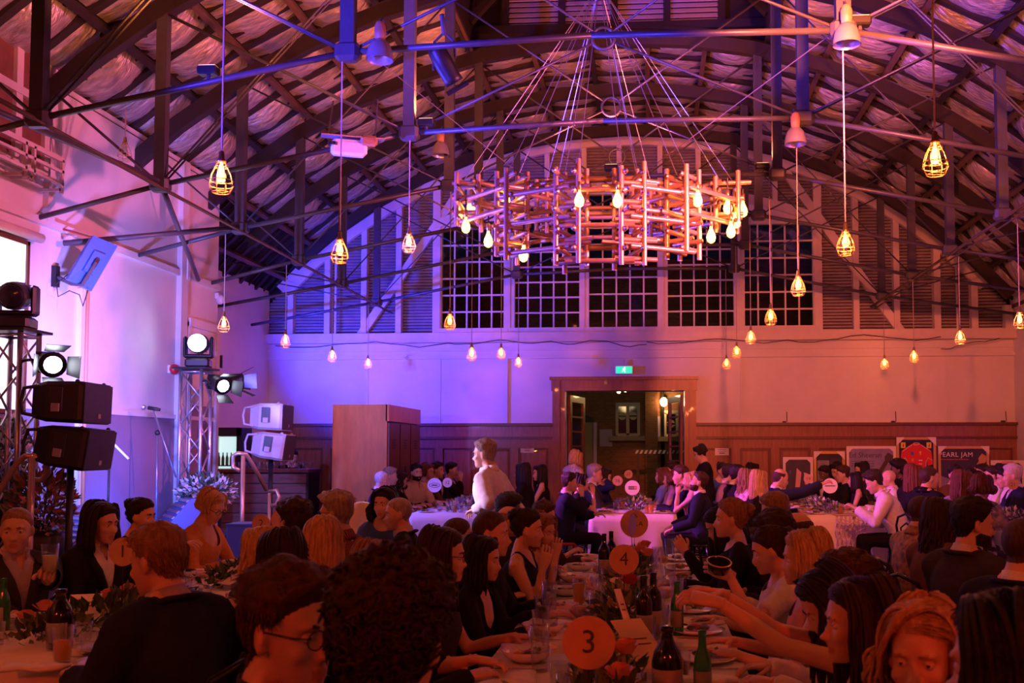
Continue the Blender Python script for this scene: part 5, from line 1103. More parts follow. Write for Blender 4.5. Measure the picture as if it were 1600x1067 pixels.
    rec = dict(label=label, s=s, Rz=Rz, org=org, H=H, Rh=Rh, hs=hs, hair=hair, top=top, skin=SKIN[skin], glasses=glasses, beard=beard, C=C, Rl=Rl, P0=P0, f=f, Y=Y, arms=arms, legs=legs, stand=stand, N=N, extra=extra, face=face, chair=chair, tie=tie, vs=vs)
    rec['skin_o'] = job(sk, vs, 2 if Y < 9 else 1)
    kind = top[0]
    def garment(off, sleeves, z1=9):
        g = MB(); torso(g, off, -1, z1)
        if sleeves != 'none':
            for sd, S, E, W_, F, cu in arms: arm(g, S, E, E+(W_-E)*0.93, off*1.0+0.006, 1.0 if sleeves == 'long' else 0.5)
        if sleeves != 'none' or z1 > 1:
            for sd in (-1, 1): g.tube([C((0.05*sd,-0.012,0.487)), C((0.10*sd,-0.010,0.470)), C((sw*0.95*sd,-0.008,0.445))], [0.026+off,0.036+off,0.042+off], 10)
        return g
    if kind == 'jacket':
        rec['under_o'] = job(garment(0.004, 'none'), vg*1.5, 2); rec['top_o'] = job(garment(0.020, 'long'), vg, 2)
    elif kind == 'shirt': rec['top_o'] = job(garment(0.013, 'long'), vg, 2)
    elif kind == 'blouse': rec['top_o'] = job(garment(0.009, 'long'), vg, 2)
    elif kind == 'tee': rec['top_o'] = job(garment(0.010, 'short'), vg, 2)
    else: rec['top_o'] = job(garment(0.004, 'none', 9), vg, 2)
    # legs
    lg = MB(); fz = -org[2]/s
    lg.loft([sup(P0+np.array((0,0,z)), np.eye(3), a, b, 16) for z, a, b in ((-0.10,0.155,0.13),(-0.04,0.172,0.135),(0.05,0.170,0.128),(0.10,0.14,0.11))])
    for sd in (-1, 1):
        hj = np.array((0.088*sd, 0.02, 0.03))
        if stand: kn = np.array((0.09*sd, 0.03*sd, fz*0.52)); an = np.array((0.09*sd, 0.04*sd-0.01, fz+0.07))
        else: kn = np.array((0.12*sd, 0.43, 0.035)); an = np.array((0.12*sd, 0.40+0.06*sd, fz+0.07))
        lg.tube([hj, hj*0.5+kn*0.5, kn], [0.085,0.078,0.060], 12); lg.ell(kn, (0.060,)*3, nu=12, nv=8); lg.tube([kn, kn*0.55+an*0.45, an], [0.058,0.056,0.048], 12)
        rec.setdefault('ank', []).append(an)
    rec['leg_o'] = job(lg, 0.028/s if Y > 11 or stand else 0.042/s, 1)
    FOLK.append(rec); return rec

# --- hair, eyes, spectacles
def scalp_z(y): return np.interp(y, [-0.11,-0.06,-0.035,-0.012,0.012,0.040,0.066,0.09,0.12], [-0.078,-0.066,-0.045,0.018,0.012,0.045,0.066,0.078,0.09])
def sst(x): x = np.clip(x, 0, 1); return x*x*(3-2*x)
def shell(P, Nn, faces, t, drop=-0.0015):
    # offset copy of the faces whose corners grow, closed by sinking its rim under the skin
    keep = [f for f in faces if max(t[i] for i in f) > 0.0005]
    used = sorted({i for f in keep for i in f}); mp = {i: k for k, i in enumerate(used)}
    V = P[used]+Nn[used]*np.where(t[used] > 0.0004, t[used], drop)[:,None]
    return V, [tuple(mp[i] for i in f) for f in keep]
def Nh_(v): return v/(np.linalg.norm(v)+1e-9)
def hair_mesh(rec, P, Nn, faces, pl):
    style, col = rec['hair'][:2]; hs = rec['hs']; far = rec['Y'] > 9; mid = rec['Y'] > 4.6
    q = pl/hs; x, y, z = q[:,0], q[:,1], q[:,2]; r = random.Random(int(abs(rec['org'][0]*971+rec['org'][1]*317)))
    sd = r.uniform(0, 9)
    zh = scalp_z(y); g = sst((z-zh)/0.028)
    g[(np.abs(x) > 0.0765) & (y > -0.04) & (y < 0.016) & (z < 0.032) & (z > -0.05)] = 0
    g[z < -0.085] = 0; g[(y > 0.1)] = 0
    g = g*(q@np.ones(3) < 9)
    tuft = 1+0.30*gauss_noise(q*np.array((1,0.35,1)), 110, sd)+0.22*gauss_noise(q, 60, sd+2)
    mb = MB()
    if style == 'none': return None
    topw = sst((z-0.03)/0.05)
    if style == 'buzz': t = g*(0.0035+0.002*topw)
    elif style == 'fringe':
        t = g*0.007*(1-sst((z-0.045)/0.02))*tuft; t[(y > 0.03)] = 0
    elif style == 'thin': t = g*(0.006*(1-topw)+0.004*topw*(1-sst((y-0.0)/0.03)))*tuft
    elif style == 'short': t = g*(0.009+0.017*topw+0.008*topw*sst((y-0.02)/0.05))*tuft
    elif style == 'quiff': t = g*(0.008+0.024*topw+0.022*topw*sst((y-0.02)/0.05))*tuft
    elif style == 'curly': t = g*(0.020+0.022*topw)*(1+0.5*gauss_noise(q, 150, sd))
    elif style == 'afro': t = g*(0.038+0.020*topw)*(1+0.25*gauss_noise(q, 120, sd))
    elif style in ('bun','updo'): t = g*(0.010+0.010*topw)*(1+0.18*gauss_noise(q*np.array((1,0.25,0.5)), 120, sd))
    else: t = g*(0.013+0.008*topw)
    V, F = shell(P, Nn, faces, t)
    # strand ripples on the outer shell
    mb.add(V, F)
    H, Rh = rec['H'], rec['Rh']; Tl = lambda p: H+Rh@(np.array(p, float)*hs); dn = Rh.T@np.array((0,0,-1.0))
    if style in ('long','bob','wavy','curlybob'):
        Ln = rec['hair'][2] if len(rec['hair']) > 2 else (0.30 if style in ('long','wavy') else 0.12)
        nl = 130 if not mid else 84 if not far else 40
        wd = 0.0072 if not mid else 0.0105 if not far else 0.020
        wav = {'long': 0.003, 'bob': 0.003, 'wavy': 0.012, 'curlybob': 0.013}[style]
        for lay in range(2):
            for i in range(nl):
                az = math.radians(-180+360*(i+r.uniform(-.3,.3)+0.5*lay)/nl)
                aa = abs(az)
                if aa < math.radians(64): continue
                part = r.uniform(-0.01, 0.01); off = 0.013+0.010*lay+r.uniform(-0.003,0.006)
                pts = []; th1 = math.radians(100 if aa > 1.3 else 92)
                root = np.array((0.012*math.copysign(1, az)+part, max(-0.05, 0.055*math.cos(az)) if aa > 1.95 else 0.052-0.03*(aa-1.1)+r.uniform(-.012,.004), 0)); zd = 0.0 if aa > 1.95 else 0.016
                ns = 5 if far else 7
                for k in range(ns):
                    th = math.radians(14)+(th1-math.radians(14))*k/(ns-1); u = k/(ns-1)
                    e = np.array((math.sin(th)*math.sin(az)*(0.0755+off), math.sin(th)*math.cos(az)*(0.097+off), math.cos(th)*(0.090+off)))
                    e = e+np.array((0,-0.012,0.028-zd*(1-u)**2))+root*np.array((1,1,0))*(1-u)**2; pts.append(e)
                n2 = 4 if far else 7; o = pts[-1]; out = np.array((math.sin(az), math.cos(az)*0.7-0.15, 0)); le = Ln*r.uniform(0.86, 1.06)*(0.85 if aa < 1.1 else 1.0)
                ph = r.uniform(0, 6.3)
                for k in range(1, n2+1):
                    u = k/n2; w_ = wav*math.sin(ph+u*le*42); w2 = wav*math.cos(ph+u*le*42)
                    bell = (0.012*math.sin(u*2.2) if style != 'curlybob' else 0.035*math.sin(u*2.4))
                    pts.append(o+dn*le*u+out*bell+np.array((w_, w2, 0))-out*0.012*(u**2 if style in ('bob','curlybob') else 0))
                rr = [wd*0.7]+[wd]*(len(pts)-3)+[wd*0.8, wd*0.25]
                mb.tube([Tl(p) for p in pts], rr, 5 if not far else 4, flat=0.55)
    if style in ('wavy','curlybob'):
        for i in range(16 if not far else 6):
            a = r.uniform(-0.012, 0.012); b = r.uniform(0, 0.03); o = 0.016+r.uniform(0,0.008)
            pts = [(-0.028+a,0.050-b,0.108+o),(-0.005+a,0.070-b,0.108+o),(0.030+a,0.074-b*0.7,0.088+o),(0.062,0.064-b*0.6,0.052+o*0.6),(0.080+o*0.4,0.050-b*0.5,0.010),(0.084+o*0.4,0.046-b*0.5,-0.030),(0.076+o*0.4,0.050-b*0.4,-0.065)]
            mb.tube([Tl(p) for p in pts], [0.004,0.008,0.010,0.010,0.009,0.008,0.002], 5, flat=0.6)
    if style in ('bun','updo'):
        c = np.array((0,-0.115,0.055)) if style == 'bun' else np.array((0,-0.10,0.085))
        mb.ell(Tl(c), (0.036*hs,)*3, Rh, 12, 8)
        for i in range(18 if not far else 8):
            a = 2*PI*i/18; b0 = r.uniform(0, 6); pts = []
            for k in range(7): u = k/6*2.6; d = np.array((math.cos(b0+u), math.sin(b0+u)*math.cos(a), math.sin(b0+u)*math.sin(a))); pts.append(Tl(c+d*0.038))
            mb.tube(pts, [0.006,0.009,0.010,0.010,0.010,0.008,0.003], 5)
    if style in ('curly','afro'):
        n = (520 if style == 'curly' else 320) if rec['Y'] < 3 else 120 if not far else 40
        idx = [i for i in range(len(t)) if t[i] > 0.010]
        for k in range(n if idx else 0):
            i = r.choice(idx); p0 = P[i]+Nn[i]*t[i]*0.75; nrm = Nn[i]; u = np.cross(nrm, (r.uniform(-1,1), r.uniform(-1,1), r.uniform(-1,1))); u /= (np.linalg.norm(u)+1e-9); v = np.cross(nrm, u)
            rad = r.uniform(0.006, 0.011); ph = r.uniform(0, 6.3); L = r.uniform(0.012, 0.03); ax = nrm*0.6+u*r.uniform(-.8,.8)+v*r.uniform(-.8,.8)
            mb.tube([p0+ax*L*(j/7)+rad*(math.cos(ph+j*1.1)*u+math.sin(ph+j*1.1)*v) for j in range(8)], [0.0035]*7+[0.001], 4)
    if style in ('short','quiff','thin','bob','bun','updo','long','wavy','curlybob') and rec['Y'] < 6.6:
        idx = np.where(t > 0.004)[0]; n = 1300 if rec['Y'] < 3.1 else 600 if rec['Y'] < 5 else 300
        for k in range(n if len(idx) else 0):
            i = idx[r.randrange(len(idx))]; nrm = Nh_(Nn[i]); ql = q[i]
            if style in ('quiff','short','thin'): cd_ = np.array((0.25*math.copysign(1, ql[0])+r.uniform(-.35,.35), (0.9 if style == 'short' else -0.9)*(1 if ql[2] > 0.05 else -0.5)+r.uniform(-.3,.3), -0.9 if ql[2] < 0.05 else 0.25))
            elif style in ('bun','updo'): cd_ = np.array((0.1*ql[0]+r.uniform(-.1,.1), -1.0, 0.35))
            else: cd_ = np.array((math.copysign(1.0, ql[0]-0.012)+r.uniform(-.15,.15), -0.35+r.uniform(-.15,.15), -0.3))
            cd_ = Rh@cd_; cd_ = cd_-nrm*(cd_@nrm)*0.8; cd_ /= (np.linalg.norm(cd_)+1e-9); L_ = r.uniform(0.016, 0.034)*(1.7 if style in ('long','wavy','curlybob','bob') else 1.0); p0 = P[i]+nrm*t[i]*0.82
            mb.tube([p0, p0+cd_*L_*0.5+nrm*0.004, p0+cd_*L_+nrm*r.uniform(0,0.006)], [0.0022,0.0020,0.0004], 3, cap=False)
    # brows
    for sdn in (-1, 1):
        mb.tube([Tl(p) for p in ((0.014*sdn,0.0835,0.0205),(0.030*sdn,0.0835,0.0255),(0.046*sdn,0.0725,0.0215))], [0.0028,0.0032,0.0015], 5, flat=1.4)
    return mb
EYE_CACHE = {}
def eye_mesh(skin):
    if skin.name in EYE_CACHE: return EYE_CACHE[skin.name]
    q = MB(); n = 12
    for j in range(7):                                   # ball, pole towards +y
        a0, a1 = PI*j/7, PI*(j+1)/7; q.mi = 1 if j < 1 else 0
        ring = lambda a: [(0.0118*math.sin(a)*math.cos(2*PI*k/n), 0.0118*math.cos(a), 0.0118*math.sin(a)*math.sin(2*PI*k/n)) for k in range(n)]
        q.loft([ring(max(a0,0.02)), ring(min(a1,PI-0.02))], False)
    q.mi = 1; q.add([(0.0118*0.02*math.cos(2*PI*k/n), 0.0119, 0.0118*0.02*math.sin(2*PI*k/n)) for k in range(n)], [tuple(range(n))])
    q.mi = 2                                             # lids
    for z0, z1 in ((0.14,1.5),(-1.5,-0.45)):
        rg = []
        for b in np.linspace(z0, z1, 5): rg.append([(0.0132*math.cos(b)*math.cos(a), 0.0132*math.cos(b)*math.sin(a), 0.0132*math.sin(b)) for a in np.linspace(0.15, PI-0.15, 9)])
        V = [p for r_ in rg for p in r_]; q.add(V, [(i*9+j, i*9+j+1, i*9+j+10, i*9+j+9) for i in range(4) for j in range(8)])
    me = q.mesh('eye', [EYEW, IRIS, skin], True); EYE_CACHE[skin.name] = me; return me
SPEC = None
def spec_mesh():
    q = MB()
    for sd in (-1, 1):
        q.tube([(0.031*sd+0.024*math.cos(t), 0.096-0.004*abs(math.cos(t)), 0.000+0.019*math.sin(t)) for t in np.linspace(0, 2*PI, 19)[:-1]], 0.0017, 5, closed=True)
        q.tube([(0.055*sd,0.092,0.006),(0.074*sd,0.075,0.008),(0.079*sd,0.0,0.010),(0.080*sd,-0.02,-0.005)], 0.0018, 5)
    q.tube([(-0.008,0.099,0.004),(0,0.101,0.007),(0.008,0.099,0.004)], 0.0016, 5); return q.mesh('spectacles', black_gloss, True)
SHOE = None
def shoe_mesh():
    q = MB(); rg = []
    for y, w_, h in ((-0.08,0.03,0.07),(-0.06,0.038,0.085),(0.0,0.040,0.08),(0.08,0.045,0.055),(0.14,0.042,0.04),(0.18,0.022,0.025)):
        rg.append([(w_*math.cos(t), y, h/2+h/2*math.sin(t)) for t in np.linspace(0, 2*PI, 13)[:-1]])
    q.loft(rg); return q.mesh('shoe', black_gloss, True)
def grab(o, dg):
    me = o.evaluated_get(dg).to_mesh(); n = len(me.vertices)
    v = np.empty(n*3, 'f'); me.vertices.foreach_get('co', v); nn = np.empty(n*3, 'f'); me.vertices.foreach_get('normal', nn)
    nl = len(me.loops); li = np.empty(nl, 'i'); me.loops.foreach_get('vertex_index', li); pt = np.empty(len(me.polygons), 'i'); me.polygons.foreach_get('loop_total', pt)
    o.evaluated_get(dg).to_mesh_clear()
    if (pt == 4).all(): F = li.reshape(-1, 4)
    else:
        F = []; k = 0
        for c in pt: F.append(tuple(li[k:k+c])); k += c
    return v.reshape(-1,3).astype(float), nn.reshape(-1,3).astype(float), F
def quick_mesh(name, V, F, mats, mi=None):
    me = bpy.data.meshes.new(name); F = np.asarray(F, 'i'); n = len(F)
    me.vertices.add(len(V)); me.vertices.foreach_set('co', np.asarray(V, 'f').ravel())
    me.loops.add(n*4); me.loops.foreach_set('vertex_index', F.ravel()); me.polygons.add(n)
    me.polygons.foreach_set('loop_start', np.arange(n, dtype='i')*4); me.polygons.foreach_set('loop_total', np.full(n, 4, 'i'))
    for m in mats: me.materials.append(m)
    if mi is not None: me.polygons.foreach_set('material_index', np.asarray(mi, 'i'))
    me.polygons.foreach_set('use_smooth', np.ones(n, bool)); me.update(calc_edges=True); return me
def cut(V, F, keep):
    F = F[keep]; used = np.unique(F); mp = np.full(len(V), -1, 'i'); mp[used] = np.arange(len(used)); return V[used], mp[F]
def smooth_rim(V, F):
    E = np.sort(np.concatenate([F[:,[0,1]],F[:,[1,2]],F[:,[2,3]],F[:,[3,0]]]), 1); key = E[:,0].astype(np.int64)*len(V)+E[:,1]
    _, ix, ct = np.unique(key, return_index=True, return_counts=True); B = E[ix[ct == 1]]
    if not len(B): return V
    V = V.copy()
    for k in range(6):
        acc = np.zeros_like(V); n = np.zeros(len(V)); np.add.at(acc, B[:,0], V[B[:,1]]); np.add.at(acc, B[:,1], V[B[:,0]]); np.add.at(n, B.ravel(), 1)
        m = n > 0; V[m] = 0.45*V[m]+0.55*acc[m]/n[m][:,None]
    return V
def finish_people():
    global SPEC, SHOE
    SPEC = spec_mesh(); SHOE = shoe_mesh()
    dg = bpy.context.evaluated_depsgraph_get()
    for rec in FOLK:
        s = rec['s']; Rz = rec['Rz']; C = rec['C']; Rl = rec['Rl']; P0 = rec['P0']
        root = thing('person', rec['label'], 'person', (rec['org'][0], rec['org'][1], 0), math.atan2(Rz[1,0], Rz[0,0]))
        oz = rec['org'][2]
        G = lambda V: np.asarray(V)*s+np.array((0,0,oz))
        # skin
        V, Nn, F = grab(rec['skin_o'], dg); H, Rh, hs = rec['H'], rec['Rh'], rec['hs']
        pl = (V-H)@Rh; q = pl/hs; hd = (q[:,2] > -0.125) & (np.linalg.norm(q, axis=1) < 0.16)
        disp = np.zeros(len(V))
        for sd in (-1, 1): disp += np.where(q[:,1] > 0.03, -0.0115*np.exp(-(((q[:,0]-0.031*sd)/0.017)**2+((q[:,2]-0.002)/0.0105)**2)), 0)
        disp += np.where((q[:,1] > 0.05) & (np.abs(q[:,0]) < 0.024), -0.004*np.exp(-((q[:,2]+0.072)/0.0032)**2), 0)
        V = V+np.where(hd, disp, 0)[:,None]*(Rh@np.array((0,1.0,0)))[None,:]*hs
        cen = q[F].mean(1); lip = (np.abs(cen[:,0]) < 0.0235*np.clip(1-((cen[:,2]+0.072)/0.016)**2, 0, 1)**0.5) & (np.abs(cen[:,2]+0.072) < 0.0125) & (cen[:,1] > 0.07)
        mi = np.where(lip, 1, 0)
        hm = MB()
        for sd, S, E, W_, Fh, cu in rec['arms']: hand_mb(hm, W_, Fh, sd, cu)
        nq = len(V); hv = np.array(hm.v); hf = [tuple(nq+i for i in f) for f in hm.f]
        me = bpy.data.meshes.new('body'); VV = np.vstack([G(V), G(hv)])
        allF = [tuple(f) for f in F.tolist()]+hf
        me.from_pydata(VV.tolist(), [], allF); me.materials.append(rec['skin']); me.materials.append(LIPS)
        me.polygons.foreach_set('material_index', np.concatenate([mi, np.zeros(len(hf))]).astype('i')); me.polygons.foreach_set('use_smooth', np.ones(len(allF), bool))
        link('body', me, root)
        e0 = eye_mesh(rec['skin'])
        for sd in (-1, 1):
            e = link('eye', e0, root); e.location = G(H+Rh@(np.array((0.031*sd,0.0665,0.002))*hs)); e.rotation_euler = Matrix(Rh.tolist()).to_euler(); e.scale = (s*hs,)*3
        # hair and beard
        sel = hd & (q[:,2] > -0.12); fsel = sel[F].all(1); Fl = F[fsel]
        used = np.unique(Fl); mp = np.full(len(V), -1, 'i'); mp[used] = np.arange(len(used)); Ph, Nh, Fh_, plh = V[used], Nn[used], mp[Fl].tolist(), pl[used]
        hb = hair_mesh(rec, Ph, Nh, Fh_, plh)
        if hb is not None:
            hb.v = [tuple(p) for p in G(np.array(hb.v))]; link('hair', hb.mesh('hair', HAIR[rec['hair'][1]], True), root)
        if rec['beard']:
            qq = plh/hs; t = sst((-0.036-qq[:,2]-0.25*np.abs(qq[:,1]-0.02))/0.02)*sst((qq[:,1]+0.012)/0.02)
            t *= 1-np.exp(-((qq[:,0]/0.024)**4+((qq[:,2]+0.072)/0.013)**4))*(qq[:,1] > 0.05)
            t = np.maximum(t, np.where((qq[:,1] > 0.07) & (np.abs(qq[:,0]) < 0.03) & (qq[:,2] < -0.048) & (qq[:,2] > -0.062), 0.7, 0)); t[qq[:,2] < -0.118] = 0
            V2, F2 = shell(Ph, Nh, Fh_, t*0.0055*(1+0.35*gauss_noise(qq, 190, 1.0)))
            if F2: link('beard', MB().add(G(V2), F2).mesh('beard', HAIR[rec['beard']], True), root)
        if rec['glasses']:
            o = link('spectacles', SPEC, root); o.location = G(H); o.rotation_euler = Matrix(Rh.tolist()).to_euler(); o.scale = (s*hs,)*3
        # clothes
        kind = rec['top'][0]; cm = CL[rec['top'][1]]; um = CL[rec['top'][2]] if len(rec['top']) > 2 and rec['top'][2] in CL else None
        nd = rec['top'][-1] if isinstance(rec['top'][-1], float) else 0.44
        def dress(o, name, m, fn, wr):
            V, Nn, F = grab(o, dg); c = (V-P0)@Rl
            sd_ = rec['org'][0]*7+rec['org'][1]
            V = V+Nn*(wr*gauss_noise(c*np.array((1,1,0.55)), 30, sd_)+wr*0.7*gauss_noise(c*np.array((1.0,0.7,1.3)), 62, sd_+3))[:,None]
            keep = fn(c[F].mean(1)) if fn else np.ones(len(F), bool)
            V, F = cut(V, F, keep)
            if fn: V = smooth_rim(V, F)
            link(name, quick_mesh(name, G(V), F, [m]), root)
        rho = lambda c: np.sqrt(c[:,0]**2+(c[:,1]+0.006)**2)
        if kind == 'jacket':
            dress(rec['under_o'], 'shirt', um or CL['white'], lambda c: ~((c[:,2] > 0.48) & (rho(c) < 0.066)) & ~((c[:,1] > 0.02) & (np.abs(c[:,0]) < 0.30*(c[:,2]-0.42))), 0.001)
            dress(rec['top_o'], 'jacket', cm, lambda c: ~((c[:,2] > 0.51) & (rho(c) < 0.078) & (c[:,1] > -0.02)) & ~((c[:,1] > 0.03) & (np.abs(c[:,0]) < 0.008+0.27*(c[:,2]-0.22)) & (c[:,2] > 0.2)), 0.0028)
        elif kind == 'shirt':
            dress(rec['top_o'], 'shirt', cm, lambda c: ~((c[:,2] > 0.485) & (rho(c) < 0.070)) & ~((c[:,1] > 0.02) & (np.abs(c[:,0]) < 0.32*(c[:,2]-0.41))), 0.0035)
        elif kind in ('blouse','tee'):
            dress(rec['top_o'], 'blouse' if kind == 'blouse' else 't_shirt', cm, lambda c: ~((c[:,2] > 0.478) & (rho(c) < 0.086)) & ~((c[:,1] > 0.02) & (c[:,2] > nd+5*c[:,0]**2) & (np.abs(c[:,0]) < 0.10)), 0.0026)
        elif kind == 'strapless': dress(rec['top_o'], 'dress', cm, lambda c: (c[:,2] < 0.37-0.02*(c[:,1] < 0)) & (np.abs(c[:,0]) < 0.175), 0.0015)
        else: dress(rec['top_o'], 'dress', cm, lambda c: (np.abs(c[:,0]) < 0.125+0.06*(c[:,2] < 0.36)) & ~((c[:,2] > (nd if nd != 0.44 else 0.40)+6*c[:,0]**2) & (np.abs(c[:,0]) < 0.085)), 0.0015)
        V, Nn, F = grab(rec['leg_o'], dg); link('trousers', quick_mesh('trousers', G(V), F, [CL[rec['legs']]]), root)
        for an in rec['ank']:
            o = link('shoe', SHOE, root); p = G(an); o.location = (p[0], p[1], 0.0); o.scale = (s,s,s)
        near = rec['Y'] < 16
        if kind in ('jacket','shirt') and near:
            mb = MB(); prof = ((0.082,0.480),(0.068,0.542),(0.072,0.546),(0.097,0.496)) if kind == 'shirt' else ((0.072,0.485),(0.067,0.545),(0.071,0.549),(0.076,0.512)); rg = []
            op = 0.45 if not rec['tie'] else 0.12
            for a in np.linspace(-PI+op, PI-op, 22):
                fr_ = abs(a)/PI; rg.append([C((r_*math.sin(a)*0.95, -r_*math.cos(a)*0.95-0.006+0.010*fr_, z_-0.018*fr_-(0.012*fr_ if r_ > 0.08 else 0))) for r_, z_ in prof])
            mb.loft(rg); mb.v = [tuple(p) for p in G(np.array(mb.v))]; link('collar', mb.mesh('collar', um or cm if kind == 'jacket' else cm, True), root)
        if kind == 'jacket' and near:
            for sd in (-1, 1):
                mb = MB(); pts = [(0,-0.092,0.500),(0.060*sd,-0.076,0.500),(0.092*sd,-0.006,0.492),(0.088*sd,0.075,0.455),(0.070*sd,0.126,0.39),(0.036*sd,0.150,0.30),(0.012*sd,0.148,0.235)]
                mb.tube([C(p) for p in pts], [0.024,0.026,0.026,0.028,0.032,0.022,0.006], 8, flat=0.45, ref=(0,0.3,1)); mb.v = [tuple(p) for p in G(np.array(mb.v))]; link('lapel', mb.mesh('lapel', cm, True), root)
        if rec['tie'] == 'bow':
            mb = MB()
            for sd in (-1, 1): mb.ell(C((0.026*sd,0.092,0.462)), (0.024,0.010,0.016), Rl, 10, 7)
            mb.ell(C((0,0.096,0.462)), (0.008,0.010,0.010), Rl, 8, 6); mb.v = [tuple(p) for p in G(np.array(mb.v))]; link('bow_tie', mb.mesh('bow_tie', CL['black'], True), root)
        if rec['extra']: rec['extra'](rec, root, G)
        rec['root'] = root
    for o in JOBS:
        m_ = o.data; bpy.data.objects.remove(o); bpy.data.meshes.remove(m_)
def ear_drop(rec, root, G):
    mb = MB()
    for sd in (-1, 1): mb.tube([rec['H']+rec['Rh']@np.array((0.074*sd,-0.006,-0.045)), rec['H']+rec['Rh']@np.array((0.076*sd,-0.006,-0.085))], [0.003,0.007], 6)
    mb.v = [tuple(p) for p in G(np.array(mb.v))]; link('earrings', mb.mesh('earrings', brass, True), root)
def watch(rec, root, G):
    sd, S, E, W_, F, cu = rec['arms'][0]; d = (W_-E)/np.linalg.norm(W_-E); c = W_-d*0.01
    mb = MB(); mb.tube([c-d*0.012, c+d*0.012], [0.036,0.036], 14); mb.v = [tuple(p) for p in G(np.array(mb.v))]; link('wristwatch', mb.mesh('wristwatch', alu, True), root)
P_ = person
# table with sign one, wall side
P_('man in dark blazer and open shirt raising a glass of pale beer', 27, 790, 5.0, 122, ('buzz','sandy'), ('jacket','charcoal','lilac'), hyaw=34, L=dict(t=(70,897,4.74), curl=0.75, dir=(0.5,-0.6,0.3), back=(0.5,-0.5,0.7)))
P_('dark haired woman in black jacket over white top, turned to table sign one', 160, 785, 5.45, 112, ('long','black',0.20), ('jacket','black','white'), 'f', hyaw=-8, extra=ear_drop)
P_('woman with pinned dark hair pointing across the table', 222, 778, 6.3, 98, ('updo','black'), ('blouse','black'), 'f', R=dict(t=(306,850,5.95), curl=0.25), L='table')
P_('short haired blonde woman in glasses and orange lit blouse, looking down', 338, 768, 7.1, 98, ('bob','blonde',0.05), ('blouse','orange',0.36), 'f', hpitch=24, lean=10, glasses=True, hyaw=6)  # warm light on her blouse is put into the orange cloth colour
# sign one table, aisle side
P_('man in navy suit with cropped fair hair, back towards the aisle', 243, 820, 3.5, -66, ('short','sandy'), ('jacket','navy','lilac'), lean=14, hpitch=10, hyaw=-12)
P_('woman with straight black hair falling over a black top', 440, 827, 3.9, -42, ('long','black',0.30), ('blouse','black'), 'f')
P_('woman with curled blonde hair in a pale pink dress', 402, 825, 5.0, -72, ('wavy','blonde',0.24), ('dress','pink'), 'f', lean=9)
P_('woman with long straight golden blonde hair seen from behind', 505, 808, 4.75, -22, ('long','blonde',0.26), ('blouse','black'), 'f')
P_('man with swept dark hair in grey shirt beside sign two', 460, 780, 5.45, -58, ('quiff','dark'), ('shirt','charcoal'))
P_('grey haired man in glasses and plaid shirt', 525, 769, 6.05, -78, ('quiff','grey'), ('shirt','plaid'), glasses=True, hyaw=-6)
P_('bald man laughing in a black jacket', 622, 775, 6.8, -96, ('buzz','grey'), ('jacket','black','lilac'), hyaw=-14, lean=10)
P_('curly dark haired woman in blue top smiling beside the bald man', 600, 762, 7.5, 178, ('curlybob','black',0.16), ('blouse','blue'), 'f', hyaw=14, L='front', R='front')
# sign three and four table, stage side
P_('man in rimless glasses with brown swept hair turning to the right', 455, 885, 2.05, 74, ('quiff','brown'), ('jacket','black','charcoal'), hyaw=38, glasses=True, skin=0, beard=None)
P_('person with a big head of dark curls seen from behind', 612, 880, 1.78, 8, ('curly','dark'), ('tee','olive'), L='lap', R='lap', hpitch=0)
P_('woman with honey brown hair behind the curly headed person', 597, 846, 3.55, 62, ('long','sandy',0.28), ('blouse','black'), 'f')
P_('woman in glasses with long brown hair and bare arms', 695, 825, 4.15, 84, ('long','dark',0.34), ('dress','charcoal'), 'f', glasses=True, hyaw=4, R=dict(t=(742,1030,3.75), curl=0.35, dir=(1,0.2,-0.1), back=(0,0,1)))
P_('black haired woman in low black top with silver necklace', 757, 838, 4.62, 97, ('long','black',0.20), ('blouse','black',0.28), 'f', hpitch=6, lean=9, L='lap')
P_('man with close cropped hair half hidden behind the woman in glasses', 716, 806, 5.5, 62, ('buzz','brown'), ('shirt','black'))
P_('man with receding cropped hair looking down the table', 768, 795, 5.05, 88, ('buzz','brown'), ('shirt','black'), hyaw=6)
P_('balding man in glasses next to the cropped haired man', 797, 788, 6.75, 84, ('fringe','sandy'), ('shirt','charcoal'), glasses=True)
P_('woman with dark updo, drop earrings and bare arm propped up', 825, 795, 5.75, 92, ('updo','black'), ('dress','navy'), 'f', R=dict(t=(848,886,5.6), pole=(0.2,-0.2,-1), curl=0.5, dir=(0.3,0.1,1)), extra=ear_drop)
P_('curly fair haired woman covering her mouth with her hand', 851, 803, 6.2, 112, ('wavy','sandy',0.14), ('tee','olive'), 'f', lean=16, hpitch=12, hyaw=10, R='mouth')
P_('brown haired man reaching for food past the curly woman', 852, 783, 7.3, 96, ('short','brown'), ('jacket','charcoal','white'), R=dict(t=(884,868,7.0), curl=0.4), hpitch=10)
P_('man with black curls at the end of the sign four table', 798, 775, 7.9, 88, ('afro','black'), ('shirt','black'), skin=2)
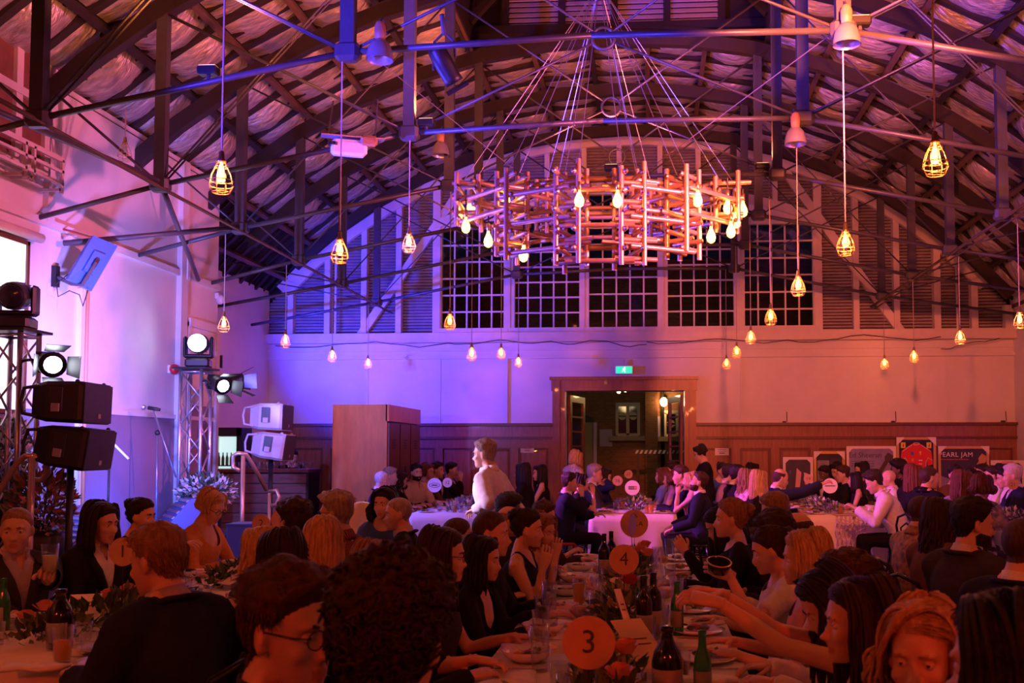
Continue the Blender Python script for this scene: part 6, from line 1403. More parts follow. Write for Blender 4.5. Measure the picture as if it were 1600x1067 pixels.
# sign three and four table, far side
P_('black haired woman with head turned away beside the blonde with waved bob', 1574, 924, 1.75, -52, ('bob','black',0.14), ('blouse','black'), 'f', L='lap', R='lap')
P_('blonde woman with waved bob glancing back over the table', 1440, 940, 2.2, -104, ('curlybob','blonde',0.10), ('blouse','black'), 'f', hyaw=-48, L='lap')
P_('woman with sleek dark hair and bare shoulders in profile', 1338, 903, 2.68, -84, ('long','dark',0.22), ('strapless','black'), 'f', hyaw=-10, L='lap', R='table')
P_('woman with long black hair bowing her head, both arms over the table', 1268, 893, 3.2, -90, ('long','black',0.30), ('sleeveless','white'), 'f', hpitch=34, lean=15, L=dict(t=(1108,935,3.1), curl=0.45, dir=(-1,0.1,0.25), back=(0,-0.4,1)), R=dict(t=(1098,915,3.2), curl=0.5, dir=(-1,-0.1,0.2), back=(0,0.4,1)))
P_('man with thick brown hair in white shirt behind the sleek haired woman', 1324, 862, 3.65, -88, ('quiff','brown'), ('shirt','white'))
P_('woman with straight blonde bob and pink dress in profile', 1255, 828, 4.15, -88, ('bob','blonde',0.10), ('dress','pink'), 'f')
P_('woman with dark hair knotted back, eyes lowered, in white top', 1195, 822, 4.72, -90, ('bun','dark'), ('tee','white'), 'f', hpitch=16, lean=8, L=dict(t=(1140,899,4.5), curl=0.6, dir=(-0.8,-0.1,0.4), back=(0,-0.9,0.3)))
P_('bearded man in cream shirt leaning over his plate', 1203, 797, 5.25, -90, ('short','dark'), ('shirt','cream'), beard='dark', hpitch=22, lean=12)
P_('bald man with a fringe of hair seen beyond the blonde bob', 1243, 797, 5.65, -84, ('fringe','brown'), ('shirt','black'))
P_('fair haired woman with hair tied up gazing at the stage', 1143, 778, 5.95, -90, ('bun','sandy'), ('blouse','black'), 'f', hpitch=0)
P_('sandy haired man in grey shirt with head bent beside the bald man', 1206, 770, 6.9, -86, ('short','sandy'), ('shirt','charcoal'), hpitch=14)
P_('woman with black hair leaning to pass something over the glasses', 1112, 795, 6.5, -98, ('long','black',0.24), ('blouse','black'), 'f', hpitch=30, lean=15, L=dict(t=(1070,860,6.4), curl=0.6))
# right hand row of tables
P_('bearded man in dark suit and white collar facing the right hand table', 1520, 778, 5.2, 58, ('short','black'), ('jacket','charcoal','white'), hyaw=28, beard='black')
P_('man with shaved head in navy suit at the nearest right hand table', 1599, 805, 4.2, 50, ('buzz','brown'), ('jacket','navy','white'))
P_('woman with long wavy dark hair in brown top', 1469, 780, 6.1, 58, ('wavy','dark',0.34), ('blouse','brown'), 'f')
P_('man with shaved head in brown flowered shirt', 1440, 772, 6.95, 66, ('buzz','brown'), ('shirt','floral'), lean=10)
# walking and standing
P_('man in white shirt striding along the aisle', 757, 686, 8.4, -78, ('short','grey'), ('shirt','white'), lean=10, hyaw=-6, stand=True, legs='black', L=dict(t=(742,796,8.2), curl=0.3), R='back', build=1.12, chair=False)
P_('blonde woman standing in a pink sequinned top with her back turned', 902, 705, 15.4, 40, ('long','blonde',0.16), ('blouse','sequin',0.45), 'f', hpitch=22, stand=True, legs='black', L='front', R='front', chair=False)
P_('young waiter in black standing by the doorway', 1090, 697, 15.6, -100, ('bob','black',0.02), ('blouse','black',0.46), hpitch=24, stand=True, legs='black', L='front', R='front', chair=False)
P_('person in black serving behind the bar', 458, 702, 15.75, 150, ('short','black'), ('blouse','black',0.46), hpitch=20, stand=True, legs='black', L='front', R='front', chair=False, lean=12)
# far table with sign twelve, wall side
P_('bald man lit blue at the end of the sign twelve table', 597, 735, 13.6, 78, ('buzz','white'), ('jacket','navy','white'))
P_('grey haired man in navy jacket near the plywood cabinet', 610, 730, 14.2, 82, ('short','grey'), ('jacket','navy','white'))
P_('woman with wavy dark hair at the sign twelve table', 630, 738, 14.75, 92, ('wavy','dark',0.18), ('blouse','black'), 'f', hpitch=16)
P_('bearded man in pale shirt at the sign twelve table', 651, 724, 15.3, 128, ('short','black'), ('shirt','cream'), beard='black', hyaw=14)
P_('ginger haired woman in glasses at the sign twelve table', 669, 724, 15.9, 112, ('bob','auburn',0.08), ('blouse','brown'), 'f', glasses=True)
P_('young man in dark suit near the end of the sign twelve table', 684, 721, 16.5, 104, ('short','dark'), ('jacket','black','white'))
P_('dark haired man resting his chin at the far end of the sign twelve table', 706, 722, 17.0, 96, ('short','black'), ('jacket','black','white'), R='mouth')
P_('dark haired man standing out behind the bearded man', 644, 722, 17.1, 110, ('quiff','dark'), ('shirt','black'))
P_('woman with long black hair on a brown chair, side of the sign twelve table', 815, 724, 15.2, -80, ('long','black',0.25), ('blouse','black'), 'f')
P_('woman with long black hair in a strappy dress turned towards the stage', 842, 727, 16.1, -95, ('long','black',0.28), ('sleeveless','black'), 'f', hyaw=-20)
# far table with signs sixteen and seventeen
P_('man in navy jacket lifting a glass to his lips', 890, 738, 12.5, 82, ('short','dark'), ('jacket','navy','white'), R='mouth', lean=4, legs='black')
P_('black haired woman with green wristband beside the drinking man', 909, 740, 13.25, 86, ('bob','black',0.06), ('tee','black'), 'f', R='mouth')
P_('grey haired man in suit and tie below the standing blonde', 930, 725, 14.4, 88, ('short','grey'), ('jacket','charcoal','white'), hpitch=6)
P_('dark haired woman with hand raised near sign seventeen', 949, 732, 15.6, 98, ('bob','dark',0.08), ('blouse','navy'), 'f', hpitch=20, R='head')
P_('bearded man in dark suit looking up, hands on his knee', 1096, 737, 12.4, -80, ('short','brown'), ('jacket','navy','white'), hpitch=-14, beard='brown', L=dict(t=(1052,826,12.2), curl=0.4), R=dict(t=(1050,822,12.5), curl=0.4), extra=watch, legs='black', hyaw=-12)
P_('blonde woman with clasped hands in front of her face', 1077, 738, 13.2, -84, ('bob','blonde',0.10), ('sleeveless','pink'), 'f', L='mouth', R='mouth')
P_('man in dark suit in profile behind the clasped hands', 1063, 727, 14.0, -90, ('short','brown'), ('jacket','navy','lilac'))
P_('pale haired woman in pink top near sign sixteen', 1046, 736, 14.8, -92, ('bob','auburn',0.10), ('blouse','pink'), 'f', L='front')
P_('woman with reddish hair in mauve top by the doorway end', 1033, 731, 15.8, -94, ('long','auburn',0.16), ('blouse','lilac'), 'f')
P_('dark haired man at the doorway end of the sign sixteen table', 1049, 722, 16.7, -96, ('short','dark'), ('jacket','black','white'))
# far table with sign nineteen, aisle side and wall side
P_('bald man in navy suit stretching his arm over the sign nineteen table', 1222, 731, 13.2, 82, ('fringe','brown'), ('jacket','navy','white'), lean=10, hpitch=14, R=dict(t=(1292,754,13.0), curl=0.5), legs='navy')
P_('woman with long loose blonde hair seen from behind', 1187, 735, 12.6, 62, ('long','blonde',0.30), ('sleeveless','black'), 'f')
P_('woman with wavy ash blonde hair in lace top', 1168, 733, 13.75, 66, ('wavy','sandy',0.32), ('blouse','sequin'), 'f')
P_('dark haired man in black seen beyond the two blondes', 1152, 726, 14.2, 74, ('short','black'), ('jacket','black','white'))
P_('man in tan jacket turned to the panelling', 1140, 725, 15.0, 80, ('short','dark'), ('jacket','tan','white'))
P_('dark haired woman in blue dress facing the hall', 1129, 722, 16.2, 150, ('updo','dark'), ('blouse','blue'), 'f')
P_('dark haired woman with a pale hair ribbon near the panelling', 1178, 724, 16.4, 86, ('bob','black',0.08), ('blouse','black'), 'f')
P_('man in white dinner jacket and bow tie bent over the table', 1360, 736, 12.5, -82, ('quiff','dark'), ('jacket','white','white'), lean=26, hpitch=24, tie='bow', L=dict(t=(1338,795,12.3), curl=0.6), R='table', legs='black')
P_('bald man in pink light behind the white dinner jacket', 1388, 733, 14.4, -86, ('none','grey'), ('shirt','white'))
P_('dark skinned man in black at the far end beside the lilac poster', 1402, 720, 15.8, -88, ('afro','black'), ('shirt','black'), skin=2)
P_('woman with long dark hair and gold top leaning in', 1334, 738, 15.4, -84, ('long','black',0.24), ('sleeveless','black'), 'f', lean=12)
P_('young man with brown fringe in dark shirt talking across the table', 1316, 728, 16.0, -92, ('quiff','brown'), ('shirt','black'), hpitch=8)
P_('dark skinned man in dark suit under the gilt framed photographs', 1286, 728, 16.7, -120, ('short','black'), ('jacket','black','white'), skin=2, hpitch=18)
P_('woman with black hair under the lilac poster', 1345, 722, 16.9, -100, ('bob','black',0.10), ('blouse','charcoal'), 'f')
P_('dark haired woman looking down below the gilt frame', 1305, 724, 16.9, -130, ('bob','black',0.12), ('blouse','black'), 'f', hpitch=20)
# far table with sign twenty one
P_('bald man in black jacket turned to the sign twenty one table', 1452, 727, 11.7, 62, ('buzz','brown'), ('jacket','black','black'), hyaw=20)
P_('woman with very long brown hair below the framed jersey', 1428, 726, 13.6, 58, ('long','auburn',0.36), ('blouse','black'), 'f')
P_('laughing dark haired man facing the hall below the tan guitar poster', 1492, 727, 14.7, 150, ('quiff','black'), ('shirt','brown'), hyaw=30)
P_('woman with long auburn hair in a bold printed top', 1504, 735, 11.2, 52, ('long','auburn',0.24), ('blouse','print'), 'f')
P_('woman with long black hair at the sign twenty one table', 1522, 734, 12.1, 62, ('long','black',0.26), ('blouse','black'), 'f')
P_('woman with chestnut waved bob in a black and white printed dress', 1535, 741, 10.5, 48, ('curlybob','auburn',0.08), ('blouse','print'), 'f')
P_('white haired man in dark jacket behind sign twenty one', 1581, 725, 12.7, -84, ('short','white'), ('jacket','navy','white'))
P_('dark haired man in pale shirt beside the white haired man', 1550, 728, 14.4, -84, ('short','dark'), ('shirt','white'))
P_('dark haired man in white shirt at the end of the sign twenty one table', 1567, 731, 13.6, -86, ('short','black'), ('shirt','white'), hpitch=12)
P_('dark haired guest between the printed poster and the white haired man', 1534, 725, 16.0, -100, ('short','dark'), ('shirt','lilac'))
finish_people()
# ------------------------------------------------------------------ chairs
def chair_parts():
    q = {}
    q['seat'] = MB().lathe([(0.05,-0.03),(0.19,-0.03),(0.205,-0.015),(0.20,0.0),(0.16,0.004),(0.02,0.0)], 20)
    q['back_hoop'] = MB().tube([(-0.17,-0.14,-0.02),(-0.19,-0.20,0.15),(-0.185,-0.23,0.28),(-0.13,-0.25,0.38),(0,-0.26,0.42),(0.13,-0.25,0.38),(0.185,-0.23,0.28),(0.19,-0.20,0.15),(0.17,-0.14,-0.02)], 0.014, 8)
    q['inner_hoop'] = MB().tube([(-0.10,-0.17,-0.01),(-0.115,-0.215,0.15),(-0.10,-0.24,0.26),(0,-0.25,0.32),(0.10,-0.24,0.26),(0.115,-0.215,0.15),(0.10,-0.17,-0.01)], 0.010, 8)
    q['leg_ring'] = MB().tube([(0.15*math.cos(t), 0.15*math.sin(t), -0.24) for t in np.linspace(0,2*PI,19)[:-1]], 0.008, 6, closed=True)
    return q
CP = chair_parts()
CHM = {}
def chair_meshes(m):
    if m.name not in CHM:
        d = {k: v.mesh(k, m, True) for k, v in CP.items()}; d['leg'] = MB().tube([(0.13,0.13,-0.02),(0.16,0.16,-0.25),(0.20,0.20,-0.445)], [0.018,0.015,0.012], 8).mesh('leg', m, True); CHM[m.name] = d
    return CHM[m.name]
CW = mat('chair_black', (0.012,0.010,0.010), 0.16, coat=0.4)
rowname = lambda X, Y: ('far ' if Y > 10 else 'near ')+('stage side row' if X < -1.25 else 'middle row' if X < 1.15 else 'right hand row')
for rec in FOLK:
    if not rec['chair'] or rec['stand']: continue
    brown = 'brown chair' in rec['label']; red = 'lifting a glass' in rec['label']
    m_ = mat('chair_brown', (0.22,0.07,0.04), 0.5) if brown else mat('chair_red', (0.45,0.05,0.03), 0.6) if red else CW
    d = chair_meshes(m_); X, Y = rec['org'][0], rec['org'][1]
    w_ = rec['label'].split()
    lab = ('red' if red else 'brown' if brown else 'black bentwood')+' chair under the '+' '.join(w_[:11])
    t = thing('dining_chair', lab, 'chair', (X, Y, 0.45), -math.radians(rec['face']), group='bentwood chairs at the tables')
    for k in ('seat','back_hoop','inner_hoop','leg_ring'): link(k, d[k], t)
    for a in range(4): o = link('leg', d['leg'], t); o.rotation_euler = (0,0,a*PI/2)
    if red or brown: MB().cbox((0,-0.235,0.22), (0.34,0.04,0.34), rotm('x', 0.12), 0.02).build('back_pad', m_, t, local=True)

# ------------------------------------------------------------------ tables under cloths
ZT = 0.745
linen = mat('linen', (0.78,0.74,0.70), 0.75, var=0.06, scale=6, bump=0.12, bscale=320, dist=0.003)
def dining_table(x0, x1, y0, y1, drop, lab, clab, seed):
    cx_, cy_ = (x0+x1)/2, (y0+y1)/2; a, b = (x1-x0)/2, (y1-y0)/2
    t = thing('trestle_table', lab, 'table', (cx_, cy_, 0))
    MB().cbox((0,0,ZT-0.02), (2*a-0.02,2*b-0.02,0.03)).build('tabletop', wood, t, local=True)
    for sx in (-1,1):
        for sy in (-1,1): MB().cyl((sx*(a-0.14), sy*(b-0.14), 0), (sx*(a-0.14), sy*(b-0.14), ZT-0.03), 0.018, 8).build('leg', steel, t, True, True)
    P = []; n_a, n_b = 20, 34; rr = 0.03
    for i in range(n_a): P.append((-a+2*a*i/n_a, -b))
    for i in range(n_b): P.append((a, -b+2*b*i/n_b))
    for i in range(n_a): P.append((a-2*a*i/n_a, b))
    for i in range(n_b): P.append((-a, b-2*b*i/n_b))
    n = len(P); rg = []; r = random.Random(seed); ph = r.uniform(0,6)
    rg.append([(x*0.5, y*0.5, ZT+0.008) for x, y in P]); rg.append([(x, y, ZT+0.008) for x, y in P])
    for k in range(1, 7):
        u = k/6; ring = []; s = 0.0
        for i, (x, y) in enumerate(P):
            nx = (x/a if abs(abs(x)-a) < 1e-6 else 0.0); ny = (y/b if abs(abs(y)-b) < 1e-6 else 0.0); L = math.hypot(nx, ny) or 1
            f = 0.022*u*math.sin(i*1.05+ph)+0.016*u*math.sin(i*0.43+2*ph); o = 0.010+0.018*u**0.5+f*u
            cor = 1.6 if (nx and ny) else 1.0
            ring.append((x+nx/L*o*cor, y+ny/L*o*cor, ZT+0.006-drop*u*(1.0+0.05*math.sin(i*0.5+ph)+(0.18 if (nx and ny) else 0))))
        rg.append(ring)
    q = MB(); q.loft(rg, cap=False); q.add([(x*0.5, y*0.5, ZT+0.008) for x, y in P], [tuple(range(n))])
    o = q.mesh('tablecloth', linen, True); c = link('tablecloth', o); c.location = (cx_, cy_, 0); tag(c, clab, 'tablecloth')
    return t
TX = {'L': (-3.12,-2.12), 'C': (-0.64,0.36), 'R': (2.0,3.0)}
nm_ = {('L',0):'sign one',('L',1):'sign two',('L',2):'the blank round card',('C',0):'sign three',('C',1):'sign four',('C',2):'the lettered round card',('R',0):'the bearded man in dark suit',('R',1):'the man in flowered shirt'}
for key, (xa, xb) in TX.items():
    Ys = {'L': [(3.74,5.55),(5.58,7.4),(7.43,8.6)], 'C': [(2.3,4.1),(4.13,5.93),(5.96,7.9)], 'R': [(3.7,5.5),(5.53,7.4)]}[key]
    for i, (ya, yb) in enumerate(Ys): dining_table(xa, xb, ya, yb, 0.26, 'trestle table laid for dinner beside '+nm_[(key,i)], 'white tablecloth on the table of '+nm_[(key,i)], i+ord(key))
FX = {'sign twelve': (-3.2,-2.25,13.1,17.0), 'signs sixteen and seventeen': (-0.80,0.33,13.1,17.0), 'sign nineteen': (2.02,2.85,13.1,16.3), 'sign twenty one': (3.92,4.58,10.6,13.7)}
for k, (xa, xb, ya, yb) in FX.items():
    ym = (ya+yb)/2; xw = xb+0.15 if k == 'sign nineteen' else xb; wa, wb = (-0.52,0.02) if 'sixteen' in k else (xa, xb)
    dining_table(xa, xw, ya, ym-0.015, 0.60, 'trestle table with white cloth at the aisle end near '+k, 'long white tablecloth hanging at the aisle end near '+k, len(k)+int(xa*10)); dining_table(wa, wb, ym+0.015, yb, 0.4, 'trestle table with white cloth at the wall end near '+k, 'white tablecloth on the wall end table near '+k, len(k)+3)
# woven runner over the end of the sign nineteen table
t = thing('table_runner', 'knotted cream macrame runner hanging over the end of the sign nineteen table', 'table runner', (2.55, 13.03, ZT+0.012)); rn = mat('macrame', (0.62,0.50,0.42), 0.85, var=0.2)
MB().cbox((0,0.95,0.003), (0.40,1.8,0.006)).build('cloth', rn, t, local=True)
for k in range(15):
    x = -0.19+0.38*k/14; pts = [(x+0.012*math.sin(j*1.3+k*PI), -0.035-0.006*j*0.3, -0.45*j/10) for j in range(11)]; MB().tube(pts, 0.007, 5).build('cord', rn, t, local=True)
for k in range(7):
    z = -0.05-0.06*k; MB().tube([(-0.19+0.38*j/8, -0.045, z+0.02*math.sin(j*PI/2+k)) for j in range(9)], 0.006, 5).build('knot_row', rn, t, local=True)

# ------------------------------------------------------------------ tableware
china = mat('china', (0.74,0.70,0.68), 0.12, coat=0.3); beer = mat('beer', (0.85,0.42,0.06), 0.08, trans=0.35); beer_pale = mat('beer_pale', (0.75,0.72,0.25), 0.08, trans=0.3); foam = mat('foam', (0.85,0.78,0.70), 0.7)
amberd = mat('dark_spirit', (0.30,0.09,0.02), 0.06, trans=0.3); green_b = mat('green_bottle', (0.04,0.28,0.05), 0.06, trans=0.45, coat=0.4); dark_b = mat('dark_bottle', (0.012,0.008,0.010), 0.08, coat=0.5)
cutl = mat('cutlery', (0.72,0.70,0.70), 0.15, metal=0.95); kraft = mat('kraft_disc', (0.62,0.36,0.22), 0.6, var=0.15, scale=20); white_d = mat('white_disc', (0.80,0.76,0.76), 0.5); ink2 = mat('ink', (0.06,0.05,0.07)); red_ink = mat('red_ink', (0.6,0.06,0.05), 0.5)
MESH = {}
MESH['plate'] = MB().lathe([(0.02,0.0),(0.06,0.0),(0.065,0.004),(0.105,0.012),(0.125,0.020),(0.126,0.023),(0.105,0.016),(0.065,0.009),(0.02,0.008)], 24).mesh('plate', china, True)
MESH['bowl'] = MB().lathe([(0.02,0.0),(0.05,0.0),(0.085,0.020),(0.10,0.045),(0.098,0.047),(0.080,0.024),(0.048,0.006),(0.015,0.006)], 24).mesh('bowl', china, True)
MESH['tumbler'] = MB().lathe([(0.030,0.0),(0.031,0.004),(0.037,0.095),(0.0355,0.095),(0.029,0.012),(0.01,0.010)], 16).mesh('tumbler', gl_m, True)
MESH['tall_glass'] = MB().lathe([(0.030,0.0),(0.031,0.004),(0.041,0.145),(0.0395,0.145),(0.029,0.012),(0.01,0.010)], 16).mesh('tall_glass', gl_m, True)
MESH['fork'] = MB().tube([(0,-0.09,0.004),(0,0.02,0.006),(0,0.05,0.010)], [0.005,0.003,0.006], 6, flat=0.4).cbox((0.006,0.075,0.008),(0.002,0.05,0.002)).cbox((0,0.075,0.008),(0.002,0.05,0.002)).cbox((-0.006,0.075,0.008),(0.002,0.05,0.002)).mesh('fork', cutl, True)
MESH['knife'] = MB().tube([(0,-0.10,0.005),(0,-0.01,0.005),(0,0.02,0.005)], [0.006,0.006,0.005], 6, flat=0.5).add([(-0.006,0.02,0.003),(0.004,0.02,0.003),(0.006,0.10,0.003),(-0.004,0.12,0.003),(-0.006,0.02,0.006),(0.004,0.02,0.006),(0.006,0.10,0.005),(-0.004,0.12,0.005)], [(0,3,2,1),(4,5,6,7),(0,1,5,4),(1,2,6,5),(2,3,7,6),(3,0,4,7)]).mesh('knife', cutl, True)
def napkin_mesh():
    q = MB(); rg = []
    for k, x in enumerate(np.linspace(-0.11, 0.11, 7)): rg.append([(x, y*1.0, z+0.004*math.sin(k*1.7+y*40)) for y, z in ((-0.05,0.002),(0.05,0.002),(0.055,0.012),(0.03,0.020),(-0.03,0.022),(-0.055,0.013))])
    q.loft(rg); return q.mesh('napkin', linen, True)
MESH['napkin'] = napkin_mesh()
def food_mesh(seed):
    r = random.Random(seed); q = MB(); fm = [mat('roast_meat', (0.28,0.09,0.04), 0.45, var=0.3, scale=40), mat('salad_leaf', (0.08,0.14,0.03), 0.5), mat('tomato', (0.45,0.06,0.03), 0.3), mat('grain', (0.52,0.34,0.14), 0.6)]
    for k in range(11):
        q.mi = r.choice((0,0,1,2,3)); a = r.uniform(0,2*PI); d = r.uniform(0,0.05); s_ = r.uniform(0.010,0.024); q.ell((d*math.cos(a), d*math.sin(a), 0.012+s_*0.55+r.uniform(0,0.006)), (s_*r.uniform(0.8,1.4), s_, s_*0.6), rotm('z', r.uniform(0,3)), 8, 6)
    for k in range(14):
        q.mi = 1; a = r.uniform(0,2*PI); d = r.uniform(0.0,0.055); p = np.array((d*math.cos(a), d*math.sin(a), 0.03)); u = np.array((math.cos(a+1), math.sin(a+1), r.uniform(-.2,.6)))*0.028; v = np.array((-u[1], u[0], 0.006))*0.4
        q.add([p, p+u*0.5+v, p+u, p+u*0.5-v], [(0,1,2,3)])
    return q.mesh('food', fm, True)
FOOD = [food_mesh(k) for k in range(5)]
MESH['roll'] = MB().ell((0,0,0.028), (0.045,0.036,0.028), nu=14, nv=9).mesh('bread_roll', mat('bread', (0.55,0.28,0.10), 0.6, var=0.35, scale=18), True)
def put(name, key, x, y, rz, label, cat, group=None, z=ZT+0.008):
    o = link(name, MESH[key] if isinstance(key, str) else key); o.location = (x, y, z); o.rotation_euler = (0,0,rz); return tag(o, label, cat, group)
BEERM = {}
def drink(x, y, liquid, fill, label, z=ZT+0.008, tall=True, tilt=0.0, group=None):
    t = thing('beer_glass' if tall else 'drink_glass', label, 'glass', (x, y, z), group=group)
    h = 0.145 if tall else 0.095; link('glass', MESH['tall_glass' if tall else 'tumbler'], t)
    k = (liquid.name, fill, tall)
    if k not in BEERM:
        r1 = 0.0285+(0.0105 if tall else 0.0065)*fill; BEERM[k] = MB().lathe([(0.0285,0.013),(r1,0.013+(h-0.02)*fill),(0.002,0.013+(h-0.02)*fill)], 16).mesh('liquid', liquid, True)
    link('liquid', BEERM[k], t); t.rotation_euler = (tilt,0,0); return t
BOT = {'green': MB().lathe([(0.028,0.0),(0.030,0.006),(0.030,0.13),(0.026,0.155),(0.0145,0.185),(0.0125,0.225),(0.0145,0.228),(0.0140,0.238),(0.006,0.240)], 16), 'wine': MB().lathe([(0.034,0.0),(0.037,0.006),(0.037,0.19),(0.031,0.215),(0.0155,0.24),(0.0145,0.29),(0.016,0.292),(0.016,0.30),(0.006,0.302)], 16), 'flagon': MB().lathe([(0.048,0.0),(0.052,0.008),(0.052,0.13),(0.044,0.165),(0.022,0.20),(0.018,0.225),(0.024,0.228),(0.024,0.245),(0.006,0.247)], 18)}
BMESH = {}
def bottle(x, y, kind, m_, label, group=None, cap=None):
    t = thing('bottle', label, 'bottle', (x, y, ZT+0.008), group=group)
    k = (kind, m_.name)
    if k not in BMESH:
        lz = {'green': (0.04,0.11,0.0305), 'wine': (0.05,0.14,0.0375), 'flagon': (0.03,0.11,0.0525)}[kind]
        BMESH[k] = (BOT[kind].mesh('glass', m_, True), MB().loft([[(lz[2]*math.cos(u), lz[2]*math.sin(u), z) for u in np.linspace(-1.3,1.3,9)]+[((lz[2]-0.002)*math.cos(u), (lz[2]-0.002)*math.sin(u), z) for u in np.linspace(1.3,-1.3,9)] for z in lz[:2]]).mesh('paper_label', mat('bottle_label', (0.30,0.28,0.24), 0.6), True))
    link('glass', BMESH[k][0], t); l = link('paper_label', BMESH[k][1], t); l.rotation_euler = (0,0,-PI/2+rnd.uniform(-.8,.8)); return t
tsign = {'L':'sign one', 'C':'sign three'}
# place settings of the near tables
def setting(x, y, inward, tn, i):
    s_ = 1 if inward > 0 else -1
    put('plate', 'plate' if i % 2 else 'bowl', x, y, 0, 'white china '+('plate' if i % 2 else 'bowl')+' at a place on the '+tn, 'plate', 'plates on the '+tn)
    put('food_serving', FOOD[i % 5], x, y, rnd.uniform(0,6), 'roast meat and salad heaped on china on the '+tn, 'food', 'food on the '+tn, z=ZT+0.012)
    put('fork', 'fork', x-s_*0.02, y+0.155, -s_*PI/2+rnd.uniform(-.2,.2), 'steel fork beside a place on the '+tn, 'fork', 'forks on the '+tn); put('knife', 'knife', x-s_*0.02, y-0.155, -s_*PI/2+rnd.uniform(-.2,.2), 'steel knife beside a place on the '+tn, 'knife', 'knives on the '+tn)
    put('napkin', 'napkin', x+rnd.uniform(-.03,.03), y+0.24, PI/2*rnd.choice((0,1))+rnd.uniform(-.3,.3), 'crumpled white napkin on the '+tn, 'napkin', 'napkins on the '+tn)
    put('tumbler', 'tumbler', x+s_*0.17, y+0.12+rnd.uniform(-.03,.03), 0, 'clear water tumbler on the '+tn, 'glass', 'tumblers on the '+tn); put('tumbler', 'tumbler', x+s_*0.21, y-0.02+rnd.uniform(-.03,.03), 0, 'clear water tumbler on the '+tn, 'glass', 'tumblers on the '+tn)
    if i % 3 == 0: put('bread_roll', 'roll', x+s_*0.13, y-0.13, rnd.uniform(0,3), 'golden bread roll on the '+tn, 'bread', 'rolls on the '+tn)
i = 0
for key, tn in (('L','table along the stage side'), ('C','table of signs three and four'), ('R','right hand table')):
    xa, xb = TX[key]; y = {'L': 4.0, 'C': 2.75, 'R': 4.0}[key]; ye = {'L': 8.4, 'C': 7.8, 'R': 7.3}[key]
    while y < ye:
        setting(xa+0.15, y, 1, tn, i); i += 1; setting(xb-0.15, y+0.05, -1, tn, i); i += 1; y += 0.60
def runner(x, y0, y1, tn, seed, w=0.13, dens=220, mats=None):
    t = thing('greenery_runner', 'bed of dark leaves and berries down the middle of the '+tn, 'foliage', (x, (y0+y1)/2, ZT+0.008))
    leaf_cluster(t, (0,0,0.045), (w,(y1-y0)/2,0.06), int(dens*(y1-y0)), 0.065, mats or [lf1, lf5, lf2, lf5], seed, up=0.6)
    q = MB(); r = random.Random(seed)
    for k in range(int(9*(y1-y0))): y = r.uniform(-(y1-y0)/2, (y1-y0)/2); q.tube([(r.uniform(-w,w), y, 0.02), (r.uniform(-w,w)*1.4, y+r.uniform(-.2,.2), r.uniform(0.04,0.14))], 0.004, 4)
    q.build('twigs', mat('twig', (0.35,0.24,0.15), 0.7), t, local=True)
runner(-0.14, 2.4, 4.0, 'sign three table', 21); runner(-0.14, 4.2, 5.9, 'sign four table', 22); runner(-0.14, 6.0, 7.8, 'lettered card table', 23)
runner(-2.62, 3.95, 5.5, 'sign one table', 24); runner(-2.62, 5.65, 7.35, 'sign two table', 25); runner(-2.62, 7.5, 8.5, 'blank card table', 26); runner(2.5, 3.9, 7.3, 'right hand tables', 27)
def rose(x, y, m_, label, group, z=ZT+0.10, s=1.0):
    t = thing('rose', label, 'flower', (x, y, z), group=group); q = MB()
    for k in range(13):
        a = k*2.4; r_ = (0.006+0.0022*k)*s; h = (0.036-0.0012*k)*s
        u = np.array((math.cos(a), math.sin(a), 0)); v = np.array((-math.sin(a), math.cos(a), 0))
        q.add([u*r_*0.5+v*-0.012*s, u*r_*0.5+v*0.012*s, u*r_*1.25+v*0.016*s+(0,0,h), u*r_*1.35+(0,0,h*1.1), u*r_*1.25-v*0.016*s+(0,0,h)], [(0,1,2,3,4)])
    q.build('petals', m_, t, True, True); MB().tube([(0,0,0.0),(0.005,0.005,-0.05),(0.01,0,-0.09)], 0.003, 5).build('stem', lf5, t, local=True)
rr_ = mat('rose_red', (0.42,0.05,0.03), 0.5); rp = mat('rose_peach', (0.62,0.26,0.16), 0.5)
for (px_, py_, Y) in ((1000,862,6.6),(1012,868,6.4),(985,912,4.9),(978,1020,3.3),(968,1060,3.1),(1008,855,6.9)): p = at(px_, py_, Y); rose(p[0], Y, rr_ if px_ % 2 else rp, 'red rose tucked into the leaves of the sign three and four table', 'roses on the middle table', max(ZT+0.08, p[2]), 1.3)
for (px_, py_, Y) in ((40,990,4.3),(70,980,4.6),(200,935,5.2),(170,945,5.0)): p = at(px_, py_, Y); rose(p[0], Y, rp, 'peach rose tucked into the leaves of the sign one table', 'roses on the sign one table', max(ZT+0.08, p[2]), 1.3)
def on_table(px_, py_): return atz(px_, py_, ZT+0.008)
for (px_, py_, l_, f_, lab) in ((905,946,beer,0.86,'tall glass of amber beer on the sign four table'), (932,968,beer,0.5,'half drunk glass of beer on the sign four table'), (97,1036,beer,0.62,'glass of amber beer beside the dark flagon')):
    p = on_table(px_, py_); drink(p[0], p[1], l_, f_, lab)
p = on_table(1064, 1058); drink(p[0], p[1], amberd, 0.5, 'tumbler of dark spirit on the sign three table', tall=False)
for k in range(14): p = on_table(1035+rnd.uniform(-28,30), 870+k*12.5); put('tumbler', 'tumbler' if k % 2 else 'tall_glass', p[0], p[1], 0, 'clear glass among the crowded glasses beside the leaf runner', 'glass', 'glasses beside the runner')
for k in range(12): p = on_table(872+rnd.uniform(-16,12)-k*2.2, 895+k*14); put('tumbler', 'tumbler' if k % 2 else 'tall_glass', p[0], p[1], 0, 'clear glass crowded in front of the sign three disc', 'glass', 'glasses before sign three')
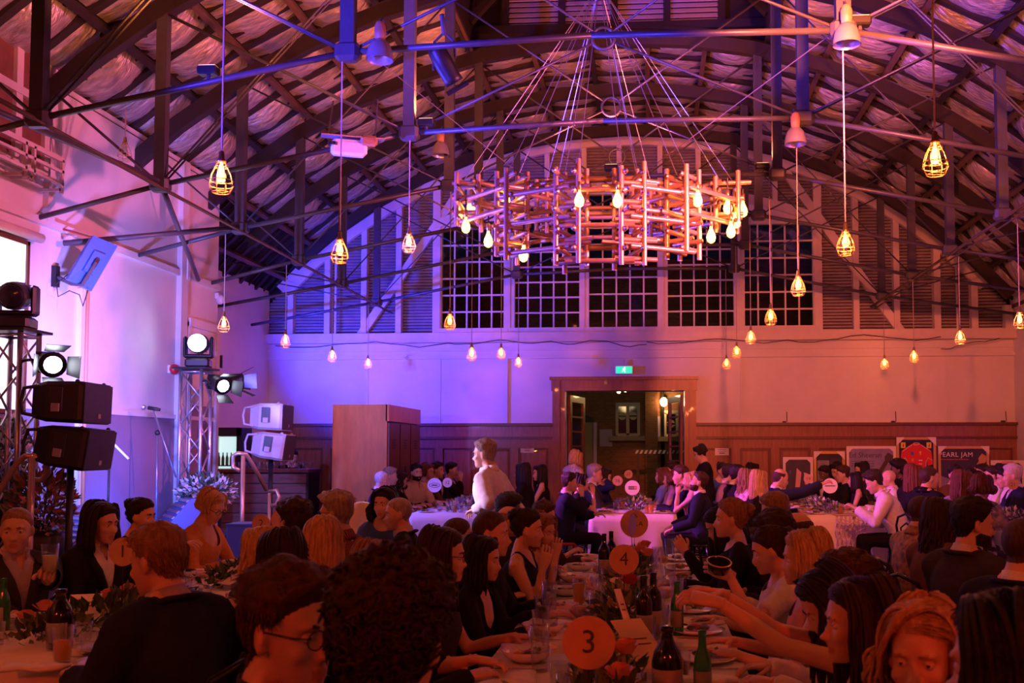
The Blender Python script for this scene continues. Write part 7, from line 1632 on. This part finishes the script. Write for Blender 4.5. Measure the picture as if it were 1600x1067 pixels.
for (px_, py_) in ((140,1022),(172,1018),(205,1000),(78,1000)): p = on_table(px_, py_); put('tumbler', 'tumbler', p[0], p[1], 0, 'clear tumbler near the dark flagon on the sign one table', 'glass', 'tumblers near the flagon')
for (px_, py_, k_, m_, lab) in ((1058,992,'green',green_b,'green beer bottle standing clear beside the leaf runner'), (1098,1100,'green',green_b,'green beer bottle nearest the plates of the sign three table'), (1006,1012,'wine',dark_b,'dark slim bottle of the pair behind the kraft menu'), (1021,1004,'wine',dark_b,'second dark slim bottle of the pair behind the kraft menu'), (944,908,'wine',dark_b,'dark wine bottle hidden behind the sign four disc'), (955,902,'wine',dark_b,'second dark wine bottle behind the sign four disc'), (1043,1095,'flagon',dark_b,'dark flagon with gold cap near the tumbler of spirit'), (93,1012,'flagon',dark_b,'round dark flagon bottle on the sign one table'), (4,985,'green',green_b,'green bottle at the wall side of the sign one table')):
    p = on_table(px_, py_); bottle(p[0], p[1], k_, m_, lab)
card_k = mat('kraft_card', (0.66,0.50,0.30), 0.6, var=0.1)
def card(px_, py_, w_, h_, rz, tilt, m_, lab, lift=0.02):
    p = on_table(px_, py_); t = thing('menu_card', lab, 'menu', (p[0], p[1], ZT+lift), rz); R = rotm('x', tilt)
    MB().cbox(R@np.array((0,0,0.0)), (w_,h_,0.003), R).build('sheet', m_, t, local=True); MB().cbox(R@np.array((0,0.0,0.004)), (w_*0.6,0.006,0.001), R).build('print_line', ink2, t, local=True); MB().cbox(R@np.array((0,0.03,0.004)), (w_*0.5,0.006,0.001), R).build('print_line', ink2, t, local=True)
card(955,930,0.14,0.21,-0.7,0.35,card_k,'kraft menu card lying open by the sign four beers',0.06); card(1003,1055,0.13,0.30,0.5,0.5,card_k,'kraft menu card propped in the leaves by sign three',0.12); card(975,1010,0.03,0.24,0.35,0.7,paper,'narrow white menu slip stuck in the leaves by sign three',0.16); card(1095,985,0.16,0.12,0.2,0.05,card_k,'kraft card flat on the cloth beyond the green bottle'); card(130,975,0.14,0.20,0.4,0.5,paper,'white menu card tilted behind the dark flagon',0.09); card(165,955,0.20,0.14,-0.2,0.1,card_k,'kraft menu card flat near sign one',0.05); card(345,915,0.14,0.24,-0.8,0.4,card_k,'golden menu card leaning near the curled blonde woman',0.08); card(372,920,0.14,0.22,-0.6,0.3,card_k,'second golden menu card near the curled blonde woman',0.08)
put('napkin', 'napkin', *on_table(55,1046)[:2], 0.1, 'long folded white napkin at the end of the sign one table', 'napkin'); put('plate', 'plate', *on_table(170,1040)[:2], 0, 'empty white side plate at the end of the sign one table', 'plate'); put('plate', 'bowl', *on_table(190,1028)[:2], 0, 'shallow bowl with fork behind the empty side plate', 'plate')
p = at(77, 897, 4.66); drink(p[0], 4.66, beer_pale, 0.62, 'glass of cloudy pale beer held by the man in blazer', z=p[2])
p = at(1122, 893, 4.45); t = thing('serving_bowl', 'small dark bowl with golden rim passed over the table', 'bowl', tuple(p)); MB().lathe([(0.02,0),(0.045,0.002),(0.052,0.03),(0.055,0.048),(0.050,0.048),(0.045,0.02),(0.02,0.012)], 20).build('bowl', dark_b, t, True, True); MB().tube([(0.053*math.cos(u),0.053*math.sin(u),0.049) for u in np.linspace(0,2*PI,25)[:-1]], 0.003, 5, closed=True).build('rim', brass, t, True, True); t.rotation_euler = (0.35,0.1,0)
# ------------------------------------------------------------------ table signs
def round_sign(px_, py_, Y, dia, txt, m_, lab, rz=0.0, logo=None, size=0.5):
    p = at(px_, py_, Y); r_ = dia/2; t = thing('table_sign', lab, 'table sign', (p[0], Y, ZT+0.008), rz); zc = p[2]-ZT-0.008
    d = MB().loft([[(r_*math.cos(u), y_, zc+r_*math.sin(u)) for u in np.linspace(0,2*PI,41)[:-1]] for y_ in (-0.002, 0.002)]).build('disc', m_, t, local=True)
    MB().cyl((0,0.004,0.01), (0,0.004,zc-r_*0.9), 0.0022, 6).build('stem', black_paint, t, local=True); MB().lathe([(0.03,0),(0.03,0.006),(0.006,0.012)], 14).build('base', black_paint, t, True, True)
    if txt: o = link('lettering', text_mesh(txt, dia*size, ink2, 0.0006), d); o.location = (0,-0.0032,zc); o.rotation_euler = (PI/2,0,0)
    if logo: logo(d, zc, r_)
    return t
def lg_ara(d, zc, r_):
    o = link('lettering', text_mesh('ARA', r_*0.52, ink2, 0.0006, spacing=1.15), d); o.location = (r_*0.10,-0.0032,zc-r_*0.02); o.rotation_euler = (PI/2,0,0)
    for a in (-1,0,1):
        for b in (-1,0,1): c = np.array(((a+b)*0.1*r_-0.02*r_, -0.0034, zc+r_*0.50+(a-b)*0.1*r_)); MB().prism([c+(0.07*r_,0,0), c+(0,0,0.07*r_), c-(0.07*r_,0,0), c-(0,0,0.07*r_)], (0,-1,0), 0.001).build('lozenge', ink2, d, local=True)
    MB().cbox((0,-0.0034,zc-r_*0.35), (r_*0.25,0.001,r_*0.03)).build('print_line', ink2, d, local=True)
def lg_two(d, zc, r_):
    for k in range(5): MB().cbox((-r_*0.45+k*r_*0.17,-0.0034,zc+r_*0.12), (r_*0.13,0.001,r_*0.20)).build('bold_mark', ink2, d, local=True); MB().cbox((-r_*0.45+k*r_*0.17,-0.0034,zc-r_*0.14), (r_*0.13,0.001,r_*0.20)).build('bold_mark', ink2, d, local=True)
    for z_ in (0.12,-0.14): MB().cbox((r_*0.48,-0.0034,zc+r_*z_), (r_*0.22,0.001,r_*0.20)).build('red_mark', red_ink, d, local=True)
def lg_oval(d, zc, r_):
    MB().tube([(r_*0.75*math.cos(u),-0.0034,zc+r_*0.30*math.sin(u)) for u in np.linspace(0,2*PI,31)[:-1]], r_*0.03, 4, closed=True).build('oval', ink2, d, local=True); MB().cbox((0,-0.0034,zc), (r_*0.8,0.001,r_*0.16)).build('bold_mark', ink2, d, local=True)
def lg_line(d, zc, r_):
    for k in range(9): MB().cbox((-r_*0.62+k*r_*0.155,-0.0034,zc), (r_*0.11,0.001,r_*(0.15+0.05*(k%2)))).build('bold_mark', ink2, d, local=True)
    
round_sign(920,1004,2.66,0.14,'3',kraft,'round kraft table sign with the number three',size=0.62); round_sign(975,874,4.7,0.14,'4',kraft,'round kraft table sign with the number four',size=0.62); round_sign(192,862,4.75,0.14,'1',kraft,'round kraft table sign with the number one, half hidden by the navy suited man',size=0.62)
round_sign(408,818,7.3,0.14,'2',kraft,'round kraft table sign with the number two',size=0.55); round_sign(444,812,7.75,0.20,None,kraft,'blank side of a large round card beside sign two',0.4); round_sign(991,818,7.2,0.20,None,kraft,'large round card with lozenge emblem and the letters ARA',logo=lg_ara); round_sign(988,820,6.9,0.16,None,mat('lilac_disc', (0.40,0.30,0.62), 0.5),'lilac round card turned edge on before the lettered card',1.25)
round_sign(988,762,13.5,0.20,None,white_d,'white round card with bold black and red print',logo=lg_two); round_sign(965,751,14.4,0.145,'16',kraft,'round table sign with the number sixteen'); round_sign(982,741,16.4,0.14,'17',kraft,'round table sign with the number seventeen'); round_sign(699,754,14.4,0.14,'12',white_d,'round table sign with the number twelve'); round_sign(679,758,13.75,0.20,None,white_d,'white round card with an oval emblem beside sign twelve',logo=lg_oval)
round_sign(1263,748,15.3,0.14,'19',kraft,'round table sign with the number nineteen'); round_sign(1297,759,13.5,0.20,None,white_d,'white round card with one line of print beside sign nineteen',logo=lg_line); round_sign(1583,757,12.4,0.125,'21',kraft,'round table sign with the number twenty one')
# ------------------------------------------------------------------ far tables laid
FB = [mat('bloom_blue', (0.22,0.28,0.62), 0.5), mat('bloom_cream', (0.70,0.60,0.45), 0.5), lf1, lf4]
for k, (xa, xb, ya, yb) in FX.items():
    xm = (xa+xb)/2; tn = 'far table of '+k
    t = thing('greenery_runner', 'bed of mixed leaves and blossom down the '+tn, 'foliage', (xm, (ya+yb)/2, ZT+0.008)); leaf_cluster(t, (0,0,0.05), (0.14,(yb-ya)/2-0.1,0.07), int(170*(yb-ya)), 0.07, FB if k == 'sign twelve' else [lf1, lf2, lf4, lf5], 31+len(k), up=0.6)
    y = ya+0.25; i = 0
    while y < yb-0.1:
        for x, s_ in ((xa+0.16,1),(xb-0.16,-1)) if not ('sixteen' in k and y > (ya+yb)/2-0.1) else ((-0.38,1),(-0.12,-1)):
            put('plate', 'plate', x, y, 0, 'white china plate on the '+tn, 'plate', 'plates on the '+tn); put('food_serving', FOOD[i % 5], x, y, i*1.0, 'food heaped on a plate on the '+tn, 'food', 'food on the '+tn, z=ZT+0.012)
            put('tumbler', 'tumbler' if i % 2 else 'tall_glass', x+s_*0.17, y+0.10, 0, 'clear glass on the '+tn, 'glass', 'glasses on the '+tn); put('napkin', 'napkin', x+s_*0.02, y+0.28, i*0.7, 'white napkin on the '+tn, 'napkin', 'napkins on the '+tn)
            if i % 3 == 1: drink(x+s_*0.22, y-0.08, beer, 0.7, 'glass of amber beer on the '+tn, group='beers on the '+tn)
            i += 1
        y += 0.62
p = at(1017, 805, 13.3); drink(p[0]+0.0, 13.25, mat('orange_juice', (0.9,0.45,0.05), 0.3), 0.85, 'tall glass of orange juice at the end of the sign sixteen table')

p = at(566, 830, 8.0); zt = at(566, 784, 8.0)[2]; t = thing('white_chair', 'white draped chair standing behind the plaid shirted man', 'chair', (p[0], 8.0, 0))
MB().loft([[(a_*math.cos(u), 0.05*math.sin(u)-0.02*z_, z_) for u in np.linspace(0,2*PI,21)[:-1]] for a_, z_ in ((0.22,0.02),(0.21,0.45),(0.20,zt-0.25),(0.175,zt-0.10),(0.12,zt-0.02),(0.04,zt))]).build('cover', linen, t, True, True)
MB().cbox((0,-0.22,0.44), (0.42,0.42,0.05), bev=0.02).build('seat', linen, t, local=True)
for sx in (-1,1): MB().cyl((sx*0.18,-0.40,0), (sx*0.18,-0.40,0.43), 0.016, 8).build('leg', white_plastic, t, True, True)
